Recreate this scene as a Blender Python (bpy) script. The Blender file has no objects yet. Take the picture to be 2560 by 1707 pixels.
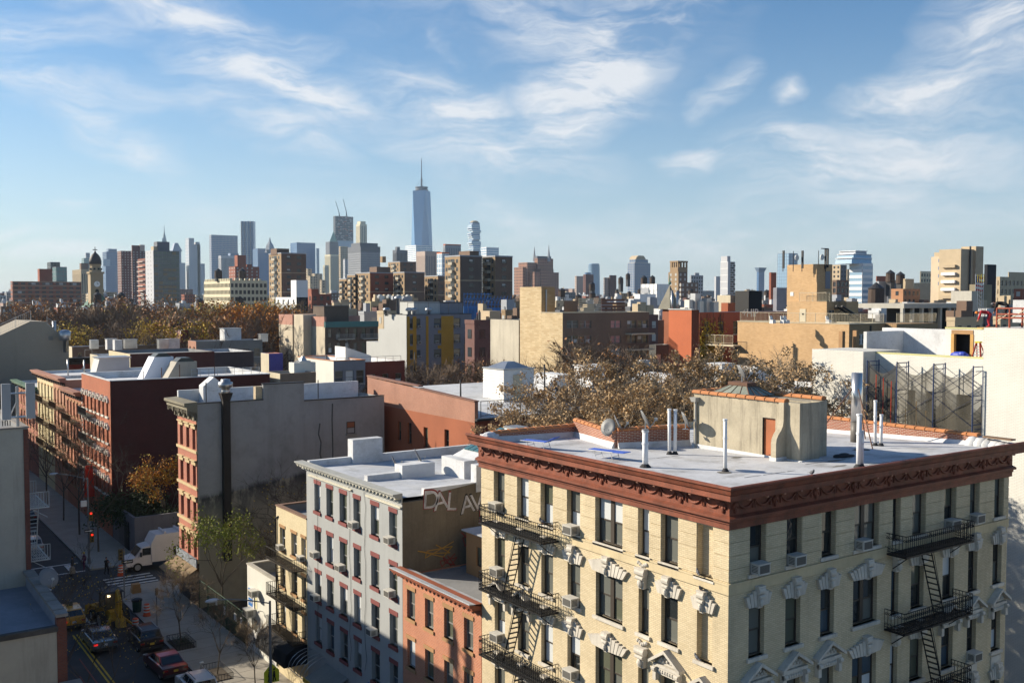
import bpy,bmesh,math,random
from mathutils import Vector,Matrix
R=math.radians
random.seed(7)
scene=bpy.context.scene
COL=scene.collection
# ------------------------------------------------------------------ camera, sky, sun, exposure
EYE=Vector((0,0,27.4)); YAW=R(34.9); PITCH=R(2.5); FPX=35/36*2560
cd=bpy.data.cameras.new('camera'); cd.lens=35; cd.sensor_width=36; cd.clip_start=0.3; cd.clip_end=30000
cam=bpy.data.objects.new('camera',cd); COL.objects.link(cam)
cam.location=EYE; cam.rotation_euler=(R(90)-PITCH,0,-YAW); scene.camera=cam
SUN_AZ=R(130)
SUN_EL=R(25)
wd=bpy.data.worlds.new('World'); scene.world=wd; wd.use_nodes=True
def world_nodes():
 nt=wd.node_tree; N=nt.nodes; L=nt.links; N.clear()
 out=N.new('ShaderNodeOutputWorld'); bg=N.new('ShaderNodeBackground'); bg.inputs[1].default_value=0.034
 sky=N.new('ShaderNodeTexSky'); sky.sky_type='NISHITA'; sky.sun_disc=False
 sky.sun_elevation=SUN_EL; sky.sun_rotation=R(90)-SUN_AZ
 sky.altitude=30; sky.air_density=1.0; sky.dust_density=0.25; sky.ozone_density=3.2
 tc=N.new('ShaderNodeTexCoord'); nrm=tc.outputs['Generated']
 def math_(op,a,b=None,c=None,clamp=False):
  n=N.new('ShaderNodeMath'); n.operation=op; n.use_clamp=clamp
  for i,v in enumerate((a,b,c)):
   if v is None:continue
   if isinstance(v,(int,float)):n.inputs[i].default_value=v
   else:L.new(v,n.inputs[i])
  return n.outputs[0]
 sp=N.new('ShaderNodeSeparateXYZ'); L.new(nrm,sp.inputs[0])
 x,y,z=sp.outputs
 az=math_('SUBTRACT',R(90),math_('ARCTAN2',y,x))
 el=math_('ARCSINE',z)
 cmb=N.new('ShaderNodeCombineXYZ'); L.new(math_('SUBTRACT',az,YAW),cmb.inputs[0]); L.new(el,cmb.inputs[1])
 ae=cmb.outputs[0]
 def noise(vec,scale,detail,rough,sx=1,sy=1,rot=0,loc=(0,0,0),dist=0):
  m=N.new('ShaderNodeMapping'); m.inputs['Rotation'].default_value=(0,0,rot); m.inputs['Scale'].default_value=(sx,sy,1); m.inputs['Location'].default_value=loc
  L.new(vec,m.inputs[0]); n=N.new('ShaderNodeTexNoise'); n.inputs['Scale'].default_value=scale; n.inputs['Detail'].default_value=detail
  n.inputs['Roughness'].default_value=rough; n.inputs['Distortion'].default_value=dist; L.new(m.outputs[0],n.inputs[0]); return n
 wn=noise(ae,5.0,4,.6,1,1.6)
 wv=N.new('ShaderNodeVectorMath'); wv.operation='MULTIPLY_ADD'
 wc=N.new('ShaderNodeVectorMath'); wc.operation='SUBTRACT'; L.new(wn.outputs['Color'],wc.inputs[0]); wc.inputs[1].default_value=(.5,.5,.5)
 L.new(wc.outputs[0],wv.inputs[0]); wv.inputs[1].default_value=(.13,.09,0); L.new(ae,wv.inputs[2]); wae=wv.outputs[0]
 def px(p,q):return(math.atan((p-1280)/FPX),math.atan((745-q)/FPX))
 banks=[(1480,190,330,170,-52,1.45),(1660,60,360,100,-40,.95),(1130,270,340,110,14,1.05),(1250,400,380,90,8,.9),(700,240,340,100,18,1.15),(640,330,300,80,20,.8),
 (430,60,500,90,14,.95),(560,110,260,40,8,.45),(80,150,340,60,-6,.75),(90,275,460,70,4,.8),(300,375,200,70,22,.85),(420,440,300,45,25,.32),
 (1770,240,120,52,-35,.95),(1935,255,75,50,-38,.95),(1725,425,95,45,-12,1.0),(2000,420,280,110,12,1.15),(2250,430,460,190,-12,.85),
 (2330,260,280,90,-10,1.1),(2500,130,200,240,40,1.0),(2450,300,260,80,-10,.5),(1830,590,620,80,0,.85),(2250,560,500,70,-6,.5),(1270,560,260,80,30,.6),
 (190,540,80,28,8,.8),(190,640,280,30,4,.6),(60,590,220,26,2,.5),(1330,60,420,150,30,.75),(1100,130,140,30,30,.5)]
 acc=None
 for(p,q,rx,ry,tilt,s)in banks:
  a,e=px(p,q); m=N.new('ShaderNodeMapping'); m.vector_type='TEXTURE'
  m.inputs['Location'].default_value=(a,e,0); m.inputs['Rotation'].default_value=(0,0,R(-tilt)); m.inputs['Scale'].default_value=(rx/FPX,ry/FPX,1)
  L.new(wae,m.inputs[0]); g=N.new('ShaderNodeTexGradient'); g.gradient_type='SPHERICAL'; L.new(m.outputs[0],g.inputs[0])
  v=math_('MULTIPLY',g.outputs['Fac'],s); acc=v if acc is None else math_('MAXIMUM',acc,v)
 gen=noise(ae,1.6,4,.6,1,2.6,R(12),(3.1,1.7,0),.6)
 genm=N.new('ShaderNodeMapRange'); genm.inputs[1].default_value=.52; genm.inputs[2].default_value=.78; L.new(gen.outputs['Fac'],genm.inputs[0])
 acc=math_('MAXIMUM',acc,math_('MULTIPLY',genm.outputs[0],.55))
 st=noise(wae,7.0,8,.66,.8,3.0,R(10),dist=.35); st2=noise(wae,12.0,8,.68,.7,2.8,R(-44),(5,2,0),.4)
 stm=math_('ADD',math_('MULTIPLY',st.outputs['Fac'],.55),math_('MULTIPLY',st2.outputs['Fac'],.45))
 mr=N.new('ShaderNodeMapRange'); mr.interpolation_type='SMOOTHSTEP'; mr.inputs[1].default_value=.38; mr.inputs[2].default_value=.66; L.new(stm,mr.inputs[0])
 den=math_('MULTIPLY',acc,math_('ADD',math_('MULTIPLY',mr.outputs[0],1.5),.08),clamp=True)
 den=math_('MULTIPLY',den,.86)
 veil=math_('MULTIPLY',math_('POWER',math_('SUBTRACT',1,math_('MULTIPLY',math_('ABSOLUTE',el),3.3,clamp=True)),1.7),.70)
 vm=N.new('ShaderNodeMix'); vm.data_type='RGBA'; L.new(veil,vm.inputs['Factor']); vm.inputs['B'].default_value=VEIL
 mix=N.new('ShaderNodeMix'); mix.data_type='RGBA'; L.new(den,mix.inputs['Factor'])
 hsv=N.new('ShaderNodeHueSaturation'); hsv.inputs['Saturation'].default_value=SKY_S; hsv.inputs['Value'].default_value=SKY_V; L.new(sky.outputs[0],hsv.inputs['Color'])
 L.new(hsv.outputs[0],vm.inputs['A']); L.new(vm.outputs['Result'],mix.inputs['A']); mix.inputs['B'].default_value=CLOUD
 L.new(mix.outputs['Result'],bg.inputs[0]); L.new(bg.outputs[0],out.inputs[0])
HAZE=0.00005; SKY_V=2.1; SKY_S=1.2; VEIL=(9.0,10.8,12.6,1); CLOUD=(14.5,14.7,15.0,1)
world_nodes()
wd.cycles.sampling_method='MANUAL'; wd.cycles.sample_map_resolution=256
sd=bpy.data.lights.new('sun','SUN'); sd.energy=5.0; sd.angle=R(0.53); sd.color=(1.0,.89,.72)
sun=bpy.data.objects.new('sun',sd); COL.objects.link(sun)
_s=Vector((math.cos(SUN_AZ)*math.cos(SUN_EL),math.sin(SUN_AZ)*math.cos(SUN_EL),math.sin(SUN_EL)))
sun.rotation_euler=_s.to_track_quat('Z','Y').to_euler(); sun.location=(0,0,300)
vs=scene.view_settings; vs.view_transform='Standard'; vs.look='None'; vs.gamma=1; vs.exposure=0.86; vs.use_curve_mapping=False
scene.cycles.volume_bounces=0; scene.cycles.max_bounces=6; scene.cycles.use_denoising=True
scene.cycles.sample_clamp_indirect=6
# ------------------------------------------------------------------ measuring: from a photo point at a known distance to metres
def ray(px,py):
 x=(px-1280)/FPX; y=-(py-853.5)/FPX
 cp,sp=math.cos(PITCH),math.sin(PITCH)
 d=Vector((x,cp+y*sp,-sp+y*cp))
 c,s=math.cos(-YAW),math.sin(-YAW)
 return Vector((c*d.x-s*d.y,s*d.x+c*d.y,d.z))
def PX(px,py,X):d=ray(px,py); return EYE+d*(X/d.x)
def PY(px,py,Y):d=ray(px,py); return EYE+d*(Y/d.y)
def PZ(px,py,Z):d=ray(px,py); return EYE+d*((Z-EYE.z)/d.z)
def PD(px,py,D):return EYE+ray(px,py)*D
def corner(xl,xc,xr,yt,D):
 """near corner at photo column xc and depth D; left face ends at xl, right face at xr; top at row yt"""
 c=PD(xc,yt,D); X0,Y0=c.x,c.y
 Y1=PX(xl,yt,X0).y if xl<xc else Y0+12
 X1=PY(xr,yt,Y0).x if xr>xc else X0+12
 return X0,X1,Y0,Y1,c.z
# ------------------------------------------------------------------ materials
MATS={}
def _nt(name):
 m=bpy.data.materials.new(name); m.use_nodes=True; nt=m.node_tree
 b=nt.nodes['Principled BSDF']; return m,nt,nt.nodes,nt.links,b
def _noise(N,L,vec,scale,detail=4,rough=.6,sc=(1,1,1)):
 mp=N.new('ShaderNodeMapping'); mp.inputs['Scale'].default_value=sc; L.new(vec,mp.inputs[0])
 n=N.new('ShaderNodeTexNoise'); n.inputs['Scale'].default_value=scale; n.inputs['Detail'].default_value=detail; n.inputs['Roughness'].default_value=rough
 L.new(mp.outputs[0],n.inputs[0]); return n.outputs['Fac']
def _mixc(N,L,fac,a,b,mode='MIX'):
 m=N.new('ShaderNodeMix'); m.data_type='RGBA'; m.blend_type=mode
 if isinstance(fac,(int,float)):m.inputs['Factor'].default_value=fac
 else:L.new(fac,m.inputs['Factor'])
 for k,v in(('A',a),('B',b)):
  if isinstance(v,(tuple,list)):m.inputs[k].default_value=(*v[:3],1)
  else:L.new(v,m.inputs[k])
 return m.outputs['Result']
def _range(N,L,v,a,b,c=0,d=1):
 n=N.new('ShaderNodeMapRange'); n.inputs[1].default_value=a; n.inputs[2].default_value=b; n.inputs[3].default_value=c; n.inputs[4].default_value=d
 L.new(v,n.inputs[0]); return n.outputs[0]
def _wear(N,L,pos,col,var,streak,scale):
 """mottling, vertical rain streaks and patches of soiling"""
 a=_range(N,L,_noise(N,L,pos,.35*scale,5,.6),.3,.7)
 c=_mixc(N,L,a,[k*(1-var)for k in col]if isinstance(col,(tuple,list))else col,[min(1,k*(1+var))for k in col]if isinstance(col,(tuple,list))else col)
 f=_range(N,L,_noise(N,L,pos,6*scale,6,.65),.25,.75,1-var*.7,1+var*.3)
 g=N.new('ShaderNodeVectorMath'); g.operation='SCALE'; L.new(c,g.inputs[0]); L.new(f,g.inputs['Scale']); c=g.outputs[0]
 if streak:
  s=_range(N,L,_noise(N,L,pos,1.6*scale,5,.7,(1,1,.09)),.5,.78,0,streak)
  c=_mixc(N,L,s,c,(.045,.04,.036))
 return c
def mat(name,col,rough=.8,var=.12,streak=0,scale=1,bump=0,metal=0,spec=.3,bscale=20):
 if name in MATS:return MATS[name]
 m,nt,N,L,b=_nt(name); g=N.new('ShaderNodeNewGeometry'); pos=g.outputs['Position']
 L.new(_wear(N,L,pos,col,var,streak,scale),b.inputs['Base Color'])
 b.inputs['Roughness'].default_value=rough; b.inputs['Metallic'].default_value=metal; b.inputs['Specular IOR Level'].default_value=spec
 if bump:
  bp=N.new('ShaderNodeBump'); bp.inputs['Strength'].default_value=bump; bp.inputs['Distance'].default_value=.03
  L.new(_noise(N,L,pos,bscale,5,.6),bp.inputs['Height']); L.new(bp.outputs[0],b.inputs['Normal'])
 MATS[name]=m; return m
def brick(name,c1,c2,mortar,bw=.21,bh=.072,ms=.011,var=.12,streak=.1,rough=.88,bump=.5,patch=None):
 if name in MATS:return MATS[name]
 m,nt,N,L,b=_nt(name); g=N.new('ShaderNodeNewGeometry'); pos=g.outputs['Position']
 s=N.new('ShaderNodeSeparateXYZ'); L.new(pos,s.inputs[0]); a=N.new('ShaderNodeMath'); L.new(s.outputs[0],a.inputs[0]); L.new(s.outputs[1],a.inputs[1])
 c=N.new('ShaderNodeCombineXYZ'); L.new(a.outputs[0],c.inputs[0]); L.new(s.outputs[2],c.inputs[1])
 t=N.new('ShaderNodeTexBrick'); L.new(c.outputs[0],t.inputs[0]); t.inputs['Scale'].default_value=1; t.inputs['Brick Width'].default_value=bw; t.inputs['Row Height'].default_value=bh
 t.inputs['Mortar Size'].default_value=ms; t.inputs['Mortar Smooth'].default_value=.3; t.inputs['Bias'].default_value=-.1
 t.inputs['Color1'].default_value=(*c1,1); t.inputs['Color2'].default_value=(*c2,1); t.inputs['Mortar'].default_value=(*mortar,1)
 col=t.outputs['Color']
 if patch:
  col=_mixc(N,L,_range(N,L,_noise(N,L,pos,.5,6,.7),.56,.62),col,patch)
 v=_range(N,L,_noise(N,L,pos,.4,5,.6),.3,.7,1-var,1+var); gg=N.new('ShaderNodeVectorMath'); gg.operation='SCALE'; L.new(col,gg.inputs[0]); L.new(v,gg.inputs['Scale']); col=gg.outputs[0]
 if streak:col=_mixc(N,L,_range(N,L,_noise(N,L,pos,1.5,5,.7,(1,1,.1)),.52,.8,0,streak),col,(.05,.045,.04))
 L.new(col,b.inputs['Base Color']); b.inputs['Roughness'].default_value=rough; b.inputs['Specular IOR Level'].default_value=.25
 if bump:
  bp=N.new('ShaderNodeBump'); bp.inputs['Strength'].default_value=bump; bp.inputs['Distance'].default_value=.012; bp.invert=True
  L.new(t.outputs['Fac'],bp.inputs['Height']); L.new(bp.outputs[0],b.inputs['Normal'])
 MATS[name]=m; return m
def glass(name,col=(.02,.025,.03),rough=.06,spec=.6,wav=.15):
 if name in MATS:return MATS[name]
 m,nt,N,L,b=_nt(name); b.inputs['Base Color'].default_value=(*col,1); b.inputs['Roughness'].default_value=rough; b.inputs['Specular IOR Level'].default_value=spec
 if wav:
  g=N.new('ShaderNodeNewGeometry'); bp=N.new('ShaderNodeBump'); bp.inputs['Strength'].default_value=wav; bp.inputs['Distance'].default_value=.05
  L.new(_noise(N,L,g.outputs['Position'],1.4,3,.5),bp.inputs['Height']); L.new(bp.outputs[0],b.inputs['Normal'])
 MATS[name]=m; return m
def leafmat(name,c1,c2,transl=.25):
 if name in MATS:return MATS[name]
 m,nt,N,L,b=_nt(name); g=N.new('ShaderNodeNewGeometry')
 f=_range(N,L,_noise(N,L,g.outputs['Position'],1.1,5,.7),.3,.7); L.new(_mixc(N,L,f,c1,c2),b.inputs['Base Color'])
 b.inputs['Roughness'].default_value=.75; b.inputs['Specular IOR Level'].default_value=.2
 MATS[name]=m; return m
# ------------------------------------------------------------------ mesh building
WLOC={}
class MB:
 def __init__(s):s.v=[]; s.f=[]; s.m=[]; s.cur=0
 def quad(s,a,b,c,d):
  i=len(s.v); s.v+=[tuple(a),tuple(b),tuple(c),tuple(d)]; s.f.append((i,i+1,i+2,i+3)); s.m.append(s.cur); return s
 def tri(s,a,b,c):
  i=len(s.v); s.v+=[tuple(a),tuple(b),tuple(c)]; s.f.append((i,i+1,i+2)); s.m.append(s.cur); return s
 def hexa(s,p):
  i=len(s.v); s.v+=[tuple(q)for q in p]
  for f in((3,2,1,0),(4,5,6,7),(0,1,5,4),(1,2,6,5),(2,3,7,6),(3,0,4,7)):
   s.f.append(tuple(i+k for k in f)); s.m.append(s.cur)
  return s
 def box(s,x0,y0,z0,x1,y1,z1):
  if x0>x1:x0,x1=x1,x0
  if y0>y1:y0,y1=y1,y0
  if z0>z1:z0,z1=z1,z0
  return s.hexa([(x0,y0,z0),(x1,y0,z0),(x1,y1,z0),(x0,y1,z0),(x0,y0,z1),(x1,y0,z1),(x1,y1,z1),(x0,y1,z1)])
 def prism(s,poly,d):
  """closed polygon (3-D points, counter-clockwise seen against d) swept by vector d"""
  n=len(poly); i=len(s.v); d=Vector(d)
  s.v+=[tuple(p)for p in poly]+[tuple(Vector(p)+d)for p in poly]
  s.f.append(tuple(i+k for k in range(n))[::-1]); s.m.append(s.cur); s.f.append(tuple(i+n+k for k in range(n))); s.m.append(s.cur)
  for k in range(n):
   q=(k+1)%n; s.f.append((i+k,i+q,i+n+q,i+n+k)); s.m.append(s.cur)
  return s
 def tube(s,p0,p1,r0,r1=None,n=8,cap=True):
  p0,p1=Vector(p0),Vector(p1); r1=r0 if r1 is None else r1
  d=(p1-p0)
  if d.length<1e-6:return s
  d.normalize(); a=d.orthogonal().normalized(); b=d.cross(a); i=len(s.v)
  for p,r in((p0,r0),(p1,r1)):
   for k in range(n):
    t=2*math.pi*(k+.5)/n; s.v.append(tuple(p+a*(math.cos(t)*r)+b*(math.sin(t)*r)))
  for k in range(n):
   q=(k+1)%n; s.f.append((i+k,i+q,i+n+q,i+n+k)); s.m.append(s.cur)
  if cap:
   s.f.append(tuple(i+k for k in range(n))[::-1]); s.m.append(s.cur); s.f.append(tuple(i+n+k for k in range(n))); s.m.append(s.cur)
  return s
 def path(s,pts,r,n=6):
  for a,b in zip(pts,pts[1:]):s.tube(a,b,r,r,n)
  return s
 def bar(s,p0,p1,w,h=None):
  """square bar"""
  return s.tube(p0,p1,w*.707,w*.707,4)
 def lathe(s,c,prof,n=16,ax='z'):
  i=len(s.v); c=Vector(c)
  for(r,h)in prof:
   for k in range(n):
    t=2*math.pi*k/n
    q=Vector((r*math.cos(t),r*math.sin(t),h))
    if ax=='y':q=Vector((q.x,-q.z,q.y))
    if ax=='x':q=Vector((q.z,q.x,q.y))
    s.v.append(tuple(c+q))
  for j in range(len(prof)-1):
   for k in range(n):
    q=(k+1)%n; s.f.append((i+j*n+k,i+j*n+q,i+(j+1)*n+q,i+(j+1)*n+k)); s.m.append(s.cur)
  s.f.append(tuple(i+k for k in range(n))[::-1]); s.m.append(s.cur)
  j=len(prof)-1; s.f.append(tuple(i+j*n+k for k in range(n))); s.m.append(s.cur)
  return s
 def ell(s,c,rx,ry,rz,n=10,m=6,rot=None):
  i=len(s.v); c=Vector(c)
  for j in range(m+1):
   p=math.pi*j/m-math.pi/2
   for k in range(n):
    t=2*math.pi*k/n; q=Vector((rx*math.cos(p)*math.cos(t),ry*math.cos(p)*math.sin(t),rz*math.sin(p)))
    if rot:q.rotate(rot)
    s.v.append(tuple(c+q))
  for j in range(m):
   for k in range(n):
    q=(k+1)%n; s.f.append((i+j*n+k,i+j*n+q,i+(j+1)*n+q,i+(j+1)*n+k)); s.m.append(s.cur)
  return s
 def mesh(s,name,mats,off=(0,0,0),smooth=False):
  me=bpy.data.meshes.new(name); o=Vector(off)
  me.from_pydata([(v[0]-o.x,v[1]-o.y,v[2]-o.z)for v in s.v],[],s.f)
  if not isinstance(mats,(list,tuple)):mats=[mats]
  for mt in mats:me.materials.append(mt)
  if len(mats)>1:me.polygons.foreach_set('material_index',s.m)
  if smooth:me.polygons.foreach_set('use_smooth',[True]*len(s.f))
  return me
def link(o,parent=None,w=None):
 COL.objects.link(o)
 if w is None:w=Vector((0,0,0))if parent is None else WLOC[parent]
 w=Vector(w); WLOC[o]=w
 if parent is not None:
  o.parent=parent; o.location=w-WLOC[parent]
 else:o.location=w
 return o
def thing(name,label,cat,loc=(0,0,0),group=None,kind=None):
 o=bpy.data.objects.new(name,None); o.empty_display_size=.5; link(o,None,loc); return tag(o,label,cat,group,kind)
def tag(o,label=None,cat=None,group=None,kind=None):
 for k,v in(('label',label),('category',cat),('group',group),('kind',kind)):
  if v:o[k]=v
 return o
def part(parent,name,mb,mats,smooth=False,label=None,kind=None):
 """mb holds world coordinates"""
 off=WLOC[parent]if parent is not None else(0,0,0)
 o=bpy.data.objects.new(name,mb.mesh(name,mats,off,smooth)); link(o,parent,off)
 return tag(o,label,None,None,kind)
def solo(name,label,cat,mb,mats,smooth=False,group=None,kind=None,base=None):
 if base is None:
  n=len(mb.v); base=(sum(v[0]for v in mb.v)/n,sum(v[1]for v in mb.v)/n,min(v[2]for v in mb.v))
 o=bpy.data.objects.new(name,mb.mesh(name,mats,base,smooth)); link(o,None,base); return tag(o,label,cat,group,kind)
def inst(parent,name,me,w,rz=0,sc=None,rot=None):
 o=bpy.data.objects.new(name,me); link(o,parent,w); o.rotation_euler=rot if rot else(0,0,rz)
 if sc:o.scale=(sc,sc,sc)if isinstance(sc,(int,float))else sc
 return o
class Face:
 """a wall plane: 'L' faces -X at X=c (s runs along Y), 'F' faces -Y at Y=c (s runs along X)"""
 def __init__(s,kind,c):s.k=kind; s.c=c; s.rz=-R(90)if kind=='L' else 0
 def p(s,a,z,out=0):return Vector((s.c-out,a,z))if s.k=='L' else Vector((a,s.c-out,z))
 def box(s,mb,a0,a1,z0,z1,o0,o1):
  if s.k=='L':mb.box(s.c-o1,a0,z0,s.c-o0,a1,z1)
  else:mb.box(a0,s.c-o1,z0,a1,s.c-o0,z1)
 def quad(s,mb,a0,a1,z0,z1,out=0):
  a,b=(a1,a0)if s.k=='L' else(a0,a1)
  mb.quad(s.p(a,z0,out),s.p(b,z0,out),s.p(b,z1,out),s.p(a,z1,out))
 def wall(s,mb,a0,a1,z0,z1,holes,depth=.25):
  """flat wall with openings and their reveals"""
  if a0>a1:a0,a1=a1,a0
  hs=[(max(a0,min(h[0],h[1])),min(a1,max(h[0],h[1])),max(z0,h[2]),min(z1,h[3]))for h in holes]
  hs=[h for h in hs if h[1]>h[0]and h[3]>h[2]]
  us=sorted({round(q,4)for h in hs for q in h[:2]}|{a0,a1}); zs=sorted({round(q,4)for h in hs for q in h[2:]}|{z0,z1})
  for i in range(len(us)-1):
   run=None
   for j in range(len(zs)-1):
    cu,cz=(us[i]+us[i+1])/2,(zs[j]+zs[j+1])/2
    inside=any(h[0]<cu<h[1]and h[2]<cz<h[3]for h in hs)
    if not inside and run is None:run=zs[j]
    if inside and run is not None:s.quad(mb,us[i],us[i+1],run,zs[j]); run=None
   if run is not None:s.quad(mb,us[i],us[i+1],run,zs[-1])
  for(b0,b1,c0,c1)in hs:
   P=lambda a,z,o:s.p(a,z,o)
   q=[(b0,c0),(b1,c0),(b1,c1),(b0,c1)]
   for k in range(4):
    (u0,w0),(u1,w1)=q[k],q[(k+1)%4]
    pts=[P(u0,w0,0),P(u1,w1,0),P(u1,w1,-depth),P(u0,w0,-depth)]
    if s.k=='L':pts=pts[::-1]
    mb.quad(*pts[::-1])
MESHC={}
def win_meshes(w,h,double,fm,t=.06,split=.5):
 key=(round(w,2),round(h,2),double,fm.name,split)
 if key in MESHC:return MESHC[key]
 f=MB(); d=.09
 f.box(-w/2,0,0,-w/2+t,d,h); f.box(w/2-t,0,0,w/2,d,h); f.box(-w/2+t,0,0,w/2-t,d,t); f.box(-w/2+t,0,h-t,w/2-t,d,h)
 panes=[]
 cols=[(-w/2+t,w/2-t)]
 if double:
  f.box(-.11,-.02,t,.11,d,h-t); cols=[(-w/2+t,-.11),(.11,w/2-t)]
 hm=h*split
 for a,b in cols:
  f.box(a,.015,hm-.035,b,d,hm+.035)
  lo=MB().quad((a,.06,t),(b,.06,t),(b,.06,hm-.035),(a,.06,hm-.035)); up=MB().quad((a,.03,hm+.035),(b,.03,hm+.035),(b,.03,h-t),(a,.03,h-t))
  panes+=[(lo,(a+b)/2),(up,(a+b)/2)]
 MESHC[key]=(f.mesh('window',fm),panes,{}); return MESHC[key]
def pane_mesh(key_t,i,gm):
 me,panes,cache=key_t
 if(i,gm.name)not in cache:cache[(i,gm.name)]=panes[i][0].mesh('pane',gm)
 return cache[(i,gm.name)]
# ------------------------------------------------------------------ shared palette
M_STONE=mat('pale_stone',(.55,.51,.44),.85,.15,.35,3,.3)
M_WHITE=mat('white_paint',(.66,.65,.62),.6,.06,.08)
M_BLACK=mat('black_iron',(.012,.012,.013),.55,.1)
M_DARK=mat('dark_metal',(.035,.035,.038),.5,.15)
M_GALV=mat('galvanised',(.42,.43,.44),.38,.15,.1,2,0,.8)
M_PIPE=mat('painted_pipe',(.70,.71,.72),.45,.08,.12,3)
M_ROOFS=mat('silver_roof',(.40,.42,.45),.72,.10,.0,.9,.25,0,.3,3)
M_ROOFW=mat('white_roof',(.56,.57,.58),.75,.16,.0,.8,.25,0,.3,3)
M_ROOFG=mat('grey_roof',(.20,.205,.21),.9,.2,0,.7)
M_ROOFK=mat('black_roof',(.05,.05,.055),.85,.25,0,.7)
M_TAR=mat('tar',(.03,.03,.032),.8,.2)
M_TERRA=mat('terracotta',(.46,.19,.075),.7,.22,.1,4)
M_FRAME=mat('brown_window_frame',(.055,.045,.036),.5,.1)
M_FRAMEW=mat('white_window_frame',(.66,.65,.62),.5,.06)
M_FRAMEG=mat('grey_window_frame',(.22,.22,.21),.5,.1)
M_AC=mat('ac_enamel',(.52,.50,.45),.5,.1,.15,4)
M_ACG=mat('ac_grille',(.10,.095,.085),.7,.1)
G_DARK=glass('window_glass',(.022,.026,.028),.05,.7)
G_MID=glass('window_glass_curtain',(.13,.135,.12),.10,.55)
G_BLIND=mat('window_blind',(.52,.54,.54),.35,.04)
G_OLIVE=glass('window_glass_olive',(.10,.105,.075),.08,.6)
G_BLUE=glass('window_glass_blue',(.05,.075,.10),.05,.7)
GL_L=[G_MID,G_MID,G_OLIVE,G_MID,G_BLIND,G_DARK]
GL_D=[G_DARK,G_DARK,G_DARK,G_MID,G_OLIVE,G_BLIND,G_BLUE]
ORD=['first','second','third','fourth','fifth','sixth','seventh','eighth','ninth','tenth','eleventh','twelfth']
RW=random.Random(3)
def window(parent,F,s0,s1,z0,z1,fm=None,rec=.2,double=False,gl=None,split=.5,simple=False):
 fm=fm or M_FRAME; gl=gl or GL_D; w,h=abs(s1-s0),z1-z0
 k=win_meshes(w,h,double,fm,.06 if w>.6 else .04,split)
 c=F.p((s0+s1)/2,z0,-rec); o=inst(parent,'window',k[0],c,F.rz)
 g=RW.choice(gl)
 for i in range(len(k[1])):
  gm=g if RW.random()<.75 else RW.choice(gl)
  p=bpy.data.objects.new('pane',pane_mesh(k,i,gm)); p.parent=o; COL.objects.link(p)
 return o
def sill(parent,F,s0,s1,z,m=None,ov=.12,th=.14,out=.1,name='sill'):
 mb=MB(); a,b=min(s0,s1)-ov,max(s0,s1)+ov; F.box(mb,a,b,z-th,z,-.18,out); return part(parent,name,mb,m or M_STONE)
def ac_mesh():
 if 'ac' in MESHC:return MESHC['ac']
 a=MB(); a.box(-.31,-.36,0,.31,.12,.40); a.box(-.33,-.375,.385,.33,.10,.41)
 g=MB(); g.box(-.26,-.372,.05,.26,-.362,.35)
 for i in range(5):g.box(.312,-.30,.08+i*.055,.318,-.02,.11+i*.055)
 for i in range(5):g.box(-.318,-.30,.08+i*.055,-.312,-.02,.11+i*.055)
 MESHC['ac']=(a.mesh('case',M_AC),g.mesh('grille',M_ACG)); return MESHC['ac']
def aircon(F,s,z,label,group,out=.05,sc=1):
 o=thing('air_conditioner',label,'air conditioner',F.p(s,z,out),group); o.rotation_euler=(0,0,F.rz); o.scale=(sc,sc,sc)
 for n,me in zip(('case','grille'),ac_mesh()):
  c=bpy.data.objects.new(n,me); c.parent=o; COL.objects.link(c)
 return o
def dish(loc,label,rz,tilt=R(35),r=.42,mast=.8,col=None):
 t=thing('satellite_dish',label,'satellite dish',loc,'satellite dishes'); t.rotation_euler=(0,0,rz)
 def ch(n,mb,m,sm=False):
  o=bpy.data.objects.new(n,mb.mesh(n,m,(0,0,0),sm)); o.parent=t; COL.objects.link(o)
 ch('mast',MB().tube((0,0,0),(0,0,mast),.03,.03,8).box(-.12,-.12,0,.12,.12,.02),M_GALV)
 d=MB(); rot=Matrix.Rotation(R(90)-tilt,3,'X'); n=20
 prof=[(0.001,-.07),(r*.5,-.05),(r,0),(r,.012),(r*.5,-.03),(0.001,-.045)]
 i0=0
 for(q,hh)in prof:
  for k in range(n):
   a=2*math.pi*k/n; d.v.append(tuple(rot@Vector((q*math.cos(a),q*1.08*math.sin(a),hh))+Vector((0,0,mast+.1))))
 for j in range(len(prof)-1):
  for k in range(n):
   q=(k+1)%n; d.f.append((j*n+k,j*n+q,(j+1)*n+q,(j+1)*n+k)); d.m.append(0)
 ch('reflector',d,col or mat('dish_grey',(.17,.175,.18),.5,.1),True)
 e=rot@Vector((0,0,.5))+Vector((0,0,mast-.15)); b=rot@Vector((0,-r,0))+Vector((0,0,mast+.1))
 ch('feed_arm',MB().tube(b,e,.018,.018,6),M_GALV); ch('receiver',MB().box(e.x-.05,e.y-.06,e.z-.05,e.x+.05,e.y+.06,e.z+.07),M_AC)
 return t
def pipe(x,y,z0,z1,label,r=.085,coll=True,mt=None):
 t=thing('vent_pipe',label,'vent pipe',(x,y,z0),'roof vent pipes'); mt=mt or M_PIPE; lean=random.uniform(-.02,.02)*(z1-z0)
 part(t,'pipe',MB().tube((x,y,z0),(x+lean,y,z1),r,r,14),mt,True)
 c=MB()
 if coll:
  for zz in(z0+(z1-z0)*.62,z1-.07):f=(zz-z0)/(z1-z0); c.tube((x+lean*f,y,zz),(x+lean*f,y,zz+.08),r*1.22,r*1.22,14)
  part(t,'collar',c,mt)
 part(t,'flashing',MB().lathe((x,y,z0-.05),[(r*2.2,0),(r*2,.08),(r*1.05,.2)],12),M_TAR); return t
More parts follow.
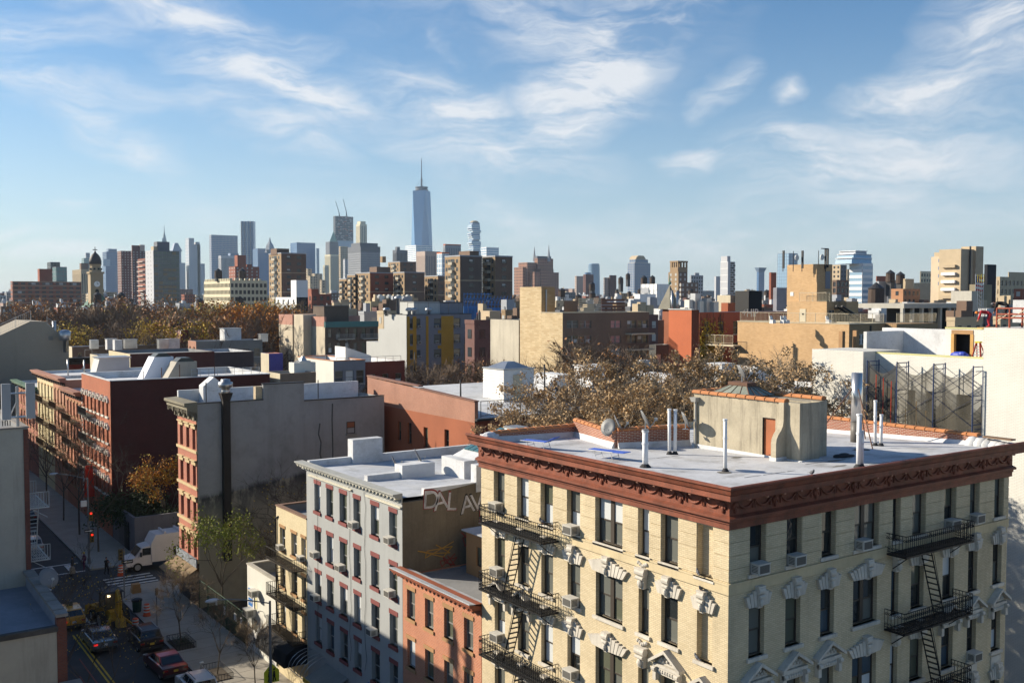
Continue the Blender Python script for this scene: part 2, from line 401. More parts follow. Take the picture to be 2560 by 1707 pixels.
def coping_tiles(parent,p0,p1,mt,tile=.55,w=.36,name='coping_tile'):
 """ridge-shaped terracotta coping tiles along a parapet"""
 p0,p1=Vector(p0),Vector(p1); d=p1-p0; n=max(1,round(d.length/tile)); L_=d.length/n; rz=math.atan2(d.y,d.x); key=('cop',mt.name,round(L_,2),w)
 if key not in MESHC:
  m=MB(); h=w/2
  for(a,b,e)in((0,L_-.07,0),(L_-.07,L_-.008,.025)):
   prof=[(-h-e,-.02-e*.3),(-h-e,.05+e),(-h*.5,.12+e),(h*.5,.12+e),(h+e,.05+e),(h+e,-.02-e*.3)]
   m.prism([(a,y,z)for y,z in prof],(b-a,0,0))
  MESHC[key]=m.mesh(name,mt)
 for i in range(n):inst(parent,name,MESHC[key],p0+d*(i/n),rz)
def text_mesh(body,size,ext=.01):
 c=bpy.data.curves.new('t','FONT'); c.body=body; c.size=size; c.extrude=ext; c.align_x='CENTER'
 o=bpy.data.objects.new('t',c); COL.objects.link(o); bpy.context.view_layer.update()
 me=bpy.data.meshes.new_from_object(o.evaluated_get(bpy.context.evaluated_depsgraph_get())); bpy.data.objects.remove(o); return me
def letters(parent,name,body,size,mt,F,s,z,out=.01,rot=0,shear=0):
 me=text_mesh(body,size,.004); me.materials.clear(); me.materials.append(mt)
 o=bpy.data.objects.new(name,me); link(o,parent,F.p(s,z,out)); o.rotation_euler=(R(90),0,F.rz); return o
X0=27.07
FL=Face('L',X0)
# ------------------------------------------------------------------ yellow brick tenement in the foreground
B_YEL=brick('yellow_brick',(.60,.50,.33),(.52,.425,.27),(.40,.335,.23),.23,.075,.009,.12,.22,.85,.5)
M_BELT=mat('belt_stone',(.55,.45,.28),.85,.12,.18,2)
M_CORN=mat('red_oxide_cornice',(.205,.062,.034),.65,.35,.45,3.5,.3)
Y0,Y1,XR=24.97,41.45,46.1
FF=Face('F',Y0)
yb=thing('yellow_brick_tenement','yellow brick corner tenement with rust red cornice in the foreground','building',(X0,Y0,0))
LC=[(40.30,39.40),(38.32,37.42),(36.45,35.55),(34.49,33.59),(32.53,30.80),(29.82,29.20),(28.50,27.57)]
RC=[(28.17,29.03),(30.23,31.11),(32.33,33.18),(34.40,36.01),(36.98,37.51),(38.40,39.35),(40.78,41.69),(42.82,43.58),(44.88,45.66)]
ROWS=[(17.03,18.96),(13.84,15.76),(10.62,12.54),(7.40,9.32),(4.2,6.1)]
ROWS2=[(17.15,19.0),(13.97,15.88),(10.78,12.68),(7.55,9.45),(4.3,6.2)]
hL,hR=[],[]
for(a,b)in ROWS:
 for(s0,s1)in LC:
  hL.append((s1,s0,a,b))
for(a,b)in ROWS2:
 for(s0,s1)in RC:hR.append((s0,s1,a,b))
niche=[(25.75,26.55,16.95,18.9),(25.75,26.55,13.7,15.6)]
w=MB(); FL.wall(w,Y0,Y1,0,19.0,hL+niche,.28); FF.wall(w,X0,XR,0,19.0,hR,.28)
w.quad((XR,Y0,0),(XR,Y1,0),(XR,Y1,20.2),(XR,Y0,20.2)); w.quad((XR,Y1,0),(X0,Y1,0),(X0,Y1,20.2),(XR,Y1,20.2))
for(s0,s1,z0,z1)in niche:FL.quad(w,s0,s1,z0,z1,-.27)
part(yb,'wall',w,B_YEL)
def bands(F,lo,hi,cols,zs):
 edges=[lo];
 for c in sorted([tuple(sorted(c))for c in cols]):edges+=[c[0]-.02,c[1]+.02]
 edges.append(hi)
 for i in range(0,len(edges),2):
  a,b=edges[i],edges[i+1]
  if b-a<.15:continue
  for(z0,z1)in zs:
   mb=MB(); F.box(mb,a,b,z0,z1,0,.035); part(yb,'brick_band',mb,B_YEL)
BZ=[(17.02,17.46),(17.49,17.95),(17.98,18.44),(18.47,18.94)]
bands(FL,Y0-.035,Y1,LC+[(25.75,26.55)],BZ); bands(FF,X0,XR,RC,BZ)
mb=MB(); mb.box(X0-.07,Y0-.07,16.55,X0,Y1,16.90); mb.box(X0,Y0-.07,16.55,XR,Y0,16.90); part(yb,'belt_course',mb,M_BELT)
mb=MB(); mb.box(X0-.1,Y0-.1,16.90,X0,Y1,16.97); mb.box(X0,Y0-.1,16.90,XR,Y0,16.97); part(yb,'belt_moulding',mb,M_BELT)
for r,(a,b)in enumerate(ROWS[:5]):
 for i,(s0,s1)in enumerate(LC):
  window(yb,FL,s0,s1,a,b,M_FRAME,.2,i==4,GL_L); sill(yb,FL,s0,s1,a)
for(s0,s1,z0,z1)in niche:sill(yb,FL,s0,s1,z0)
for r,(a,b)in enumerate(ROWS2[:5]):
 for i,(s0,s1)in enumerate(RC):
  window(yb,FF,s0,s1,a,b,M_FRAME,.2,i==3,GL_D if r else[G_OLIVE,G_MID,G_DARK]); sill(yb,FF,s0,s1,a)
def fan_head(F,s,z,w_):
 key=('fan',round(w_,1))
 if key not in MESHC:
  m=MB(); k=MB()
  if w_>.7:
   n=3 if w_<1.2 else 5
   for sgn in(-1,1):
    x=.13
    step=(w_/2+.12-.13)/(n if w_<1.2 else n)
    for j in range(n):
     x0_,x1_=x,x+step-.012; t=.05+.05*(n-j)*.3; h0=.62-.10*j*(3/n); fl0,fl1=x0_*.28,x1_*.30
     q=[(sgn*x0_,0),(sgn*x1_,0),(sgn*(x1_+fl1),h0),(sgn*(x0_+fl0),h0)]
     if sgn<0:q=q[::-1]
     m.prism([(a,.02,b)for a,b in q],(0,-.08-t,0)); x+=step
  kw=.13 if w_>.7 else .2
  k.prism([(-kw*.8,.02,-.06),(kw*.8,.02,-.06),(kw,.02,.5),(-kw,.02,.5)],(0,-.2,0)); k.tube((-kw*1.35,-.16,.6),(kw*1.35,-.16,.6),.15,.15,10)
  k.tube((-kw*1.1,-.24,.38),(kw*1.1,-.24,.38),.07,.07,8); k.ell((0,-.22,.15),kw*.7,.1,.17); k.box(-kw*1.5,-.28,.72,kw*1.5,.02,.78)
  MESHC[key]=(m.mesh('lintel',M_STONE)if m.f else None,k.mesh('keystone',M_STONE))
 lm,km=MESHC[key]
 if lm:o=inst(yb,'lintel',lm,F.p(s,z+.03),F.rz); c=bpy.data.objects.new('keystone',km); c.parent=o; COL.objects.link(c)
 else:inst(yb,'keystone',km,F.p(s,z+.03),F.rz)
def pediment(F,s,z,w_):
 key=('ped',round(w_,1))
 if key not in MESHC:
  m=MB(); t=MB(); W=w_/2+.3
  m.box(-W,-.16,.30,W,.02,.42)
  for sg in(-1,1):
   q=[(sg*(W+.12),.42),(sg*(W+.12),.54),(0,1.12),(0,.98)]
   if sg>0:q=q[::-1]
   m.prism([(a,.02,b)for a,b in q],(0,-.34,0))
   m.box(sg*(W-.2),-.2,-.25,sg*(W-.02),.02,.30); m.tube((sg*(W-.2),-.2,.2),(sg*(W-.02),-.2,.2),.1,.1,8)
  t.prism([(-W*.85,.02,.44),(W*.85,.02,.44),(0,.02,.94)],(0,-.08,0)); t.box(-W+.2,-.1,.02,W-.2,.02,.28)
  for i in range(9):a=-W*.55+W*1.1*i/8; t.ell((a,-.1,.55+.14*(1-abs(a)/W)*(i%2+.5)),.07,.05,.07,6,4)
  for i in range(7):t.ell((-W*.55+W*1.1*i/6,-.12,.15),.07,.04,.08,6,4)
  MESHC[key]=(m.mesh('pediment',M_STONE),t.mesh('carving',M_STONE))
 a,b=MESHC[key]; o=inst(yb,'pediment',a,F.p(s,z),F.rz); c=bpy.data.objects.new('carving',b); c.parent=o; COL.objects.link(c)
for r in(1,2,3):
 for i,(s0,s1)in enumerate(LC):
  (pediment if(r==2 and i in(0,1,6))else fan_head)(FL,(s0+s1)/2,ROWS[r][1],s0-s1)
 for i,(s0,s1)in enumerate(RC):
  (pediment if(r==2 and i in(0,1,2,6,7,8))else fan_head)(FF,(s0+s1)/2,ROWS2[r][1],s1-s0)
fan_head(FL,26.15,15.65,.8); pediment(FL,26.1,12.1,.9)
for F_,s,z in((FL,29.51,16.85),(FL,29.51,13.66)):
 m=MB()
 for i in range(5):m.ell(F_.p(s-.24+.12*i,z-.12-.1*(1-abs(i-2)/2),.08),.08,.08,.09,6,4)
 part(yb,'sill_carving',m,M_STONE)
for s in(43.2,45.27):m=MB(); FF.box(m,s-.42,s+.42,9.45+.25,10.55,0,.06); part(yb,'carved_panel',m,M_STONE)
PROF=[(.0,18.96),(.10,18.97),(.10,19.16),(.16,19.19),(.16,19.28),(.30,19.33),(.30,19.42),(.10,19.50),(.10,20.10),(.20,20.14),(.66,20.17),(.66,20.36),(.74,20.42),(.80,20.58),(.88,20.63),(.88,20.70),(.80,20.73),(.0,20.52)]
mb=MB()
for(o0,z0),(o1,z1)in zip(PROF,PROF[1:]):
 mb.quad((X0-o0,Y1+.15,z0),(X0-o0,Y0-o0,z0),(X0-o1,Y0-o1,z1),(X0-o1,Y1+.15,z1))
 mb.quad((X0-o0,Y0-o0,z0),(XR+.15,Y0-o0,z0),(XR+.15,Y0-o1,z1),(X0-o1,Y0-o1,z1))
n=len(mb.v); mb.v+=[(X0-o,Y1+.15,z)for o,z in PROF]; mb.f.append(tuple(range(n,n+len(PROF)))); mb.m.append(0)
n=len(mb.v); mb.v+=[(XR+.15,Y0-o,z)for o,z in PROF]; mb.f.append(tuple(range(n,n+len(PROF)))[::-1]); mb.m.append(0)
cor=part(yb,'cornice',mb,M_CORN)
sw=MB(); pts=[(-.46+.92*i/8,-.035,-.26*(1-((i-4)/4)**2))for i in range(9)]
for i,(a,b)in enumerate(zip(pts,pts[1:])):t_=1-abs(i-3.5)/5; sw.tube(a,b,.028+.035*t_,.028+.035*t_,6)
for sg in(-1,1):sw.tube((sg*.47,-.03,.02),(sg*.47,-.03,-.3),.028,.045,6)
swm=sw.mesh('swag',M_CORN)
ro=MB().ell((0,-.03,.08),.13,.06,.10,8,5).ell((0,-.03,-.12),.08,.06,.14,8,5).ell((-.12,-.03,.0),.06,.05,.1,6,4).ell((.12,-.03,.0),.06,.05,.1,6,4); rom=ro.mesh('rosette',M_CORN)
de=MB().box(-.05,-.14,-.05,.05,0,.05); dem=de.mesh('dentil',mat('chipped_paint',(.45,.22,.15),.7,.2))
def frieze(F,lo,hi):
 n=round((hi-lo)/2.35); st=(hi-lo)/n
 for i in range(n+1):
  s=lo+st*i
  inst(cor,'rosette',rom,F.p(s if 0<i<n else(lo+.2 if i==0 else hi-.2),19.80,.10),F.rz)
  if i<n:
   for k in(.30,.70):inst(cor,'swag',swm,F.p(s+st*k,19.94,.10),F.rz,.9)
 k=int((hi-lo)/.95)
 for i in range(k):inst(cor,'dentil',dem,F.p(lo+.5+(hi-lo-1)*i/(k-1),20.13,.42),F.rz)
frieze(FL,Y0,Y1); frieze(FF,X0,XR)
RZ=lambda x,y:20.42-.22*(y-Y0)/16.5*(1+2.0*(x-X0)/19)-.08*(x-X0)/19
mb=MB(); nx=ny=12
for i in range(nx):
 for j in range(ny):
  xa,xb=X0-.02+(XR-X0)*i/nx,X0-.02+(XR-X0)*(i+1)/nx; ya,yb_=Y0-.02+(Y1-Y0)*j/ny,Y0-.02+(Y1-Y0)*(j+1)/ny
  mb.quad((xa,ya,RZ(xa,ya)),(xb,ya,RZ(xb,ya)),(xb,yb_,RZ(xb,yb_)),(xa,yb_,RZ(xa,yb_)))
roof=part(yb,'roof',mb,mat('aluminium_roof_coat',(.47,.48,.50),.75,.16,0,1.2,.3,0,.3,2.5),True)
def roof_wear(m,dark=(.20,.195,.185),lo=.52,hi=.66,amt=.75):
 nt=m.node_tree; N=nt.nodes; L=nt.links; b=N['Principled BSDF']; src=b.inputs['Base Color'].links[0].from_socket; g=N.new('ShaderNodeNewGeometry'); pos=g.outputs['Position']
 c=_mixc(N,L,_range(N,L,_noise(N,L,pos,.55,9,.72),lo,hi,0,amt),src,dark); c=_mixc(N,L,_range(N,L,_noise(N,L,pos,2.4,6,.7,(.35,2.2,1)),.56,.70,0,.45),c,dark); c=_mixc(N,L,_range(N,L,_noise(N,L,pos,.3,4,.6),.5,.7,0,.35),c,(.60,.585,.55)); L.new(c,b.inputs['Base Color'])
roof_wear(MATS['aluminium_roof_coat']); roof_wear(M_ROOFW,(.26,.25,.24),.5,.7,.6); roof_wear(M_ROOFS,(.15,.15,.15),.48,.68,.7)
rs=random.Random(5)
for i in range(17):
 x0_=rs.uniform(27.6,40); y_=25.6+i*.86+rs.uniform(-.1,.1); ln=rs.uniform(2,7); m=MB(); q=x0_;
 if 33.8<x0_+ln and x0_<38 and 27.6<y_<34.8:continue
 while q<min(x0_+ln,45.5):
  d_=rs.uniform(.3,.9); m.quad((q,y_-.03,RZ(q,y_)+.006),(q+d_,y_-.012,RZ(q+d_,y_)+.006),(q+d_,y_+.014,RZ(q+d_,y_)+.006),(q,y_+.03,RZ(q,y_)+.006)); q+=d_+rs.uniform(0,.12)
 part(roof,'roof_seam',m,M_TAR)
for(x,y,a,b)in((29.9,27.9,.45,.35),(36.2,27.3,.7,.2),(33.6,30.6,.3,.18),(35.0,26.2,.5,.14),(40.3,28.9,.5,.4)):
 m=MB(); p=[]
 for k in range(12):t=2*math.pi*k/12; q=rs.uniform(.6,1.1); p.append((x+a*q*math.cos(t),y+b*q*math.sin(t)))
 i=len(m.v); m.v+=[(u,v,RZ(u,v)+.01)for u,v in p]; m.f.append(tuple(range(12))); m.m.append(0); part(roof,'roof_patch',m,mat('roof_stain',(.17,.16,.14),.9,.3))
B_PAR=brick('parapet_brick',(.27,.075,.04),(.20,.05,.03),(.42,.34,.27),.22,.08,.014,.15,.1)
def parapet(p0,p1,zt,name='parapet',white=.28):
 x0_,y0_=p0; x1_,y1_=p1; d=Vector((x1_-x0_,y1_-y0_,0)); nrm=Vector((-d.y,d.x,0)).normalized()*.13; zb=min(RZ(*p0),RZ(*p1))-.3
 m=MB(); a,b=Vector((x0_,y0_,0)),Vector((x1_,y1_,0))
 m.hexa([tuple(q+Vector((0,0,z)))for z in(zb,zt)for q in(a-nrm,b-nrm,b+nrm,a+nrm)]); po=part(yb,name,m,B_PAR)
 m=MB(); n2=nrm*1.9
 for sg in(-1,1):
  za,zc=RZ(*p0),RZ(*p1)
  m.hexa([a+nrm*sg+Vector((0,0,za-.1)),b+nrm*sg+Vector((0,0,zc-.1)),b+n2*sg*1.3+Vector((0,0,zc-.1)),a+n2*sg*1.3+Vector((0,0,za-.1)),a+nrm*sg+Vector((0,0,za+white)),b+nrm*sg+Vector((0,0,zc+white)),b+nrm*sg*1.15+Vector((0,0,zc+white)),a+nrm*sg*1.15+Vector((0,0,za+white))])
 part(po,'flashing',m,M_ROOFW); coping_tiles(po,(x0_,y0_,zt),(x1_,y1_,zt),M_TERRA)
parapet((27.6,Y1-.1),(33.0,Y1-.1),20.62); parapet((33.0,Y1-.1),(31.4,36.2),20.9); parapet((31.4,36.2),(35.2,35.2),21.05)
parapet((XR-.1,Y1),(XR-.1,26.4),20.74,'parapet',.2)
m=MB()
for i in range(9):
 t=i/8; y=26.6-1.9*t; r_=.5-.2*t; m.ell((XR-.15+.1*math.sin(i*2),y,RZ(XR,25)+.02),.55,.4,r_*.75,8,5)
part(roof,'flashing_mound',m,M_ROOFW,True)
m=MB(); m.ell((27.3,41.1,20.35),.55,.35,.42,8,6).box(27.0,40.85,20.1,27.7,41.5,20.62); part(roof,'chimney_stub',m,M_ROOFW)
m=MB().box(45.6,24.6,20.73,46.0,26.0,20.80); part(cor,'cornice_patch',m,mat('rotten_wood',(.17,.11,.07),.9,.25))
M_STUC=mat('weathered_stucco',(.38,.335,.25),.88,.2,.75,1.8,.4)
BX,BY,BX2,BY2=34.75,28.05,37.25,34.4
sb=thing('stair_bulkhead','weathered tan stucco stair bulkhead with rust door on silver roof','bulkhead',(BX,BY,20.2))
FB=Face('L',BX); zt=22.84; D0,D1=29.38,30.12
w=MB(); FB.wall(w,BY,BY2,19.9,zt,[(D0,D1,20.1,22.05)],.16); w.box(BX+.2,BY+.02,19.9,36.05,BY2-.02,zt-.12); Face('F',BY).quad(w,BX,36.1,19.9,zt); w.quad((36.1,BY,19.9),(36.1,BY+.5,19.9),(36.1,BY+.5,zt),(36.1,BY,zt)); w.box(36.08,BY+.5,19.9,BX2,BY2-.01,zt-.06); w.quad((BX,BY2,19.9),(BX,BY2,zt),(BX2,BY2,zt),(BX2,BY2,19.9))
part(sb,'wall',w,M_STUC)
prof=[(0,19.95),(-.66,19.95),(-.66,21.05),(-.62,21.25),(-.50,21.45),(-.33,21.62),(-.22,21.8),(-.18,22.05),(-.18,zt-.02),(0,zt-.02)]
part(sb,'wing_wall',MB().prism([(BX+a,29.06,b)for a,b in prof],(0,-.28,0)),M_STUC)
dr=part(sb,'door',MB().box(BX+.1,D0,20.12,BX+.14,D1,22.02),mat('rust_door',(.34,.11,.045),.6,.14,.1,3))
m=MB(); m.box(BX+.01,D0-.05,22.02,BX+.15,D1+.05,22.08); m.box(BX+.01,D1-.02,20.12,BX+.1,D1+.04,22.0); part(dr,'frame',m,M_TAR)
coping_tiles(sb,(BX+.05,BY2+.05,zt),(BX+.05,28.8,zt),M_TERRA,.55,.3); coping_tiles(sb,(BX+.1,BY2-.05,zt),(BX2,BY2-.05,zt),M_TERRA,.55,.3); coping_tiles(sb,(BX2-.1,BY2,zt),(BX2-.1,BY+.6,zt),M_TERRA,.55,.3)
z_=zt+.02; a=(BX+.35,31.2,BX+2.1,33.7)
base_=[(a[0],a[1],z_),(a[2],a[1],z_),(a[2],a[3],z_),(a[0],a[3],z_)]; cx_,cy_=(a[0]+a[2])/2,(a[1]+a[3])/2; top_=[(cx_-.25,cy_-.5,z_+.42),(cx_+.25,cy_-.5,z_+.42),(cx_+.25,cy_+.5,z_+.42),(cx_-.25,cy_+.5,z_+.42)]; m=MB()
for i in range(4):j=(i+1)%4; m.quad(base_[i],base_[j],top_[j],top_[i])
sk=part(sb,'skylight',m,mat('rusty_skylight',(.22,.24,.20),.4,.35,.3,3)); m=MB()
for i in range(4):
 j=(i+1)%4
 for k in range(4):t=k/4; m.bar(Vector(base_[i]).lerp(Vector(base_[j]),t),Vector(top_[i]).lerp(Vector(top_[j]),t),.04)
m.box(cx_-.32,cy_-.6,z_+.40,cx_+.32,cy_+.6,z_+.56); part(sk,'skylight_ribs',m,mat('rust_iron',(.14,.075,.05),.8,.3))
m=MB(); x_=BX-.07; m.tube((x_,34.2,20.1),(x_,34.2,22.4),.06,.06,8); m.hexa([(x_-.18,34.06,22.4),(x_+.06,34.06,22.4),(x_+.06,34.34,22.4),(x_-.18,34.34,22.4),(x_-.23,34.0,22.62),(x_+.06,34.0,22.62),(x_+.06,34.4,22.62),(x_-.23,34.4,22.62)]); part(sb,'downspout',m,mat('grey_tin',(.33,.33,.31),.6,.15))
m=MB().box(BX-.04,BY-.15,20.05,BX+.04,BY2+.1,20.36); m.box(BX-.1,BY-.1,20.05,36.2,BY-.01,20.34); m.prism([(BX-.7,29.1,20.0),(BX-.7,29.1,20.45),(BX,29.1,20.45),(BX,29.1,20.0)],(0,-.36,0)); part(sb,'flashing',m,M_ROOFW)
for x,y,z1,r_,lb in((28.25,30.75,21.88,.12,'stout white vent pipe by the cornice, nearest to the sun loungers'),(31.9,33.1,22.33,.075,'tall white vent pipe left of its twin before the brick parapet'),(32.1,32.95,22.30,.075,'tall white vent pipe right of its twin before the brick parapet'),(30.1,28.0,22.5,.075,'lone white vent pipe in front of the stucco bulkhead'),(35.3,25.45,22.6,.1,'thick white vent pipe at the shaded roof edge right of the bulkhead'),(35.48,25.4,21.9,.05,'short thin pipe strapped beside the thick pipe at the roof edge'),(42.2,29.5,22.42,.075,'taller white vent pipe near the right brick parapet'),(42.3,29.25,21.75,.075,'shorter white vent pipe near the right brick parapet')):
 pipe(x,y,RZ(x,y),z1,lb,r_)
dish((28.25,30.75,21.9),'grey satellite dish on top of the stout vent pipe',R(60),R(28),.40,.35)
dish((31.2,36.6,20.75),'grey satellite dish left of two on the brick parapet, seen edge on',R(-70),R(20),.40,.32); dish((31.5,36.2,20.95),'grey satellite dish in front of the parapet corner beside its twin',R(50),R(28),.42,.35)
dish((34.1,34.3,21.1),'grey satellite dish half hidden behind the two twin vent pipes',R(60),R(25),.40,.35); dish((cx_,cy_,zt+.55),'grey satellite dish above the rusty skylight of the bulkhead',R(60),R(28),.40,.35)
def lounger(x,y,rz,label,up):
 t=thing('sun_lounger',label,'sun lounger',(x,y,RZ(x,y)),'folding sun loungers'); t.rotation_euler=(0,0,rz)
 def ch(n,mb,m):
  o=bpy.data.objects.new(n,mb.mesh(n,m)); o.parent=t; COL.objects.link(o)
 bl=mat('blue_canvas',(.06,.13,.52),.7,.1)
 ch('bed',MB().box(-.9,-.28,.34,.45,.28,.37),bl)
 e=(1.0,.62)if up else(1.05,.36); ch('backrest',MB().hexa([(.45,-.28,.34),(e[0],-.28,e[1]),(e[0],.28,e[1]),(.45,.28,.34),(.45,-.28,.37),(e[0],-.28,e[1]+.03),(e[0],.28,e[1]+.03),(.45,.28,.37)]),bl)
 for px_ in(-.55,.35):
  for sy in(-.27,.27):ch('leg',MB().tube((px_,sy,.34),(px_+.12,sy,0),.017,.017,6),M_WHITE)
 for sy in(-.29,.29):ch('side_rail',MB().tube((-.92,sy,.35),(.47,sy,.35),.02,.02,6),M_WHITE)
 ch('stretcher',MB().tube((-.5,-.27,.15),(-.5,.27,.15),.015,.015,6).tube((.42,-.27,.15),(.42,.27,.15),.015,.015,6),M_WHITE)
lounger(28.1,38.0,R(-70),'blue folding sun lounger with raised backrest near the parapet corner',True); lounger(28.6,33.6,R(-75),'blue folding sun lounger lying flat in the middle of the roof',False)
t=thing('boiler_flue','shiny steel boiler flue braced by a rusty tripod on the roof','flue',(42.0,31.0,RZ(42,31)))
fx,fy=42.9,31.1; fz=RZ(fx,fy); part(t,'stack',MB().tube((fx,fy,fz+1.0),(fx,fy,fz+3.5),.27,.27,20),mat('steel_flue',(.62,.60,.57),.28,.1,.1,3,0,.9),True); part(t,'base',MB().tube((fx,fy,fz),(fx,fy,fz+1.0),.28,.28,20),mat('sooty_steel',(.12,.11,.10),.5,.2),True)
for dx,dy in((-2.4,.9),(-1.9,-2.3),(1.6,.6)):part(t,'brace',MB().tube((fx+dx*.1,fy+dy*.1,fz+2.7),(fx+dx,fy+dy,RZ(fx+dx,fy+dy)),.03,.03,6),mat('rust_iron',(.14,.075,.05),.8,.3))
t=thing('iron_rail','low black iron rail standing beside the flue on the roof','rail',(40.5,33.4,RZ(40.5,33.4)))
for dx in(-.7,-.1,.5):part(t,'post',MB().tube((40.5+dx,33.4,RZ(40.5,33.4)),(40.5+dx,33.4,21.1),.025,.025,6),M_DARK)
part(t,'top_rail',MB().tube((39.8,33.4,21.1),(41.0,33.4,21.1),.025,.025,6),M_DARK)
m=MB(); m.ell((37.4,27.75,RZ(37.4,27.75)+.08),.42,.2,.12).ell((37.75,27.65,RZ(37.4,27.75)+.05),.3,.12,.07).ell((37.1,27.85,RZ(37.4,27.75)+.06),.25,.16,.1)
solo('tarpaulin','crumpled black tarpaulin lying beside the stair bulkhead','tarpaulin',m,M_TAR,True)
def pigeon(p,rz,label):
 t=thing('pigeon',label,'pigeon',p,'pigeons'); t.rotation_euler=(0,0,rz); g=mat('pigeon_grey',(.10,.105,.12),.7,.3,0,20)
 m=MB(); m.ell((0,0,.11),.13,.065,.07,10,6,Matrix.Rotation(R(-18),3,'Y')); m.ell((.12,0,.2),.045,.04,.045,8,5); m.tube((.09,0,.14),(.12,0,.2),.05,.035,8); m.tube((.155,0,.2),(.19,0,.19),.012,.004,5)
 for q,mm,nn in((m,g,'body'),(MB().hexa([(-.1,-.035,.08),(-.1,.035,.08),(-.25,.05,.05),(-.25,-.05,.05),(-.1,-.035,.1),(-.1,.035,.1),(-.25,.05,.06),(-.25,-.05,.06)]),g,'tail'),(MB().tube((.02,.02,.06),(.02,.02,0),.008,.008,5).tube((.02,-.02,.06),(.02,-.02,0),.008,.008,5),mat('pigeon_leg',(.4,.12,.1),.6),'legs')):
  o=bpy.data.objects.new(nn,q.mesh(nn,mm,(0,0,0),True)); o.parent=t; COL.objects.link(o)
pigeon((X0-.12,26.4,16.99),R(60),'grey pigeon on the top-storey niche sill near the corner'); pigeon((X0-.15,26.2,16.43),R(200),'grey pigeon on the keystone under the niche near the corner'); pigeon((X0-.08,26.45,13.72),R(80),'grey pigeon on the lower niche sill near the corner')
pigeon((30.6,Y0-.86,20.73),R(250),'pale pigeon perched on the shaded cornice edge'); pigeon((X0-.95,35.25,17.45),R(230),'grey pigeon on the fire escape rail of the sunlit facade'); pigeon((X0-.95,35.05,17.42),R(120),'grey pigeon beside another on the sunlit fire escape rail')
yl=[(0,0,.1),(0,3,0),(1,0,0),(1,3,0),(2,0,0),(2,3,0)]
for r,c,d in yl:
 s0,s1=LC[c]; aircon(FL,(s0+s1)/2+d,ROWS[r][0]+.02,'air conditioner %s the fire escape, %s row from the cornice, sunlit yellow facade'%('behind' if c==0 else 'right of',ORD[r]),'air conditioners of the yellow tenement')
for r,c in((0,0),(0,1),(0,3),(0,7),(0,6),(2,7)):
 s0,s1=RC[c]; aircon(FF,(s0+s1)/2-(.42 if c==3 else .05),ROWS2[r][0]+.02,'air conditioner in %s row, %s window from the corner, shaded yellow facade'%(ORD[r],ORD[c]),'air conditioners of the yellow tenement',.05)
# ------------------------------------------------------------------ fire escapes
def fire_escape(F,s0,s1,levels,label,stairdir,depth=.95,mt=None,ornate=True,rail=.85,stair_at=None,group='fire escapes'):
 mt=mt or M_BLACK; t=thing('fire_escape',label,'fire escape',F.p((s0+s1)/2,levels[-1]),group); a,b=min(s0,s1),max(s0,s1)
 for li,z in enumerate(levels):
  m=MB()
  for o in(.06,depth):F.box(m,a,b,z-.07,z,o-.03,o+.03)
  for e in(a,b):F.box(m,e-.03,e+.03,z-.07,z,0,depth)
  k=int(depth/.1)
  for i in range(1,k):o=depth*i/k; F.box(m,a,b,z-.035,z,o-.016,o+.016)
  for i in range(1,int((b-a)/.8)):q=a+.8*i; F.box(m,q-.02,q+.02,z-.075,z-.035,.06,depth)
  for q in(a+.5,b-.5):m.tube(F.p(q,z-.05,depth*.9),F.p(q,z-.75,.02),.022,.022,5)
  part(t,'platform',m,mt)
  m=MB(); zz=z+rail
  runs=[((a,depth),(b,depth)),((a,0),(a,depth)),((b,0),(b,depth))]
  for(p,o0),(q,o1)in runs:
   for h in(z+.1,zz):m.tube(F.p(p,h,o0),F.p(q,h,o1),.02,.02,5)
   n=max(2,int((abs(q-p)+abs(o1-o0))/.145))
   for i in range(n+1):
    f=i/n; u=p+(q-p)*f; o=o0+(o1-o0)*f; m.tube(F.p(u,z,o),F.p(u,zz,o),.016,.016,4,False)
    if ornate and i<n:
     u2=p+(q-p)*(f+.5/n); o2=o0+(o1-o0)*(f+.5/n)
     for hz in(.22,.66):
      ring=[]
      for j in range(7):
       th=2*math.pi*j/6; du=.05*math.cos(th); ring.append(F.p(u2+(du if p!=q else 0),z+hz*rail/.85+.05*math.sin(th),o2+(du if p==q else 0)))
      for g,h in zip(ring,ring[1:]):m.tube(g,h,.014,.014,3,False)
  part(t,'railing',m,mt)
  if li+1<len(levels):
   z2=levels[li+1]; c=(stair_at if stair_at is not None else(a+b)/2); ru=(z-z2)*.36*stairdir; u0,u1=c,c+ru
   m=MB()
   for o in(depth*.30,depth*.82):m.tube(F.p(u0,z,o),F.p(u1,z2,o),.035,.035,4)
   n=int((z-z2)/.25)
   for i in range(1,n):f=i/n; u=u0+(u1-u0)*f; h=z+(z2-z)*f; F.box(m,u-.07,u+.07,h-.012,h+.012,depth*.30,depth*.82)
   part(t,'stair',m,mt)
   m=MB(); hr=[F.p(u0-.1*stairdir,z+.75,depth*.84),F.p(u1-.3*stairdir,z2+.9,depth*.84)]; m.tube(hr[0],hr[1],.014,.014,5)
   part(t,'handrail',m,mt)
 return t
fire_escape(FL,35.15,40.25,[16.52,13.28,10.05,6.8],'black wrought iron fire escape on the sunlit yellow brick facade',1,stair_at=37.3)
fire_escape(FF,36.55,41.6,[16.72,13.5,10.28,7.05],'black wrought iron fire escape on the shaded yellow brick facade',1,stair_at=38.6)
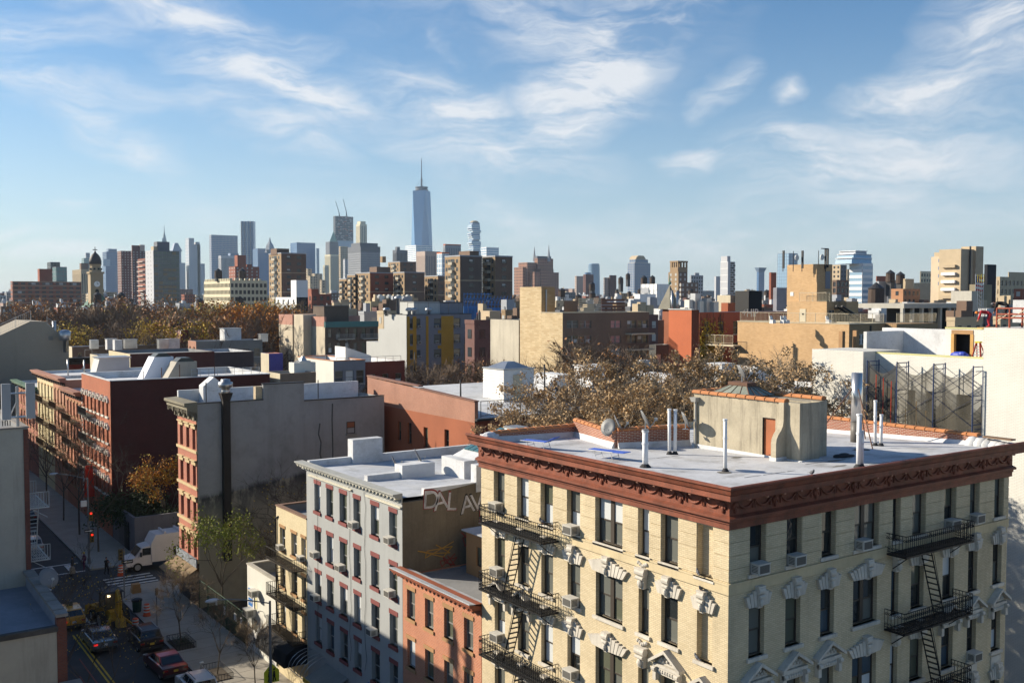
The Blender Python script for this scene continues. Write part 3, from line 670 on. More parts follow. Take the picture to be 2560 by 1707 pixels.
# ------------------------------------------------------------------ helper for a plain building body
def body(root,x0,x1,y0,y1,zt,mL,mF=None,hL=(),hF=(),depth=.18,ph=.5,roofm=None,z0=0,slope=0,cop=None,pt=.25,rooflow=None):
 """outer walls with openings (left and front), parapet ring, roof sheet"""
 mF=mF or mL; w=MB(); Face('L',x0).wall(w,y0,y1,z0,zt,hL,depth); w.cur=1; Face('F',y0).wall(w,x0,x1,z0,zt,hF,depth);
 w.quad((x1,y0,z0),(x1,y1,z0),(x1,y1,zt),(x1,y0,zt)); w.cur=0; w.quad((x1,y1,z0),(x0,y1,z0),(x0,y1,zt),(x1,y1,zt))
 w.cur=1
 for q in([(x0,y0),(x1,y0),(x1-pt,y0+pt),(x0+pt,y0+pt)],[(x1,y0),(x1,y1),(x1-pt,y1-pt),(x1-pt,y0+pt)],[(x1,y1),(x0,y1),(x0+pt,y1-pt),(x1-pt,y1-pt)],[(x0,y1),(x0,y0),(x0+pt,y0+pt),(x0+pt,y1-pt)]):
  w.quad(*[(a,b,zt)for a,b in q])
 wall=part(root,'wall',w,[mL,mF])
 zr=zt-ph; m=MB(); a,b,c,d=x0+pt,x1-pt,y0+pt,y1-pt
 m.quad((a,c,zr-slope*0),(b,c,zr),(b,d,zr+slope),(a,d,zr+slope))
 for(p,q)in(((a,c),(a,d)),((a,d),(b,d)),((b,d),(b,c)),((b,c),(a,c))):
  m.quad((p[0],p[1],zr-.3),(p[0],p[1],zt),(q[0],q[1],zt),(q[0],q[1],zr-.3))
 part(root,'roof',m,roofm or M_ROOFS)
 if cop:
  m=MB(); e=.06; z1=zt+.09
  m.box(x0-e,y0-e,zt+.002,x0+pt+e,y1+e,z1); m.box(x1-pt-e,y0-e,zt+.002,x1+e,y1+e,z1); m.box(x0+pt+e,y0-e,zt+.002,x1-pt-e,y0+pt+e,z1); m.box(x0+pt+e,y1-pt-e,zt+.002,x1-pt-e,y1+e,z1); part(root,'coping',m,cop)
 return wall
def cornice(root,F,s0,s1,zb,zt,out,mt,brackets=0,bm=None,dent=0):
 m=MB(); h=zt-zb; prof=[(0,0),(.08,0),(.08,.42),(.14,.48),(out*.8,.62),(out*.8,.74),(out,.86),(out,1.0),(0,1.04)]; a,b=min(s0,s1)-.05,max(s0,s1)+.05
 pts=[F.p(a,zb+z*h,o)for o,z in prof]; d=F.p(b,0)-F.p(a,0)
 m.prism(pts if F.k=='F' else pts,d); c=part(root,'cornice',m,mt)
 for i in range(brackets):
  s=a+.25+(b-a-.5)*i/max(1,brackets-1); k=MB()
  F.box(k,s-.1,s+.1,zb+.05*h,zb+.6*h,.08,.28); F.box(k,s-.1,s+.1,zb+.35*h,zb+.62*h,.28,out*.75); part(c,'bracket',k,bm or mt)
 for i in range(dent):
  s=a+.15+(b-a-.3)*i/max(1,dent-1); k=MB(); F.box(k,s-.09,s+.09,zb+.42*h,zb+.6*h,.09,out*.7); part(c,'dentil',k,bm or mt)
 return c
def flat_lintel(root,F,s0,s1,z,mt,h=.3,ov=.12,out=.05,name='lintel'):
 m=MB(); F.box(m,min(s0,s1)-ov,max(s0,s1)+ov,z,z+h,-.1,out); return part(root,name,m,mt)
def wires(label,pts_list,r=.012,sag=.35,mt=None):
 m=MB()
 for a,b in pts_list:
  a,b=Vector(a),Vector(b); n=8; pr=a
  for i in range(1,n+1):f=i/n; p=a.lerp(b,f)-Vector((0,0,sag*4*f*(1-f))); m.tube(pr,p,r,r,4,False); pr=p
 return solo('cable',label,'cable',m,mt or M_BLACK)
# ------------------------------------------------------------------ orange brick house beside it
B_ORA=brick('orange_brick',(.46,.16,.075),(.38,.12,.058),(.50,.35,.26),.21,.075,.011,.12,.12,.85,.5)
M_BRST=mat('brownstone',(.36,.21,.10),.8,.14,.15,2)
oh=thing('orange_brick_house','low orange brick house between the grey and yellow tenements','building',(X0,41.5,0))
OC=[(49.23,48.30),(47.20,46.27),(45.16,44.24),(43.16,42.27)]; OR_=[(9.30,10.95),(6.50,8.12),(3.7,5.3)]
body(oh,X0,39.0,41.5,49.72,11.6,B_ORA,B_ORA,[(b,a,z0,z1)for a,b in OC for z0,z1 in OR_],(),.22,.05,M_ROOFG,0)
for z0,z1 in OR_:
 for a,b in OC:window(oh,FL,a,b,z0,z1,M_FRAMEG,.17,gl=[G_MID,G_MID,G_BLIND,G_OLIVE]); sill(oh,FL,a,b,z0,M_BRST,.1,.17,.08); flat_lintel(oh,FL,a,b,z1,M_BRST,.22,.08)
cornice(oh,FL,41.5,49.9,11.45,12.05,.75,mat('brown_cornice',(.24,.075,.038),.6,.15,.15),0,None,20)
m=MB(); m.prism([(X0-.76,41.45,12.08),(X0-.76,41.45,12.14),(X0+.5,41.45,11.9),(X0+.5,41.45,11.8)],(0,8.5,0)); part(oh,'roof_apron',m,M_ROOFS)
sh=thing('roof_shed','small brown stucco roof shed with two windows beside graffiti wall','shed',(30.5,45.2,11.6)); M_SHED=mat('brown_stucco',(.30,.165,.075),.9,.10,.08,1)
body(sh,30.4,37.5,44.2,48.2,14.0,M_SHED,M_SHED,[(45.0,45.7,12.2,13.3),(46.4,47.1,12.2,13.3)],(),.1,.02,M_ROOFG,11.55)
for a in(45.0,46.4):window(sh,Face('L',30.4),a,a+.7,12.2,13.3,M_FRAME,.06,gl=[G_OLIVE])
m=MB().box(30.2,44.0,14.005,37.7,48.4,14.08); part(sh,'roof_edge',m,M_ROOFS)
# ------------------------------------------------------------------ grey tenement with dark red lintels
M_GREY=mat('grey_stucco_paint',(.33,.34,.335),.8,.07,.16,1.2,.2)
M_REDL=mat('dark_red_paint',(.20,.06,.055),.7,.12,.06,3)
gt=thing('grey_tenement','pale grey painted tenement with dark red lintels and sills','building',(X0,49.75,0))
GC=[(62.0,60.97),(60.08,59.05),(58.08,57.0),(56.07,55.07),(53.69,52.63),(51.34,50.36)]; GR=[(13.17,15.0),(10.06,11.9),(7.15,9.0),(4.28,6.1)]
RW.seed(11)
w=MB(); FL.wall(w,49.75,63.3,0,15.9,[(b,a,z0,z1)for a,b in GC for z0,z1 in GR],.3); part(gt,'wall',w,M_GREY)
M_GRF=mat('stained_side_wall',(.17,.14,.10),.9,.22,.5,1.2)
FG=Face('F',49.75)
w=MB(); w.prism([(X0+.02,49.75,0),(44.0,49.75,0),(44.0,49.75,16.0),(X0+6.6,49.75,15.9),(X0+6.6,49.75,17.3),(X0+5.1,49.75,17.3),(X0+5.1,49.75,16.35),(X0+1.5,49.75,16.0),(X0+1.5,49.75,15.75),(X0+.02,49.75,15.75)],(0,.3,0)); w.quad((44,50.05,0),(44,63.3,0),(44,63.3,16),(44,50.05,16)); w.quad((44,63.3,0),(X0+.02,63.3,0),(X0+.02,63.3,16),(44,63.3,16)); part(gt,'side_wall',w,M_GRF)
m=MB(); m.quad((X0-.3,49.9,16.0),(44,49.9,15.75),(44,63.3,15.6),(X0-.3,63.6,15.95)); part(gt,'roof',m,mat('grey_white_roof',(.44,.46,.49),.75,.16,.0,1.0,.3,0,.3,3),True)
for(a,b,c,d,z0,z1,nm)in((X0+.1,44,63.0,63.35,15.6,16.35,'parapet'),(X0+3.2,X0+5.5,62.7,63.5,15.7,17.55,'chimney'),(X0+.9,X0+5.2,55.9,56.35,15.7,16.3,'party_wall'),(X0+3.2,X0+5.6,55.6,56.6,15.7,16.75,'chimney'),(X0+5.0,X0+6.7,49.7,50.3,15.8,17.42,'chimney'),(X0+6.7,44,49.76,50.1,15.6,16.1,'parapet'),(X0+1.5,X0+5.0,49.76,50.15,15.9,16.38,'parapet')):
 part(gt,nm,MB().box(a,c,z0,b,d,z1),M_ROOFW)
m=MB(); m.box(X0+5.35,49.64,16.1,X0+6.2,49.7,17.0); part(gt,'chimney_patch',m,M_TAR)
bh=thing('sloped_bulkhead','white sloped stair bulkhead with glazed top on the grey tenement roof','bulkhead',(35,54,15.9))
m=MB(); m.prism([(34.2,53.6,15.7),(39.5,53.6,15.7),(39.5,53.6,18.5),(38.2,53.6,18.5),(34.2,53.6,16.9)],(0,2.6,0)); part(bh,'wall',m,M_ROOFW)
m=MB()
for i in range(4):y=53.75+i*.6; m.hexa([(35.2,y,17.33),(38.1,y,18.5),(38.1,y+.5,18.5),(35.2,y+.5,17.33),(35.2,y,17.40),(38.1,y,18.57),(38.1,y+.5,18.57),(35.2,y+.5,17.40)])
part(bh,'glazing',m,glass('teal_glazing',(.06,.14,.15),.15,.6)); part(bh,'vent_cap',MB().box(38.1,54.2,18.52,39.2,55.6,18.72),M_GALV); part(bh,'step',MB().box(33.6,53.5,15.7,34.3,56.3,17.0),M_ROOFW)
for z0,z1 in GR:
 for a,b in GC:window(gt,FL,a,b,z0,z1,M_FRAMEG,.22,gl=[G_MID,G_OLIVE,G_DARK,G_BLIND]if z0>7 else GL_D); sill(gt,FL,a,b,z0,M_REDL,.06,.2,.09); flat_lintel(gt,FL,a,b,z1,M_REDL,.27,.05,.03)
cornice(gt,FL,49.75,63.9,15.72,16.28,.62,mat('grey_cornice',(.34,.34,.31),.7,.12,.2),0,mat('cream_dentil',(.55,.52,.42),.7,.1),32)
for a,b in((62.8,56.2),(54.2,49.8)):part(gt,'string_course',(lambda m:(FL.box(m,b,a,15.40,15.50,0,.12),m)[1])(MB()),mat('cream_dentil',(.55,.52,.42),.7,.1))
for c,r,lb in((3,0,'fourth window of top row'),(5,0,'last window of top row'),(0,1,'first window of second row'),(2,1,'third window of second row'),(0,2,'first window of third row'),(5,1,'last window of second row'),(4,2,'fifth window of third row')):
 a,b=GC[c]; aircon(FL,(a+b)/2+.1,GR[r][0]+.02,'white air conditioner, %s on the grey tenement'%lb,'air conditioners of the grey tenement',.08)
aircon(FL,55.0,2.4,'shaded air conditioner low on the grey tenement above the red awning','air conditioners of the grey tenement',.1,1.3)
for s,z in((61.5,0),(56.5,0),(54.4,0)):
 m=MB(); pr=None; rr=random.Random(int(s))
 q=FL.p(s,15.6,.04)
 for i in range(14):
  nq=FL.p(s+rr.uniform(-.15,.15),15.6-i*.85,.04); m.tube(q,nq,.011,.011,4,False); q=nq
 solo('facade_cable','black cable hanging down the grey facade near its %s windows'%{61:'left end',56:'fourth',54:'fifth'}[int(s)],'cable',m,M_BLACK)
dish((30.6,57.2,15.9),'grey dish on the grey tenement roof, smaller of the pair',R(60),R(28),.42,.75); dish((32.2,56.9,15.9),'grey dish on the grey tenement roof, larger of the pair',R(60),R(30),.55,1.0)
roof_wear(MATS['grey_white_roof'],(.22,.22,.22)); gw=mat('white_spray',(.55,.53,.52),.8,.45,.3,6); gr_=mat('red_spray',(.24,.045,.04),.8,.2,0,6)
for body_,s,z,sz,mt_,out in[(ch__,PY(px0,1250,49.75).x,PY(px0,py0,49.75).z+dz,1.72-.2*k,[gr_,gw][k]if px0<1140 else[M_BLACK,gw][k],.012+.01*k)for ch__,px0,py0,dz in(('D',1076,1272,0),('A',1103,1276,.05),('L',1127,1274,-.05),('A',1170,1282,0),('V',1194,1280,.06))for k in(0,1)]:
 letters(gt,'graffiti_letter',body_,sz,mt_,FG,s,z+(.04 if mt_==gw else 0),out).rotation_euler=(R(90),R({'D':4,'A':-6,'L':7,'V':-5}[body_]),0)
for i,(s,z,sx,sz)in enumerate(((X0+2.2,12.6,1.5,.5),(X0+4.6,13.1,.9,.6),(X0+5.6,14.5,.7,.6),(X0+3.0,11.9,.8,.5))):
 m=MB(); rr=random.Random(i)
 pts=[FG.p(s+sx*math.sin(k*1.7)*rr.uniform(.4,1),z+sz*math.cos(k*2.3)*rr.uniform(.4,1),.012)for k in range(9)]
 for a,b in zip(pts,pts[1:]):m.tube(a,b,.03,.03,4,False)
 part(gt,'graffiti_scrawl',m,[mat('orange_spray',(.45,.24,.05),.8),gr_,gr_,gr_][i])
# ------------------------------------------------------------------ cream house with fire escape, white shop
B_CRM=brick('cream_brick',(.60,.51,.33),(.54,.45,.28),(.46,.39,.26),.21,.075,.008,.08,.12,.85,.3)
ch_=thing('cream_house','narrow cream painted brick house with iron fire escape','building',(X0,63.35,0))
CC=[(68.18,67.18),(66.08,65.05),(64.12,63.55)]; CC[2]=(64.3,63.5); CR=[(9.3,10.9),(6.6,8.25),(3.8,5.6)]
body(ch_,X0,40,63.36,68.85,12.3,B_CRM,B_CRM,[(b,a,z0,z1)for a,b in CC for z0,z1 in CR],(),.25,.5,M_ROOFG,0,0,mat('brown_coping',(.20,.12,.08),.8,.15))
for z0,z1 in CR:
 for a,b in CC:window(ch_,FL,a,b,z0,z1,M_FRAMEW if z0>9 else M_FRAMEG,.2,gl=[G_DARK,G_BLIND,G_MID]); sill(ch_,FL,a,b,z0,M_BRST,.06,.16); flat_lintel(ch_,FL,a,b,z1,M_BRST,.2,.05)
part(ch_,'downpipe',MB().tube((X0-.08,68.75,.5),(X0-.08,68.75,11.4),.06,.06,8).tube((X0-.08,68.75,11.4),(X0-.02,68.4,11.6),.06,.06,8),M_BLACK)
aircon(FL,67.7,9.32,'air conditioner in the left top window of the cream house','air conditioners of the cream house',.08,.9); aircon(FL,63.95,9.32,'air conditioner in the right top window of the cream house','air conditioners of the cream house',.08,.9)
fire_escape(FL,63.6,68.5,[8.75,6.1,3.7],'dark iron fire escape climbing the narrow cream house',-1,.95,mat('brown_iron',(.035,.028,.02),.6,.15),False,.8,67.2)
aw=thing('black_awning','long black canvas awning below the cream house fire escape','awning',(X0,66,2.6)); m=MB()
pr=[(0,3.6),(-.9,3.55),(-1.5,3.2),(-1.7,2.6),(-1.7,2.3),(0,2.3)]; m.prism([(X0+a,63.4,z)for a,z in pr][::-1],(0,5.4,0)); part(aw,'canopy',m,mat('black_canvas',(.010,.010,.012),.85,.1))
for y in(63.6,66,68.5):part(aw,'arm',MB().tube((X0,y,2.35),(X0-1.7,y,2.32),.02,.02,6),M_DARK)
ws=thing('white_shop','small white painted single-storey shop in sunlight','shop',(X0,69,0)); M_WSH=mat('white_wall',(.60,.59,.53),.75,.05,.06,1.5,.2)
body(ws,X0,38,68.95,75.0,6.65,M_WSH,M_WSH,[(72.95,74.1,.1,2.7),(69.3,70.2,.1,2.3)],(),.12,.9,M_ROOFG,0,0,mat('concrete_coping',(.40,.37,.31),.9,.2,.2))
m=MB(); m.box(X0+.06,72.95,.1,X0+.1,74.1,1.75);
for i in range(9):m.box(X0+.02,72.95,.15+i*.18,X0+.06,74.1,.25+i*.18)
d=part(ws,'door',m,M_WHITE); part(d,'door_window',MB().box(X0+.05,73.1,1.75,X0+.1,73.95,2.65),G_MID)
m=MB()
for i in range(13):m.box(X0+.02,69.3,.12+i*.17,X0+.09,70.2,.24+i*.17)
part(ws,'roller_shutter',m,M_WHITE)
part(ws,'shutter_box',MB().box(X0-.3,69.2,2.3,X0,70.6,2.75),M_WHITE)
aircon(FL,72.6,4.75,'bracketed air conditioner high on the white shop wall','air conditioners of the white shop',.25,1.25); aircon(FL,73.6,2.95,'large air conditioner over the white shop door','air conditioners of the white shop',.2,1.5)
sg=thing('shop_sign','blue and white sign board on the white shop wall','sign',(X0-.05,74,3.9)); part(sg,'board',MB().box(X0-.1,73.35,3.5,X0-.01,74.55,5.05),M_WHITE); part(sg,'blue_field',MB().box(X0-.115,73.6,3.6,X0-.1,74.5,4.95),mat('sign_blue',(.04,.17,.48),.5))
for z,t_ in((4.55,'SMALL'),(4.2,'BUSINESS'),(3.85,'OPEN')):letters(sg,'lettering',t_[:5],.3,M_WHITE,FL,74.05,z,.125)
part(ws,'notice',MB().box(X0-.02,72.9,3.6,X0-.005,73.25,4.6),mat('yellow_paper',(.6,.56,.35),.8)); part(ws,'wall_lamp',MB().tube((X0,71.7,3.75),(X0-.3,71.7,3.85),.03,.03,6).lathe((X0-.35,71.7,3.7),[(.1,0),(.06,.16)],8),M_GALV)
aw=thing('bare_awning_frame','bare curved awning frame with torn canvas on the grey tenement','awning',(X0,60,2.5))
for i in range(6):
 y=62.9-i*.5; m=MB(); pr=None
 for k in range(6):
  a=R(90)*k/5; p=(X0-1.6*math.sin(a),y,2.5+1.1*math.cos(a));
  if pr:m.tube(pr,p,.02,.02,5)
  pr=p
 part(aw,'hoop',m,M_GALV)
part(aw,'eave_bar',MB().tube((X0-1.6,63,2.5),(X0-1.6,56.8,2.5),.025,.025,6),M_GALV)
m=MB(); m.hexa([(X0-.05,60.2,3.3),(X0-.05,56.9,3.3),(X0-1.6,56.9,2.62),(X0-1.6,60.2,2.62),(X0-.05,60.2,3.33),(X0-.05,56.9,3.33),(X0-1.6,56.9,2.66),(X0-1.6,60.2,2.66)]); part(aw,'canvas',m,mat('grey_canvas',(.20,.20,.18),.9,.2))
part(aw,'valance',MB().box(X0-1.66,56.9,2.4,X0-1.61,60.3,2.68),mat('yellow_valance',(.55,.36,.04),.7,.1))
aw=thing('red_awning','faded red box awning with black lettering on the grey tenement','awning',(X0,54.5,2)); m=MB(); m.prism([(X0,52.3,2.55),(X0-1.0,52.3,2.45),(X0-1.7,52.3,1.3),(X0-1.7,52.3,.95),(X0,52.3,.95)],(0,4.4,0)); part(aw,'canopy',m,mat('faded_red_canvas',(.42,.085,.085),.8,.12))
o=letters(aw,'lettering','COME',1.05,M_BLACK,Face('L',X0-1.2),54.6,1.5,.20); o.rotation_euler=(R(58),0,FL.rz)
o=letters(aw,'lettering','NAN',.3,M_BLACK,Face('L',X0-1.2),55.6,2.35,.02); o.rotation_euler=(R(58),0,FL.rz)
bs=thing('blue_wall_sign','blue framed wall sign with dark emblem on the grey tenement','sign',(X0,53.2,2.8)); part(bs,'panel',MB().box(X0-.08,52.9,2.75,X0-.01,54.1,4.0),mat('sign_blue2',(.02,.11,.33),.5)); m=MB(); m.ell((X0-.09,53.5,3.35),.02,.28,.2,10,6).box(X0-.1,53.3,3.05,X0-.085,53.7,3.2); part(bs,'emblem',m,M_BLACK)
# ------------------------------------------------------------------ corner building: brick front, long bare side wall
B_RB=brick('red_brown_brick',(.40,.135,.085),(.34,.11,.07),(.40,.25,.19),.21,.075,.01,.1,.08)
M_TANS=mat('tan_trim',(.52,.40,.22),.75,.1,.08,3)
M_SIDE=mat('grey_side_stucco',(.235,.225,.20),.92,.09,.22,.55,.2)
bb=thing('corner_building','corner building with narrow red brick front and long bare grey side wall','building',(X0,87,0))
BC=[(92.16,91.24),(90.26,89.36),(88.46,87.60)]; BR=[(13.98,15.85),(10.75,12.63),(7.5,9.4),(4.3,6.2)]
w=MB(); FL.wall(w,87.02,92.85,0,17.4,[(b,a,z0,z1)for a,b in BC for z0,z1 in BR],.3); part(bb,'front_wall',w,B_RB)
w=MB(); FB_=Face('F',87.0)
w.prism([(X0,87,0),(45.4,87,0),(45.4,87,17.75),(37.05,87,17.85),(37.05,87,19.52),(33.1,87,19.52),(33.1,87,18.12),(X0,87,18.12)],(0,.3,0)); w.quad((45.4,87.3,0),(45.4,92.85,0),(45.4,92.85,17.75),(45.4,87.3,17.75)); w.quad((45.4,92.85,0),(X0,92.85,0),(X0,92.85,18.4),(45.4,92.85,18.4)); sw_=part(bb,'side_wall',w,M_SIDE)
m=MB(); m.quad((X0,87.3,17.6),(45.4,87.3,17.0),(45.4,92.85,17.0),(X0,92.85,17.6)); part(bb,'roof',m,M_ROOFW)
for a,b,z in((X0,33.1,18.12),(37.05,45.4,17.8)):part(bb,'coping',MB().box(a,86.95,z+.002,b,87.38,z+.1),M_DARK)
part(bb,'coping',MB().box(33.05,86.95,19.522,37.1,87.38,19.62),M_DARK)
part(bb,'rear_parapet',MB().box(X0,92.5,17,45.3,92.84,18.9),M_ROOFW); part(bb,'chimney',MB().box(32.5,87.31,17,33.1,87.9,19.35),mat('peeling_plaster',(.45,.36,.24),.9,.3,.2,3))
for x,y,a,b,z in((28.9,91.0,2.0,1.2,19.3),):m=MB(); m.box(x,y,17.4,x+a,y+b,z); m.prism([(x,y-.05,z),(x+a,y-.05,z),(x+a/2,y-.05,z+.8)],(0,b+.1,0)); part(bb,'roof_dormer',m,M_ROOFW)
for z0,z1 in BR:
 for a,b in BC:
  window(bb,FL,a,b,z0,z1,M_FRAME,.25,gl=[G_DARK]); flat_lintel(bb,FL,a,b,z1,M_TANS,.34,.16,.1); flat_lintel(bb,FL,a,b,z1+.34,M_TANS,.12,.28,.22,'hood'); m=MB(); FL.box(m,b-.3,a+.3,z1-.2,z1+.05,0,.05); part(bb,'lintel_ear',m,M_TANS)if False else None
 m=MB(); FL.box(m,87.02,92.9,z0-.26,z0-.02,0,.14); part(bb,'sill_course',m,M_TANS)
 m=MB(); FL.box(m,87.02,92.86,z1-.12,z1+.16,0,.03); part(bb,'lintel_course',m,M_TANS)if False else None
cornice(bb,FL,86.95,93.0,16.6,18.25,1.15,mat('olive_cornice',(.22,.195,.135),.7,.25,.25),5,mat('olive_bracket',(.16,.14,.10),.8,.3),12)
part(bb,'flue',MB().box(29.2,86.45,4,29.85,86.98,18.3).hexa([(29.2,86.45,18.3),(29.85,86.45,18.3),(29.85,86.98,18.3),(29.2,86.98,18.3),(29.0,86.3,19.0),(30.05,86.3,19.0),(30.05,87.1,19.0),(29.0,87.1,19.0)]),mat('rusty_flue',(.028,.022,.018),.7,.3,.1,2))
part(bb,'exhaust_fan',MB().lathe((29.52,86.7,19.0),[(.45,0),(.35,.2),(.38,.45),(.62,.5),(.62,.95),(.4,1.0),(.4,1.2),(.1,1.25)],18),M_GALV,True)
part(bb,'roof_pole',MB().tube((28.2,88.0,17),(28.2,88.0,19.9),.05,.05,6).tube((38.9,88,17),(38.9,88,19.6),.05,.05,6),M_DARK)
wn=window(bb,Face('F',86.98),41.35,42.22,14.4,15.55,M_FRAME,-.03,gl=[mat('orange_shade',(.28,.10,.045),.8)]); part(bb,'sill',MB().box(41.25,86.8,14.25,42.32,87,14.4),M_SIDE)
def mould_wall():
 m,nt,N,L,b=_nt('stained_grey_stucco'); g=N.new('ShaderNodeNewGeometry'); pos=g.outputs['Position']; col=_wear(N,L,pos,(.28,.275,.265),.10,.25,.55)
 s=N.new('ShaderNodeSeparateXYZ'); L.new(pos,s.inputs[0]); e=N.new('ShaderNodeMath'); e.operation='MULTIPLY_ADD'; L.new(s.outputs[0],e.inputs[0]); e.inputs[1].default_value=-.13; L.new(s.outputs[2],e.inputs[2])
 h=_range(N,L,e.outputs[0],6.6,6.1); h2=_range(N,L,e.outputs[0],3.8,6.2); mm=N.new('ShaderNodeMath'); mm.operation='MULTIPLY'; L.new(h,mm.inputs[0]); L.new(h2,mm.inputs[1]); n=_range(N,L,_noise(N,L,pos,.9,7,.72,(1,1,.45)),.40,.52); m3=N.new('ShaderNodeMath'); m3.operation='MULTIPLY'; L.new(mm.outputs[0],m3.inputs[0]); L.new(n,m3.inputs[1])
 low=_range(N,L,e.outputs[0],6.2,6.1); col=_mixc(N,L,low,col,(.31,.275,.205)); n2=_range(N,L,_noise(N,L,pos,.5,6,.65),.5,.75,0,.5); col=_mixc(N,L,n2,col,(.13,.125,.115)); col=_mixc(N,L,m3.outputs[0],col,(.04,.04,.042)); L.new(col,b.inputs['Base Color']); b.inputs['Roughness'].default_value=.92; return m
sw_.data.materials[0]=mould_wall()
for pts in([(38.6,15.6),(38.45,14.6),(38.7,13.8),(38.6,12.7),(38.8,11.8),(39.2,11.5)],[(39.9,17.4),(39.85,15.9),(39.9,13),(39.85,11)]):
 m=MB();
 for(a,b),(c,d)in zip(pts,pts[1:]):m.tube((a,86.99,b),(c,86.99,d),.07,.07,5)
 part(bb,'wall_crack',m,mat('dark_patching',(.11,.108,.105),.95,.1))
cp=thing('corner_canopy','brown sloped shop canopy at the street corner, graffiti on its gutter board','awning',(X0,90,3)); m=MB(); m.hexa([(X0,87.2,3.5),(X0,93,3.5),(X0-1.8,93.2,2.6),(X0-1.8,87.0,2.6),(X0,87.2,3.6),(X0,93,3.6),(X0-1.8,93.2,2.7),(X0-1.8,87.0,2.7)]); part(cp,'canopy',m,mat('brown_canopy',(.19,.125,.06),.7,.12)); part(cp,'fascia',MB().box(X0-.25,87.1,3.62,X0-.15,93,4.4),mat('graffiti_board',(.20,.22,.25),.8,.6,0,9))
part(bb,'shopfront',MB().box(X0-.05,87.1,0,X0-.01,92.8,3.2),mat('dark_shopfront',(.03,.03,.035),.4,.3,0,1))
# ------------------------------------------------------------------ terrace beyond the cross street
B_RED=brick('brick_red',(.40,.125,.06),(.34,.10,.05),(.30,.15,.10),.21,.075,.01,.1,.06)
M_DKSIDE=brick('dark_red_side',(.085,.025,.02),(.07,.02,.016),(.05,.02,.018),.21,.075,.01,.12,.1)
M_HOOD=mat('white_hood',(.68,.64,.56),.75,.1,.1,3)
rh=thing('red_brick_tenement','red brick tenement with white arched window hoods beyond the crossing','building',(X0,118.6,0))
RCx=[120.13+i*2.025 for i in range(7)]; RR=[(13.8,15.66),(10.75,12.57),(7.7,9.5),(4.7,6.5),(1.5,3.4)]
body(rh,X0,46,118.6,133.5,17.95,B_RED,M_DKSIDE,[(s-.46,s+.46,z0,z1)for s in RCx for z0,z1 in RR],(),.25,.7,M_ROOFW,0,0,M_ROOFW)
for z0,z1 in RR[:4]:
 for s in RCx:
  window(rh,FL,s-.46,s+.46,z0,z1,M_FRAMEG,.2,gl=[G_DARK,G_MID,G_DARK]); sill(rh,FL,s-.46,s+.46,z0,M_HOOD,.2,.2,.16)
  if 'hood' not in MESHC:
   m=MB(); n=8
   for k in range(n):
    t0,t1=math.pi*k/n,math.pi*(k+1)/n
    q=[(.72*math.cos(t),.42*math.sin(t))for t in(t0,t1)]+[(.5*math.cos(t),.22*math.sin(t))for t in(t1,t0)]; m.prism([(a,.02,b)for a,b in q],(0,-.24,0))
   m.box(-.74,-.2,-.25,-.5,.02,0); m.box(.5,-.2,-.25,.74,.02,0); m.box(-.1,-.3,.18,.1,.02,.5); MESHC['hood']=m.mesh('window_hood',M_HOOD)
  inst(rh,'window_hood',MESHC['hood'],FL.p(s,z1+.02),FL.rz)
for i in range(24):part(rh,'quoin',(lambda m:(FL.box(m,133.2,133.5,2+i*.55,2.3+i*.55,0,.05),m)[1])(MB()),M_HOOD)if i<24 else None
fire_escape(FL,126.0,130.6,[13.3,10.2,7.1],'green-grey fire escape on the red brick tenement with white hoods',-1,1.1,mat('green_iron',(.06,.065,.055),.6,.2),False,.9)
for i,(x,y,a,b,z)in enumerate(((PY(380,930,124).x,124,2.6,2.6,20.2),(PY(436,930,120.5).x,120.5,2.7,2.6,19.75))):
 b_=thing('roof_bulkhead',['white metal stair bulkhead with blue-lit slope on the red tenement roof','tan stair bulkhead with dark skylight near the red tenement edge'][i],'bulkhead',(x,y,17.3)); m=MB(); m.prism([(x-1.2,y,17.2),(x+a,y,17.2),(x+a,y,z),(x+.3,y,z)],(0,b,0)); part(b_,'wall',m,[mat('blue_white_metal',(.62,.66,.74),.5,.05),mat('tan_bulkhead',(.36,.33,.28),.85,.12,.2)][i])  # blue light on the white metal is put into its colour
 m=MB(); m.prism([(x+.4,y+.3,z+.005),(x+a-.2,y+.3,z+.005),(x+a-.7,y+.3,z+.45),(x+.9,y+.3,z+.45)],(0,b-.6,0)); part(b_,'skylight',m,mat('dark_skylight',(.06,.065,.06),.4,.3))
for i in range(5):x=31+i*2.1; solo('vent_pipe','rusty thin pipe, %s from the avenue on the red tenement roof'%ORD[i],'vent pipe',MB().tube((x,119.6,17.2),(x,119.6,18.9+.3*(i%3)),.06,.06,6).lathe((x,119.6,17.2),[(.14,0),(.08,.15)],8),mat('rust_iron',(.14,.075,.05),.8,.3),group='roof vent pipes')
f=thing('roof_fence','galvanised mesh fence across the red tenement roof','fence',(38,119.2,17.3))
for i in range(9):part(f,'post',MB().tube((36.5+i*1.05,119.3,17.2),(36.5+i*1.05,119.3,18.9),.03,.03,5),M_GALV)
m=MB()
for z in(17.6,18.0,18.4,18.85):m.tube((36.5,119.3,z),(44.9,119.3,z),.02,.02,4)
for i in range(60):m.tube((36.5+i*.14,119.3,17.6),(36.5+i*.14,119.3,18.85),.008,.008,3,False)
part(f,'mesh',m,M_GALV)
M_BRN=mat('brown_red_paint',(.37,.15,.085),.8,.12,.15,2)
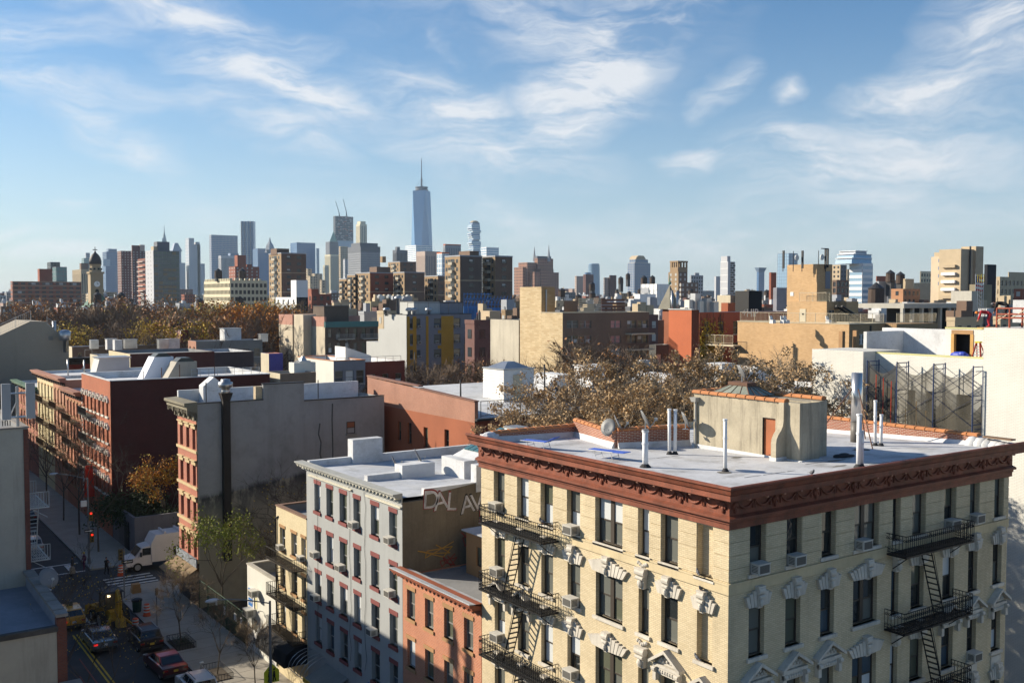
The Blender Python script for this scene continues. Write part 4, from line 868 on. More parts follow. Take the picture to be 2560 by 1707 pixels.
def terrace(nm,lb,ya,yb2,zt,wallm,cols,rows,cm,fe=None,gl=None,lint=None,corn=True,bk=8):
 t=thing(nm,lb,'building',(X0,ya,0)); cs=[ya+(yb2-ya)*(i+.5)/cols for i in range(cols)]
 body(t,X0,44,ya+.02,yb2,zt,wallm,wallm,[(s-.48,s+.48,z0,z1)for s in cs for z0,z1 in rows],(),.25,.4,M_ROOFW)
 for z0,z1 in rows:
  for s in cs:window(t,FL,s-.48,s+.48,z0,z1,M_FRAMEG,.2,gl=gl or[G_DARK,G_MID]); sill(t,FL,s-.48,s+.48,z0,lint or M_BRST,.1,.16); flat_lintel(t,FL,s-.48,s+.48,z1,lint or M_BRST,.22,.12,.08)
 if corn:cornice(t,FL,ya,yb2,zt-.9,zt+.25,1.0,cm,bk,mat('dark_bracket',(.045,.03,.024),.8,.2))
 if fe:fire_escape(FL,fe[0],fe[1],fe[2],fe[3],fe[4],1.1,mat('rust_escape',(.10,.065,.03),.7,.2),False,.9)
 return t
rw=lambda z,n:[(z-3.05*i-1.85,z-3.05*i)for i in range(n)]
terrace('brown_tenement','brown-red tenement with heavy bracketed cornice next to the white-hooded one',133.55,143.2,15.3,M_BRN,5,rw(13.9,4),mat('brown_cornice2',(.30,.14,.09),.7,.2),(135.0,140.5,[11.6,8.5,5.4],'rusty fire escape on the brown-red tenement',1))
terrace('rose_tenement','rose brown tenement with fire escapes in the sunlit terrace',143.25,152.0,16.4,mat('rose_brown',(.42,.21,.13),.8,.12,.12,2),4,rw(14.7,4),mat('rose_cornice',(.36,.17,.11),.7,.15),(144.5,149.5,[12.4,9.3,6.2],'brown fire escape on the rose brown tenement',-1))
terrace('cream_tenement','cream painted tenement at the far end of the sunlit terrace',152.05,164.5,16.35,mat('cream_paint',(.58,.49,.29),.8,.1,.1,2),5,rw(14.7,4),mat('rose_cornice',(.36,.17,.11),.7,.15),(154,160,[12.4,9.3,6.2],'brown fire escape on the cream tenement',1))
terrace('green_cornice_tenement','brick tenement with green tin cornice beyond the cream one',164.55,183.5,13.6,mat('red_white_brick',(.36,.15,.10),.85,.2,.1,3),7,rw(12.2,3),mat('green_tin',(.10,.17,.12),.6,.15))
pipe(30,157,15.9,18.4,'left galvanised pipe on the cream tenement roof',.1,False,M_GALV); pipe(31,151,15.9,18.6,'right galvanised pipe on the cream tenement roof',.1,False,M_GALV)
b_=thing('roof_bulkhead','grey tin stair bulkhead on the rose brown tenement roof','bulkhead',(33,147,16)); part(b_,'wall',MB().prism([(31.2,146,15.9),(36,146,15.9),(36,146,19.0),(32.0,146,19.0)],(0,3.4,0)),mat('tin_grey',(.45,.45,.43),.6,.1)); part(b_,'cap',MB().box(31.8,145.8,19.0,36.2,149.6,19.15),M_GALV)
dish((31.5,153.5,16.0),'dark satellite dish on the cream tenement roof',R(60),R(28),.5,.8)
# ------------------------------------------------------------------ ground, avenue and cross street
g=MB(); g.quad((-14000,-14000,-.06),(14000,-14000,-.06),(14000,14000,-.06),(-14000,14000,-.06))
solo('ground','flat city ground reaching the horizon','ground',g,mat('ground_grey',(.10,.098,.092),.95,.3,0,.02),kind='structure',base=(0,0,0))
M_ASPH=mat('asphalt',(.046,.047,.050),.85,.22,0,1.2,.3); M_PAVE=mat('concrete_pavement',(.30,.275,.235),.9,.12,0,1.5,.2)
g=MB(); g.quad((12.6,-30,.0),(21.9,-30,0),(21.9,420,0),(12.6,420,0)); solo('avenue_road','shaded asphalt avenue running away between the houses','road',g,M_ASPH,kind='structure',base=(17,0,0))
g=MB(); g.quad((21.9,97.4,.0),(260,97.4,0),(260,105.6,0),(21.9,105.6,0)); solo('cross_street','asphalt cross street meeting the avenue','road',g,M_ASPH,kind='structure',base=(22,97,0))
g=MB(); g.quad((12.6,10,.0),(260,10,0),(260,18.5,0),(12.6,18.5,0)); solo('near_street','asphalt side street below the yellow tenement','road',g,M_ASPH,kind='structure',base=(22,12,-.003))
for(x0,x1,y0,y1)in((21.9,27.05,24.0-5.4,97.4),(21.9,27.05,105.6,420),(10.02,12.6,-20,420),(27.05,46,92.87,97.4),(27.05,260,105.6,108.4)):
 g=MB().box(x0,y0,-.05,x1,y1,.14); s_=solo('pavement','concrete pavement with granite kerb','pavement',g,M_PAVE,kind='structure',base=(x0,y0,0))
 k=MB(); e=.16
 if x1-x0<30 and y1-y0>20:xx=x0 if x0>20 else x1-e; k.box(xx,y0,.0,xx+e,y1,.155)
 else:k.box(x0,y0,0,x1,y0+e,.155)
 part(s_,'kerb',k,mat('granite_kerb',(.26,.25,.24),.85,.15))
 if x0==21.9 and y0<30:
  for i in range(32):
   y=26+i*2.2; part(s_,'paving_joint',MB().box(22.1,y-.015,.14,27,y+.015,.144),mat('joint',(.12,.11,.10),.9))
M_PAINT=mat('road_paint',(.55,.55,.53),.8,.25,0,3)
def stripe(nm,x0,x1,y0,y1,mt=M_PAINT):
 return solo(nm,'painted road marking','road marking',MB().quad((x0,y0,.005),(x1,y0,.005),(x1,y1,.005),(x0,y1,.005)),mt,kind='structure',base=(x0,y0,0))
for i in range(10):stripe('crosswalk_stripe',22.15,26.6+.0*i,97.0-i*.98+.98*4.2,97.35-i*.98+.98*4.2)
for i in range(5):stripe('crosswalk_stripe',13.3+i*1.7,13.9+i*1.7,106.0,109.2)
for y in(105.75,109.4):stripe('stop_line',12.8,21.5,y,y+.28)
for i in range(3):stripe('crosswalk_stripe',14.6+i*1.6,15.1+i*1.6,88.6,92.2)
stripe('stop_line',13,21,88.1,88.35); stripe('stop_line',13,21,92.4,92.65)
M_YEL=mat('yellow_road_paint',(.48,.33,.03),.8,.2,0,3)
for x in(16.35,16.65):stripe('centre_line',x,x+.13,30,86,M_YEL)
# ------------------------------------------------------------------ west side of the avenue, nearest the camera
M_PW=mat('putty_wall',(.36,.335,.28),.9,.09,.35,1.0,.2)
lw=thing('low_west_building','low putty coloured building with dark flat roof at lower left','building',(10,54,0))
w=MB(); Face('F',54.0).quad(w,-16,9.55,0,10.75); w.quad((10,54,0),(10,64.2,0),(10,64.2,11.2),(10,54,11.2)); part(lw,'wall',w,M_PW)
B_DKB=brick('dark_quoin_brick',(.17,.055,.035),(.13,.04,.028),(.10,.07,.06),.2,.075,.012,.15,.1)
part(lw,'brick_pier',MB().box(9.56,53.96,0,10.01,54.5,11.15),B_DKB)
m=MB(); m.quad((-16,54.2,10.2),(9.7,54.2,10.4),(9.7,64.2,10.4),(-16,64.2,10.2)); m.quad((9.7,54.2,10.4),(9.72,54.2,11.2),(9.72,64.2,11.2),(9.7,64.2,10.4)); part(lw,'roof',m,mat('blue_grey_roof',(.20,.215,.25),.8,.2,.0,1.2,.4,0,.3,2))
part(lw,'roof_edge',MB().box(-16,53.9,10.55,9.6,54.25,10.82),mat('tarred_edge',(.07,.065,.06),.9,.3))
for i in range(11):m=MB(); y=54.1+i*.92; m.box(9.55,y,11.2,10.12,y+.84,11.36+.015*(i%2)); part(lw,'coping_stone',m,mat('coping_concrete',(.22,.20,.18),.9,.2,0,3))
for(x,y,ln)in((1,57,3),(-2,59,4),(4.5,56,2.2)):
 m=MB(); m.quad((x,y,10.4),(x+ln,y+.2,10.42),(x+ln,y+.26,10.42),(x,y+.06,10.4)); part(lw,'roof_seam',m,mat('pale_seam',(.35,.37,.40),.8))
m=MB(); rr=random.Random(4)
for k in range(7):
 p=Vector((6.6-k*.2,53.9,6.8));
 for i in range(9):q=p+Vector((rr.uniform(-.9,.2),-.01,rr.uniform(-.75,.1))); m.tube(p,q,.02,.02,4,False); p=q
solo('wall_cables','loose black cables looping over the putty wall','cable',m,M_BLACK)
aw_=thing('antenna_building','taller putty building carrying grey phone antennas at left edge','building',(10,64.2,0))
body(aw_,-14,10,64.2,84.0,19.75,M_PW,M_PW,(),(),.1,.3,M_ROOFG,0,0,mat('coping_concrete',(.22,.20,.18),.9,.2,0,3))
m=MB(); m.box(9.75,64.14,2,10.02,64.2,19.7); part(aw_,'brick_edge',m,B_DKB)
for(s,x)in(('left',8.9),('right',10.2)):
 t=thing('phone_antenna','grey panel phone antenna, %s one on the putty building roof'%s,'antenna',(x,64.5,19.8),'phone antennas'); y=64.35
 m=MB().box(x-.24,y-.11,20.3,x+.24,y+.11,22.4); part(t,'panel',m,mat('antenna_grey',(.34,.345,.35),.5,.05)); part(t,'bracket',MB().tube((x,y+.2,20.2),(x,y+.2,22.0),.05,.05,6),M_GALV)
 m=MB()
 for i in range(4):m.tube((x-.2+i*.13,y,20.25),(x-.2+i*.13,y,19.95),.03,.03,6)
 part(t,'connector',m,M_DARK)
t=thing('antenna_mast','galvanised mast with cross arms between the grey phone antennas','mast',(9.55,64.7,19.8)); part(t,'mast',MB().tube((9.55,64.7,19.5),(9.55,64.7,22.2),.09,.09,8),M_GALV); part(t,'cross_arm',MB().tube((8.9,64.6,21.8),(10.2,64.6,21.8),.06,.06,6).tube((8.9,64.6,20.4),(10.2,64.6,20.4),.06,.06,6).tube((9.1,64.6,20.4),(9.55,64.7,21.4),.04,.04,6),M_GALV)
fire_escape(Face('L',10.0+1.25),65.2,69.6,[14.8,11.6],'pale painted fire escape on the putty building facing the avenue',1,1.2,mat('pale_iron',(.40,.42,.42),.6,.1),False,.9,66.6)
dish((10.3,60.3,11.0),'grey satellite dish above the coping of the low building',R(20),R(30),.55,.6)
wf=thing('wing_parapet','weathered brick stoop wall with stone caps in the lower left corner','wall',(10.4,47,0)); part(wf,'wall',MB().box(9.6,40,0,10.4,53.9,7.9),M_PW)
for i in range(9):part(wf,'cap_stone',MB().box(9.5,41.4+i*1.35,7.9,10.5,42.65+i*1.35,8.1),mat('coping_concrete',(.22,.20,.18),.9,.2,0,3))
part(wf,'iron_rail',MB().tube((10.6,48,8.9),(10.6,54,8.9),.03,.03,6).tube((10.6,48,8.0),(10.6,54,8.0),.03,.03,6),mat('red_iron',(.15,.04,.03),.7))
for i,(y0,y1,z,x1)in enumerate(((95,125,14.4,10),(125,158,18.5,10),(158,215,17.5,10),(20,39.8,15.5,4))):  # out of view; first three placed and sized to shade street and terrace
 t=thing('west_row_house',['dark west side house opposite the crossing','dark west side house beyond the first','farthest dark west side house','neighbouring west side house below the viewpoint'][i],'building',(0,y0,0)); body(t,-16,x1,y0,y1-.05,z,M_PW,M_PW,(),(),.1,.4,M_ROOFG)
# ------------------------------------------------------------------ vehicles
M_TYRE=mat('tyre',(.012,.012,.012),.8,.1); M_RIM=mat('wheel_rim',(.35,.35,.36),.35,.1,0,1,0,.7); G_CAR=glass('car_glass',(.012,.014,.016),.04,.7,0); M_LRED=mat('tail_lamp',(.30,.01,.01),.3); M_HEAD=mat('head_lamp',(.6,.6,.58),.15); M_PLATE=mat('number_plate',(.60,.40,.06),.6); M_PLW=mat('white_plate',(.6,.6,.62),.6)
M_LIT=mat('lit_brake_lamp',(.5,.01,.01),.3)
def lit(name,c,s):
 if name in MATS:return MATS[name]
 m,nt,N,L,b=_nt(name); b.inputs['Emission Color'].default_value=(*c,1); b.inputs['Emission Strength'].default_value=s; b.inputs['Base Color'].default_value=(*c,1); MATS[name]=m; return m
LIT_RED=lit('lit_red',(.8,.02,.015),.5)
def paint(name,col,met=.0,r=.28):
 if name in MATS:return MATS[name]
 m,nt,N,L,b=_nt(name); b.inputs['Base Color'].default_value=(*col,1); b.inputs['Metallic'].default_value=met; b.inputs['Roughness'].default_value=r; b.inputs['Coat Weight'].default_value=.6; b.inputs['Coat Roughness'].default_value=.06; MATS[name]=m; return m
def child(t,n,mb,m,sm=False,sub=None):
 o=bpy.data.objects.new(n,mb.mesh(n,m,(0,0,0),sm)); o.parent=sub or t; COL.objects.link(o); return o
def wheels(t,xs,tr,r=.33,w=.22):
 for x in xs:
  for sy in(-1,1):
   y=sy*tr; o=child(t,'wheel',MB().lathe((x,y-w/2,r),[(r*.6,0),(r*.96,.0),(r,.04),(r,w-.04),(r*.96,w),(r*.6,w)],18,'y')if False else MB().tube((x,y-w/2,r),(x,y+w/2,r),r,r,18),M_TYRE)
   child(t,'rim',MB().tube((x,y-w/2-.008,r),(x,y+w/2+.008,r),r*.62,r*.62,14),M_RIM,sub=o)
def car(label,cat,loc,rz,col,prof,roof,L_=4.6,W=1.82,plate=None,name='parked_car',rack=False,brake=False,group='cars on the avenue'):
 """prof: lower-body side outline (x,z); roof: greenhouse outline; front is +x"""
 t=thing(name,label,cat,loc,group); t.rotation_euler=(0,0,rz); h=W/2
 m=MB(); n=len(prof)
 secs=[(-h,.0,.93),(-h*.985,.02,.985),(-h*.80,.04,1.0),(h*.80,.04,1.0),(h*.985,.02,.985),(h,.0,.93)]
 xm=max(p[0]for p in prof); zc=.55
 for(y,up,k)in secs:
  for(x,z)in prof:m.v.append((x*(k if abs(y)>h*.9 else 1),y,zc+(z-zc)*(1 if abs(y)<h*.9 else .96)))
 for j in range(len(secs)-1):
  for i in range(n):q=(i+1)%n; m.f.append((j*n+i,(j+1)*n+i,(j+1)*n+q,j*n+q)); m.m.append(0)
 m.f.append(tuple(range(n))); m.m.append(0); m.f.append(tuple((len(secs)-1)*n+i for i in range(n))[::-1]); m.m.append(0)
 child(t,'body',m,col,False)
 m=MB(); k=len(roof); hw=h*.90
 zb=roof[0][1]; zt_=max(p[1]for p in roof)
 def yy(z):f=(z-zb)/(zt_-zb); return hw*(1-.16*f)
 for sg in(-1,1):
  for(x,z)in roof:m.v.append((x,sg*yy(z),z))
 for i in range(k-1):m.f.append((i,i+1,k+i+1,k+i)); m.m.append(0)
 m.f.append(tuple(range(k))[::-1]); m.m.append(0); m.f.append(tuple(range(k,2*k))); m.m.append(0)
 child(t,'cabin',m,col,False)
 def pane(nm,pts):
  mm=MB(); i=0; mm.v+=[tuple(p)for p in pts]; mm.f.append(tuple(range(len(pts)))); mm.m.append(0); child(t,nm,mm,G_CAR)
 lo=roof[0]; hi=[p for p in roof if abs(p[1]-zt_)<.12]; fr=roof[-1]; rear_top,front_top=hi[0],hi[-1]
 def lerp(a,b,f):return(a[0]+(b[0]-a[0])*f,a[1]+(b[1]-a[1])*f)
 for nm,a,b,dx in(('rear_window',lo,rear_top,-.012),('windscreen',fr,front_top,.012)):
  p,q=lerp(a,b,.14),lerp(a,b,.86); pane(nm,[(p[0]+dx,-yy(p[1])*.9,p[1]+.012),(p[0]+dx,yy(p[1])*.9,p[1]+.012),(q[0]+dx,yy(q[1])*.88,q[1]+.012),(q[0]+dx,-yy(q[1])*.88,q[1]+.012)])
 mid=(lo[0]+fr[0])/2
 for sg in(-1,1):
  for nm,f0,f1 in(('side_window',.12,.49),('side_window',.53,.88)):
   z0_,z1_=zb+(zt_-zb)*.14,zb+(zt_-zb)*.84
   def xat(f,z):g_=(z-zb)/(zt_-zb); a=lo[0]+(rear_top[0]-lo[0])*g_; b=fr[0]+(front_top[0]-fr[0])*g_; return a+(b-a)*f
   pts=[(xat(f0,z0_),sg*(yy(z0_)+.012),z0_),(xat(f1,z0_),sg*(yy(z0_)+.012),z0_),(xat(f1,z1_),sg*(yy(z1_)+.012),z1_),(xat(f0,z1_),sg*(yy(z1_)+.012),z1_)]
   pane(nm,pts if sg>0 else pts[::-1])
 xr_=min(p[0]for p in prof); xf_=max(p[0]for p in prof)
 for sg in(-1,1):
  child(t,'tail_lamp',MB().box(xr_-.02,sg*h*.62,.76,xr_+.12,sg*h*.94,.88),LIT_RED if brake and sg>0 else M_LRED); child(t,'headlight',MB().box(xf_-.16,sg*h*.60,.62,xf_+.01,sg*h*.94,.78),M_HEAD)
  child(t,'mirror',MB().box(fr[0]-.35,sg*h*.98,zb-.02,fr[0]-.2,sg*(h+.16),zb+.12),col)
 child(t,'bumper',MB().box(xr_-.05,-h*.9,.32,xr_+.05,h*.9,.52),M_DARK); child(t,'number_plate',MB().box(xr_-.03,-.16,.66,xr_+.0,.16,.82),plate or M_PLATE)
 child(t,'sill',MB().box(xr_+.5,-h*.96,.2,xf_-.5,h*.96,.34),M_DARK)
 if rack:
  for sg in(-1,1):child(t,'roof_rail',MB().box(rear_top[0]+.2,sg*yy(zt_)*.86-.02,zt_+.02,front_top[0]-.1,sg*yy(zt_)*.86+.02,zt_+.07),M_GALV)
 wheels(t,(xr_+.85,xf_-.82),h-.12,.34)
 return t
SEDAN=[(-2.3,.34),(-2.32,.62),(-2.28,.98),(-1.55,1.02),(1.0,.98),(2.05,.84),(2.3,.66),(2.28,.34)]; SED_R=[(-1.75,1.0),(-.95,1.46),(-.2,1.49),(.45,1.42),(1.25,.97)]
SUV=[(-2.2,.36),(-2.25,.7),(-2.2,1.08),(-1.6,1.1),(1.0,1.06),(2.0,.96),(2.25,.75),(2.22,.36)]; SUV_R=[(-2.1,1.08),(-1.75,1.66),(-.6,1.70),(.3,1.64),(1.2,1.05)]
AV=R(90)
car('dark maroon-black estate car parked at the kerb behind the red saloon','car',(20.6,80.4,.0),AV,paint('maroon_black',(.018,.010,.014)),SUV,SUV_R,rack=True)
car('dark red saloon parked at the kerb','car',(20.35,73.8,0),AV+R(3),paint('dark_red',(.07,.006,.008)),SEDAN,SED_R)
car('white estate car at the bottom edge of the street','car',(20.9,68.0,0),AV,paint('car_white',(.66,.68,.70)),SUV,SUV_R,rack=True)
car('grey-blue saloon with lit brake lamp in the traffic lane','car',(17.6,82.3,0),AV,paint('grey_blue',(.10,.125,.15),.3),SEDAN,SED_R,plate=M_PLW,brake=True)
tx=car('yellow taxi van with roof sign in the far lane','taxi',(16.75,89.3,0),AV,paint('taxi_yellow',(.56,.27,.012)),SUV,SUV_R,plate=M_PLW,name='taxi',brake=True)
child(tx,'roof_sign',MB().prism([(-.7,-.2,1.70),(.5,-.2,1.68),(.4,-.2,2.05),(-.6,-.2,2.05)],(0,.4,0)),M_DARK)
car('silver people carrier with roof rails just past the crossing','car',(18.4,117.5,0),AV,paint('van_silver',(.30,.30,.31),.4),SUV,SUV_R,rack=True)
car('dark saloon farther up the avenue behind the people carrier','car',(17.6,125,0),AV,paint('dark_green',(.02,.03,.03)),SEDAN,SED_R)
car('black sedan parked farthest up the shaded avenue','car',(20.4,134,0),AV,paint('car_black',(.01,.01,.012)),SEDAN,SED_R)
t=thing('service_truck','white service box truck with open tool bays turning at the crossing','truck',(28.05,103.4,0)); t.rotation_euler=(0,0,R(180)); tw_=mat('truck_white',(.62,.56,.54),.45,.06,.08,2)
m=MB(); m.prism([(3.2,-1.0,.55),(3.25,-1.0,1.15),(2.4,-1.0,1.35),(1.75,-1.0,2.15),(.9,-1.0,2.3),(.9,-1.0,.5)][::-1],(0,2.0,0)); child(t,'cab',m,tw_)
m=MB(); m.prism([(.9,-1.12,.75),(1.0,-1.12,2.4),(.55,-1.12,3.2),(-5.0,-1.12,3.25),(-5.0,-1.12,.75)][::-1],(0,2.24,0)); bx=child(t,'box',m,tw_)
m=MB(); m.v+=[(2.35,-.86,1.42),(2.35,.86,1.42),(1.82,.84,2.1),(1.82,-.84,2.1)]; m.f.append((0,1,2,3)); m.m.append(0); m.v=[(a+.03,b,c+.02)for a,b,c in m.v]; child(t,'windscreen',m,G_CAR)
for sg in(-1,1):
 child(t,'door_window',MB().box(1.0,sg*1.005,1.45,1.75,sg*1.02,2.1),G_CAR); child(t,'headlight',MB().box(3.15,sg*.6,.8,3.27,sg*.95,1.05),M_HEAD); child(t,'mirror',MB().box(1.85,sg*1.05,1.4,2.0,sg*1.3,1.8),M_DARK)
 for i,x in enumerate((-2.3,-3.9)):child(t,'tool_bay',MB().box(x,sg*1.123,1.15,x+1.25,sg*1.135,1.95),mat('bay_dark',(.035,.028,.025),.8,.4,0,6))
 for x in(-.9,-.1):child(t,'locker_door',MB().box(x,sg*1.123,.85,x+.7,sg*1.14,2.0),tw_)
for i in range(4):child(t,'roof_rib',MB().box(-4.6+i*1.4,-1.1,3.24,-4.45+i*1.4,1.1,3.42),tw_)
t.scale=(1.08,1.08,1.1); child(t,'grille',MB().box(3.24,-.55,.7,3.28,.55,1.05),M_DARK); child(t,'bumper',MB().box(3.1,-1.0,.4,3.4,1.0,.62),M_GALV); wheels(t,(2.2,-3.4),.92,.42,.28)
t=thing('backhoe_loader','yellow backhoe loader with dark cab working at the corner','backhoe',(19.6,87.2,0)); t.rotation_euler=(0,0,R(95)); by=mat('digger_yellow',(.42,.24,.02),.5,.15,.1,3)
m=MB(); m.prism([(-1.6,-.5,.7),(2.4,-.5,.7),(2.4,-.5,1.35),(.9,-.5,1.6),(-1.6,-.5,1.45)][::-1],(0,1.0,0)); child(t,'chassis',m,by)
for x,y in((-.9,-.7),(-.9,.7),(.75,-.65),(.75,.65)):child(t,'cab_post',MB().bar((x,y,1.4),(x*.9,y*.95,2.85),.09),M_DARK)
child(t,'cab_roof',MB().hexa([(-1.1,-.85,2.85),(.95,-.85,2.85),(.95,.85,2.85),(-1.1,.85,2.85),(-1.0,-.75,3.0),(.85,-.75,3.0),(.85,.75,3.0),(-1.0,.75,3.0)]),M_DARK); child(t,'cab_glass',MB().box(-.82,-.62,1.5,.66,.62,2.84),glass('cab_glass',(.09,.08,.055),.12,.4)); child(t,'work_lamp',MB().box(-1.05,.3,2.6,-.95,.5,2.75),lit('lamp_glow',(1,.75,.45),3.0))
for sg in(-1,1):child(t,'loader_arm',MB().bar((.7,sg*.75,1.4),(2.4,sg*.75,1.2),.16).bar((2.4,sg*.75,1.2),(3.4,sg*.75,.6),.16),by)
child(t,'loader_bucket',MB().prism([(3.2,-1.05,.25),(4.2,-1.05,.2),(3.5,-1.05,.45),(3.3,-1.05,1.05)][::-1],(0,2.1,0)),by)
child(t,'boom',MB().bar((-1.7,0,1.1),(-2.2,.1,3.4),.24).bar((-2.2,.1,3.4),(-3.1,.15,2.6),.2),by); child(t,'dipper',MB().bar((-3.1,.15,2.6),(-3.0,.15,1.2),.16),by); child(t,'bucket',MB().prism([(-3.4,-.2,.6),(-2.8,-.2,.6),(-2.7,-.2,1.2),(-3.1,-.2,1.3)][::-1],(0,.7,0)),by)
for sg in(-1,1):child(t,'stabiliser',MB().bar((-1.6,sg*.5,.9),(-1.9,sg*1.3,.1),.14),by)
wheels(t,(-.7,),.95,.72,.4); wheels(t,(1.9,),.85,.48,.3)
# ------------------------------------------------------------------ street furniture
M_POLE=mat('lamp_post',(.16,.165,.17),.5,.1); M_ORNG=mat('barrel_orange',(.60,.09,.02),.6,.1); M_REFL=mat('barrel_white',(.6,.6,.6),.5)
for i,(x,y,lb)in enumerate(((24.0,102.1,'orange traffic barrel in front of the service truck'),(22.6,87.3,'orange traffic barrel on the pavement corner beside a litter bin'),(19.7,84.6,'orange traffic barrel in the roadway by the backhoe'))):
 if i==2:x,y=20.9,84.3
 t=thing('traffic_barrel',lb,'traffic barrel',(x,y,.14 if i==1 else 0),'traffic barrels'); z=.14 if i==1 else 0
 part(t,'drum',MB().lathe((x,y,z),[(.34,0),(.34,.06),(.28,.07),(.26,.45),(.25,.5),(.235,.98),(.20,1.02)],16),M_ORNG,True)
 for zz in(.32,.58,.82):part(t,'reflective_band',MB().lathe((x,y,z+zz),[(.284-zz*.04,0),(.280-zz*.04,.12)],16),M_REFL)
def lamp(x,y,label,hd,h=9.0,arm=3.2):
 t=thing('street_lamp',label,'street lamp',(x,y,.14),'street lamps'); part(t,'post',MB().tube((x,y,.1),(x,y,h),.11,.07,10).lathe((x,y,.1),[(.2,0),(.16,.6),(.11,.7)],10),M_POLE)
 dx,dy=hd; pts=[Vector((x+dx*arm*f,y+dy*arm*f,h-.15+.5*math.sin(f*1.6)))for f in(0,.25,.5,.75,1)]; part(t,'arm',MB().path(pts,.04),M_POLE)
 e=pts[-1]; part(t,'lamp_head',MB().ell((e.x+dx*.3,e.y+dy*.3,e.z-.02),.45 if abs(dx)>.5 else .16,.16 if abs(dx)>.5 else .45,.13),mat('lamp_head',(.45,.47,.50),.5)); return t
lamp(23.0,59.7,'street lamp with bent arm in front of the white shop',(-.95,.31),8.3,3.2); tl=lamp(22.3,108.0,'tall street lamp and signal mast at the far side of the crossing',(-.75,.66),9.0,3.4)
def signal(x,y,z,label,lit_=True):
 t=thing('traffic_light',label,'traffic light',(x,y,z),'traffic lights'); part(t,'housing',MB().box(x-.17,y-.14,z,x+.17,y+.14,z+.95),mat('signal_yellow',(.18,.12,.02),.6))
 for i,c in enumerate((M_BLACK,M_BLACK,M_BLACK if not lit_ else lit('signal_red',(1,.02,.01),1.5))):part(t,'lens',MB().tube((x,y-.14,z+.17+i*.3),(x,y-.16,z+.17+i*.3),.1,.1,10),c)
 part(t,'visor',MB().box(x-.14,y-.3,z+.88,x+.14,y-.14,z+.9),M_BLACK)
signal(22.5,107.8,4.6,'traffic light with red lens high on the crossing mast'); signal(22.55,107.7,1.9+.5,'lower pedestrian signal glowing red on the crossing mast'); signal(22.0,93.6,3.7,'yellow signal housing seen from behind at the near corner',False)
part(tl,'sign_box',MB().box(21.6,107.85,6.1,22.15,108.1,6.7),M_WHITE)
def oneway(x,y,z,label,flip):
 t=thing('one_way_sign',label,'sign',(x,y,z),'one way signs'); part(t,'board',MB().box(x-.45,y-.03,z,x+.45,y,z+.32),M_BLACK); s=-1 if flip else 1
 part(t,'arrow',MB().prism([(x-s*.38,y-.035,z+.12),(x+s*.1,y-.035,z+.12),(x+s*.1,y-.035,z+.05),(x+s*.4,y-.035,z+.16),(x+s*.1,y-.035,z+.27),(x+s*.1,y-.035,z+.2),(x-s*.38,y-.035,z+.2)][::(1 if not flip else-1)],(0,-.01,0)),M_WHITE)
oneway(22.3,107.8,3.4,'one-way arrow sign on the far crossing mast',False); oneway(22.6,93.5,3.3,'one-way arrow sign above the near crosswalk',True)
t=thing('signal_post','grey signal post at the near crosswalk corner','post',(22.3,93.7,.14)); part(t,'post',MB().tube((22.3,93.7,.1),(22.3,93.7,4.8),.07,.06,8),M_POLE)
t=thing('sign_post','thin dark parking sign post on the corner pavement','post',(22.5,83.8,.14)); part(t,'post',MB().tube((22.5,83.8,.1),(22.5,83.8,3.4),.035,.035,6),M_DARK); part(t,'plate',MB().box(22.38,83.75,2.8,22.62,83.79,3.4),M_DARK)
t=thing('litter_bin','dark green wire litter bin on the corner pavement','bin',(22.2,88.9,.14)); part(t,'basket',MB().lathe((22.2,88.9,.14),[(.32,0),(.36,.1),(.42,1.0)],14),mat('bin_green',(.02,.05,.035),.6)); part(t,'liner',MB().lathe((22.2,88.9,1.1),[(.46,0),(.46,.12),(.3,.2)],14),M_BLACK)
t=thing('school_crossing_sign','fluorescent yellow-green school crossing sign at the bottom','sign',(23.10,59.8,.14)); part(t,'post',MB().tube((23.10,59.85,.1),(23.10,59.85,4.0),.04,.04,6),M_DARK)
m=MB(); m.prism([(22.60,59.8,3.0),(23.60,59.8,3.0),(23.60,59.8,3.75),(23.10,59.8,4.25),(22.60,59.8,3.75)],(0,.02,0)); part(t,'board',m,mat('fluoro_yellow',(.62,.62,.03),.5)); part(t,'lower_board',MB().box(22.70,59.8,2.4,23.50,59.82,2.9),mat('fluoro_yellow',(.62,.62,.03),.5))
for dx in(-.15,.16):part(t,'pictogram',MB().ell((23.10+dx,59.79,3.85),.07,.01,.07).prism([(23.00+dx,59.795,3.4),(23.20+dx,59.795,3.4),(23.15+dx,59.795,3.75),(23.05+dx,59.795,3.75)],(0,-.01,0)).prism([(22.98+dx,59.795,3.08),(23.06+dx,59.795,3.08),(23.12+dx,59.795,3.4),(23.04+dx,59.795,3.4)],(0,-.01,0)).prism([(23.16+dx,59.795,3.08),(23.24+dx,59.795,3.08),(23.18+dx,59.795,3.4),(23.10+dx,59.795,3.4)],(0,-.01,0)),M_BLACK)
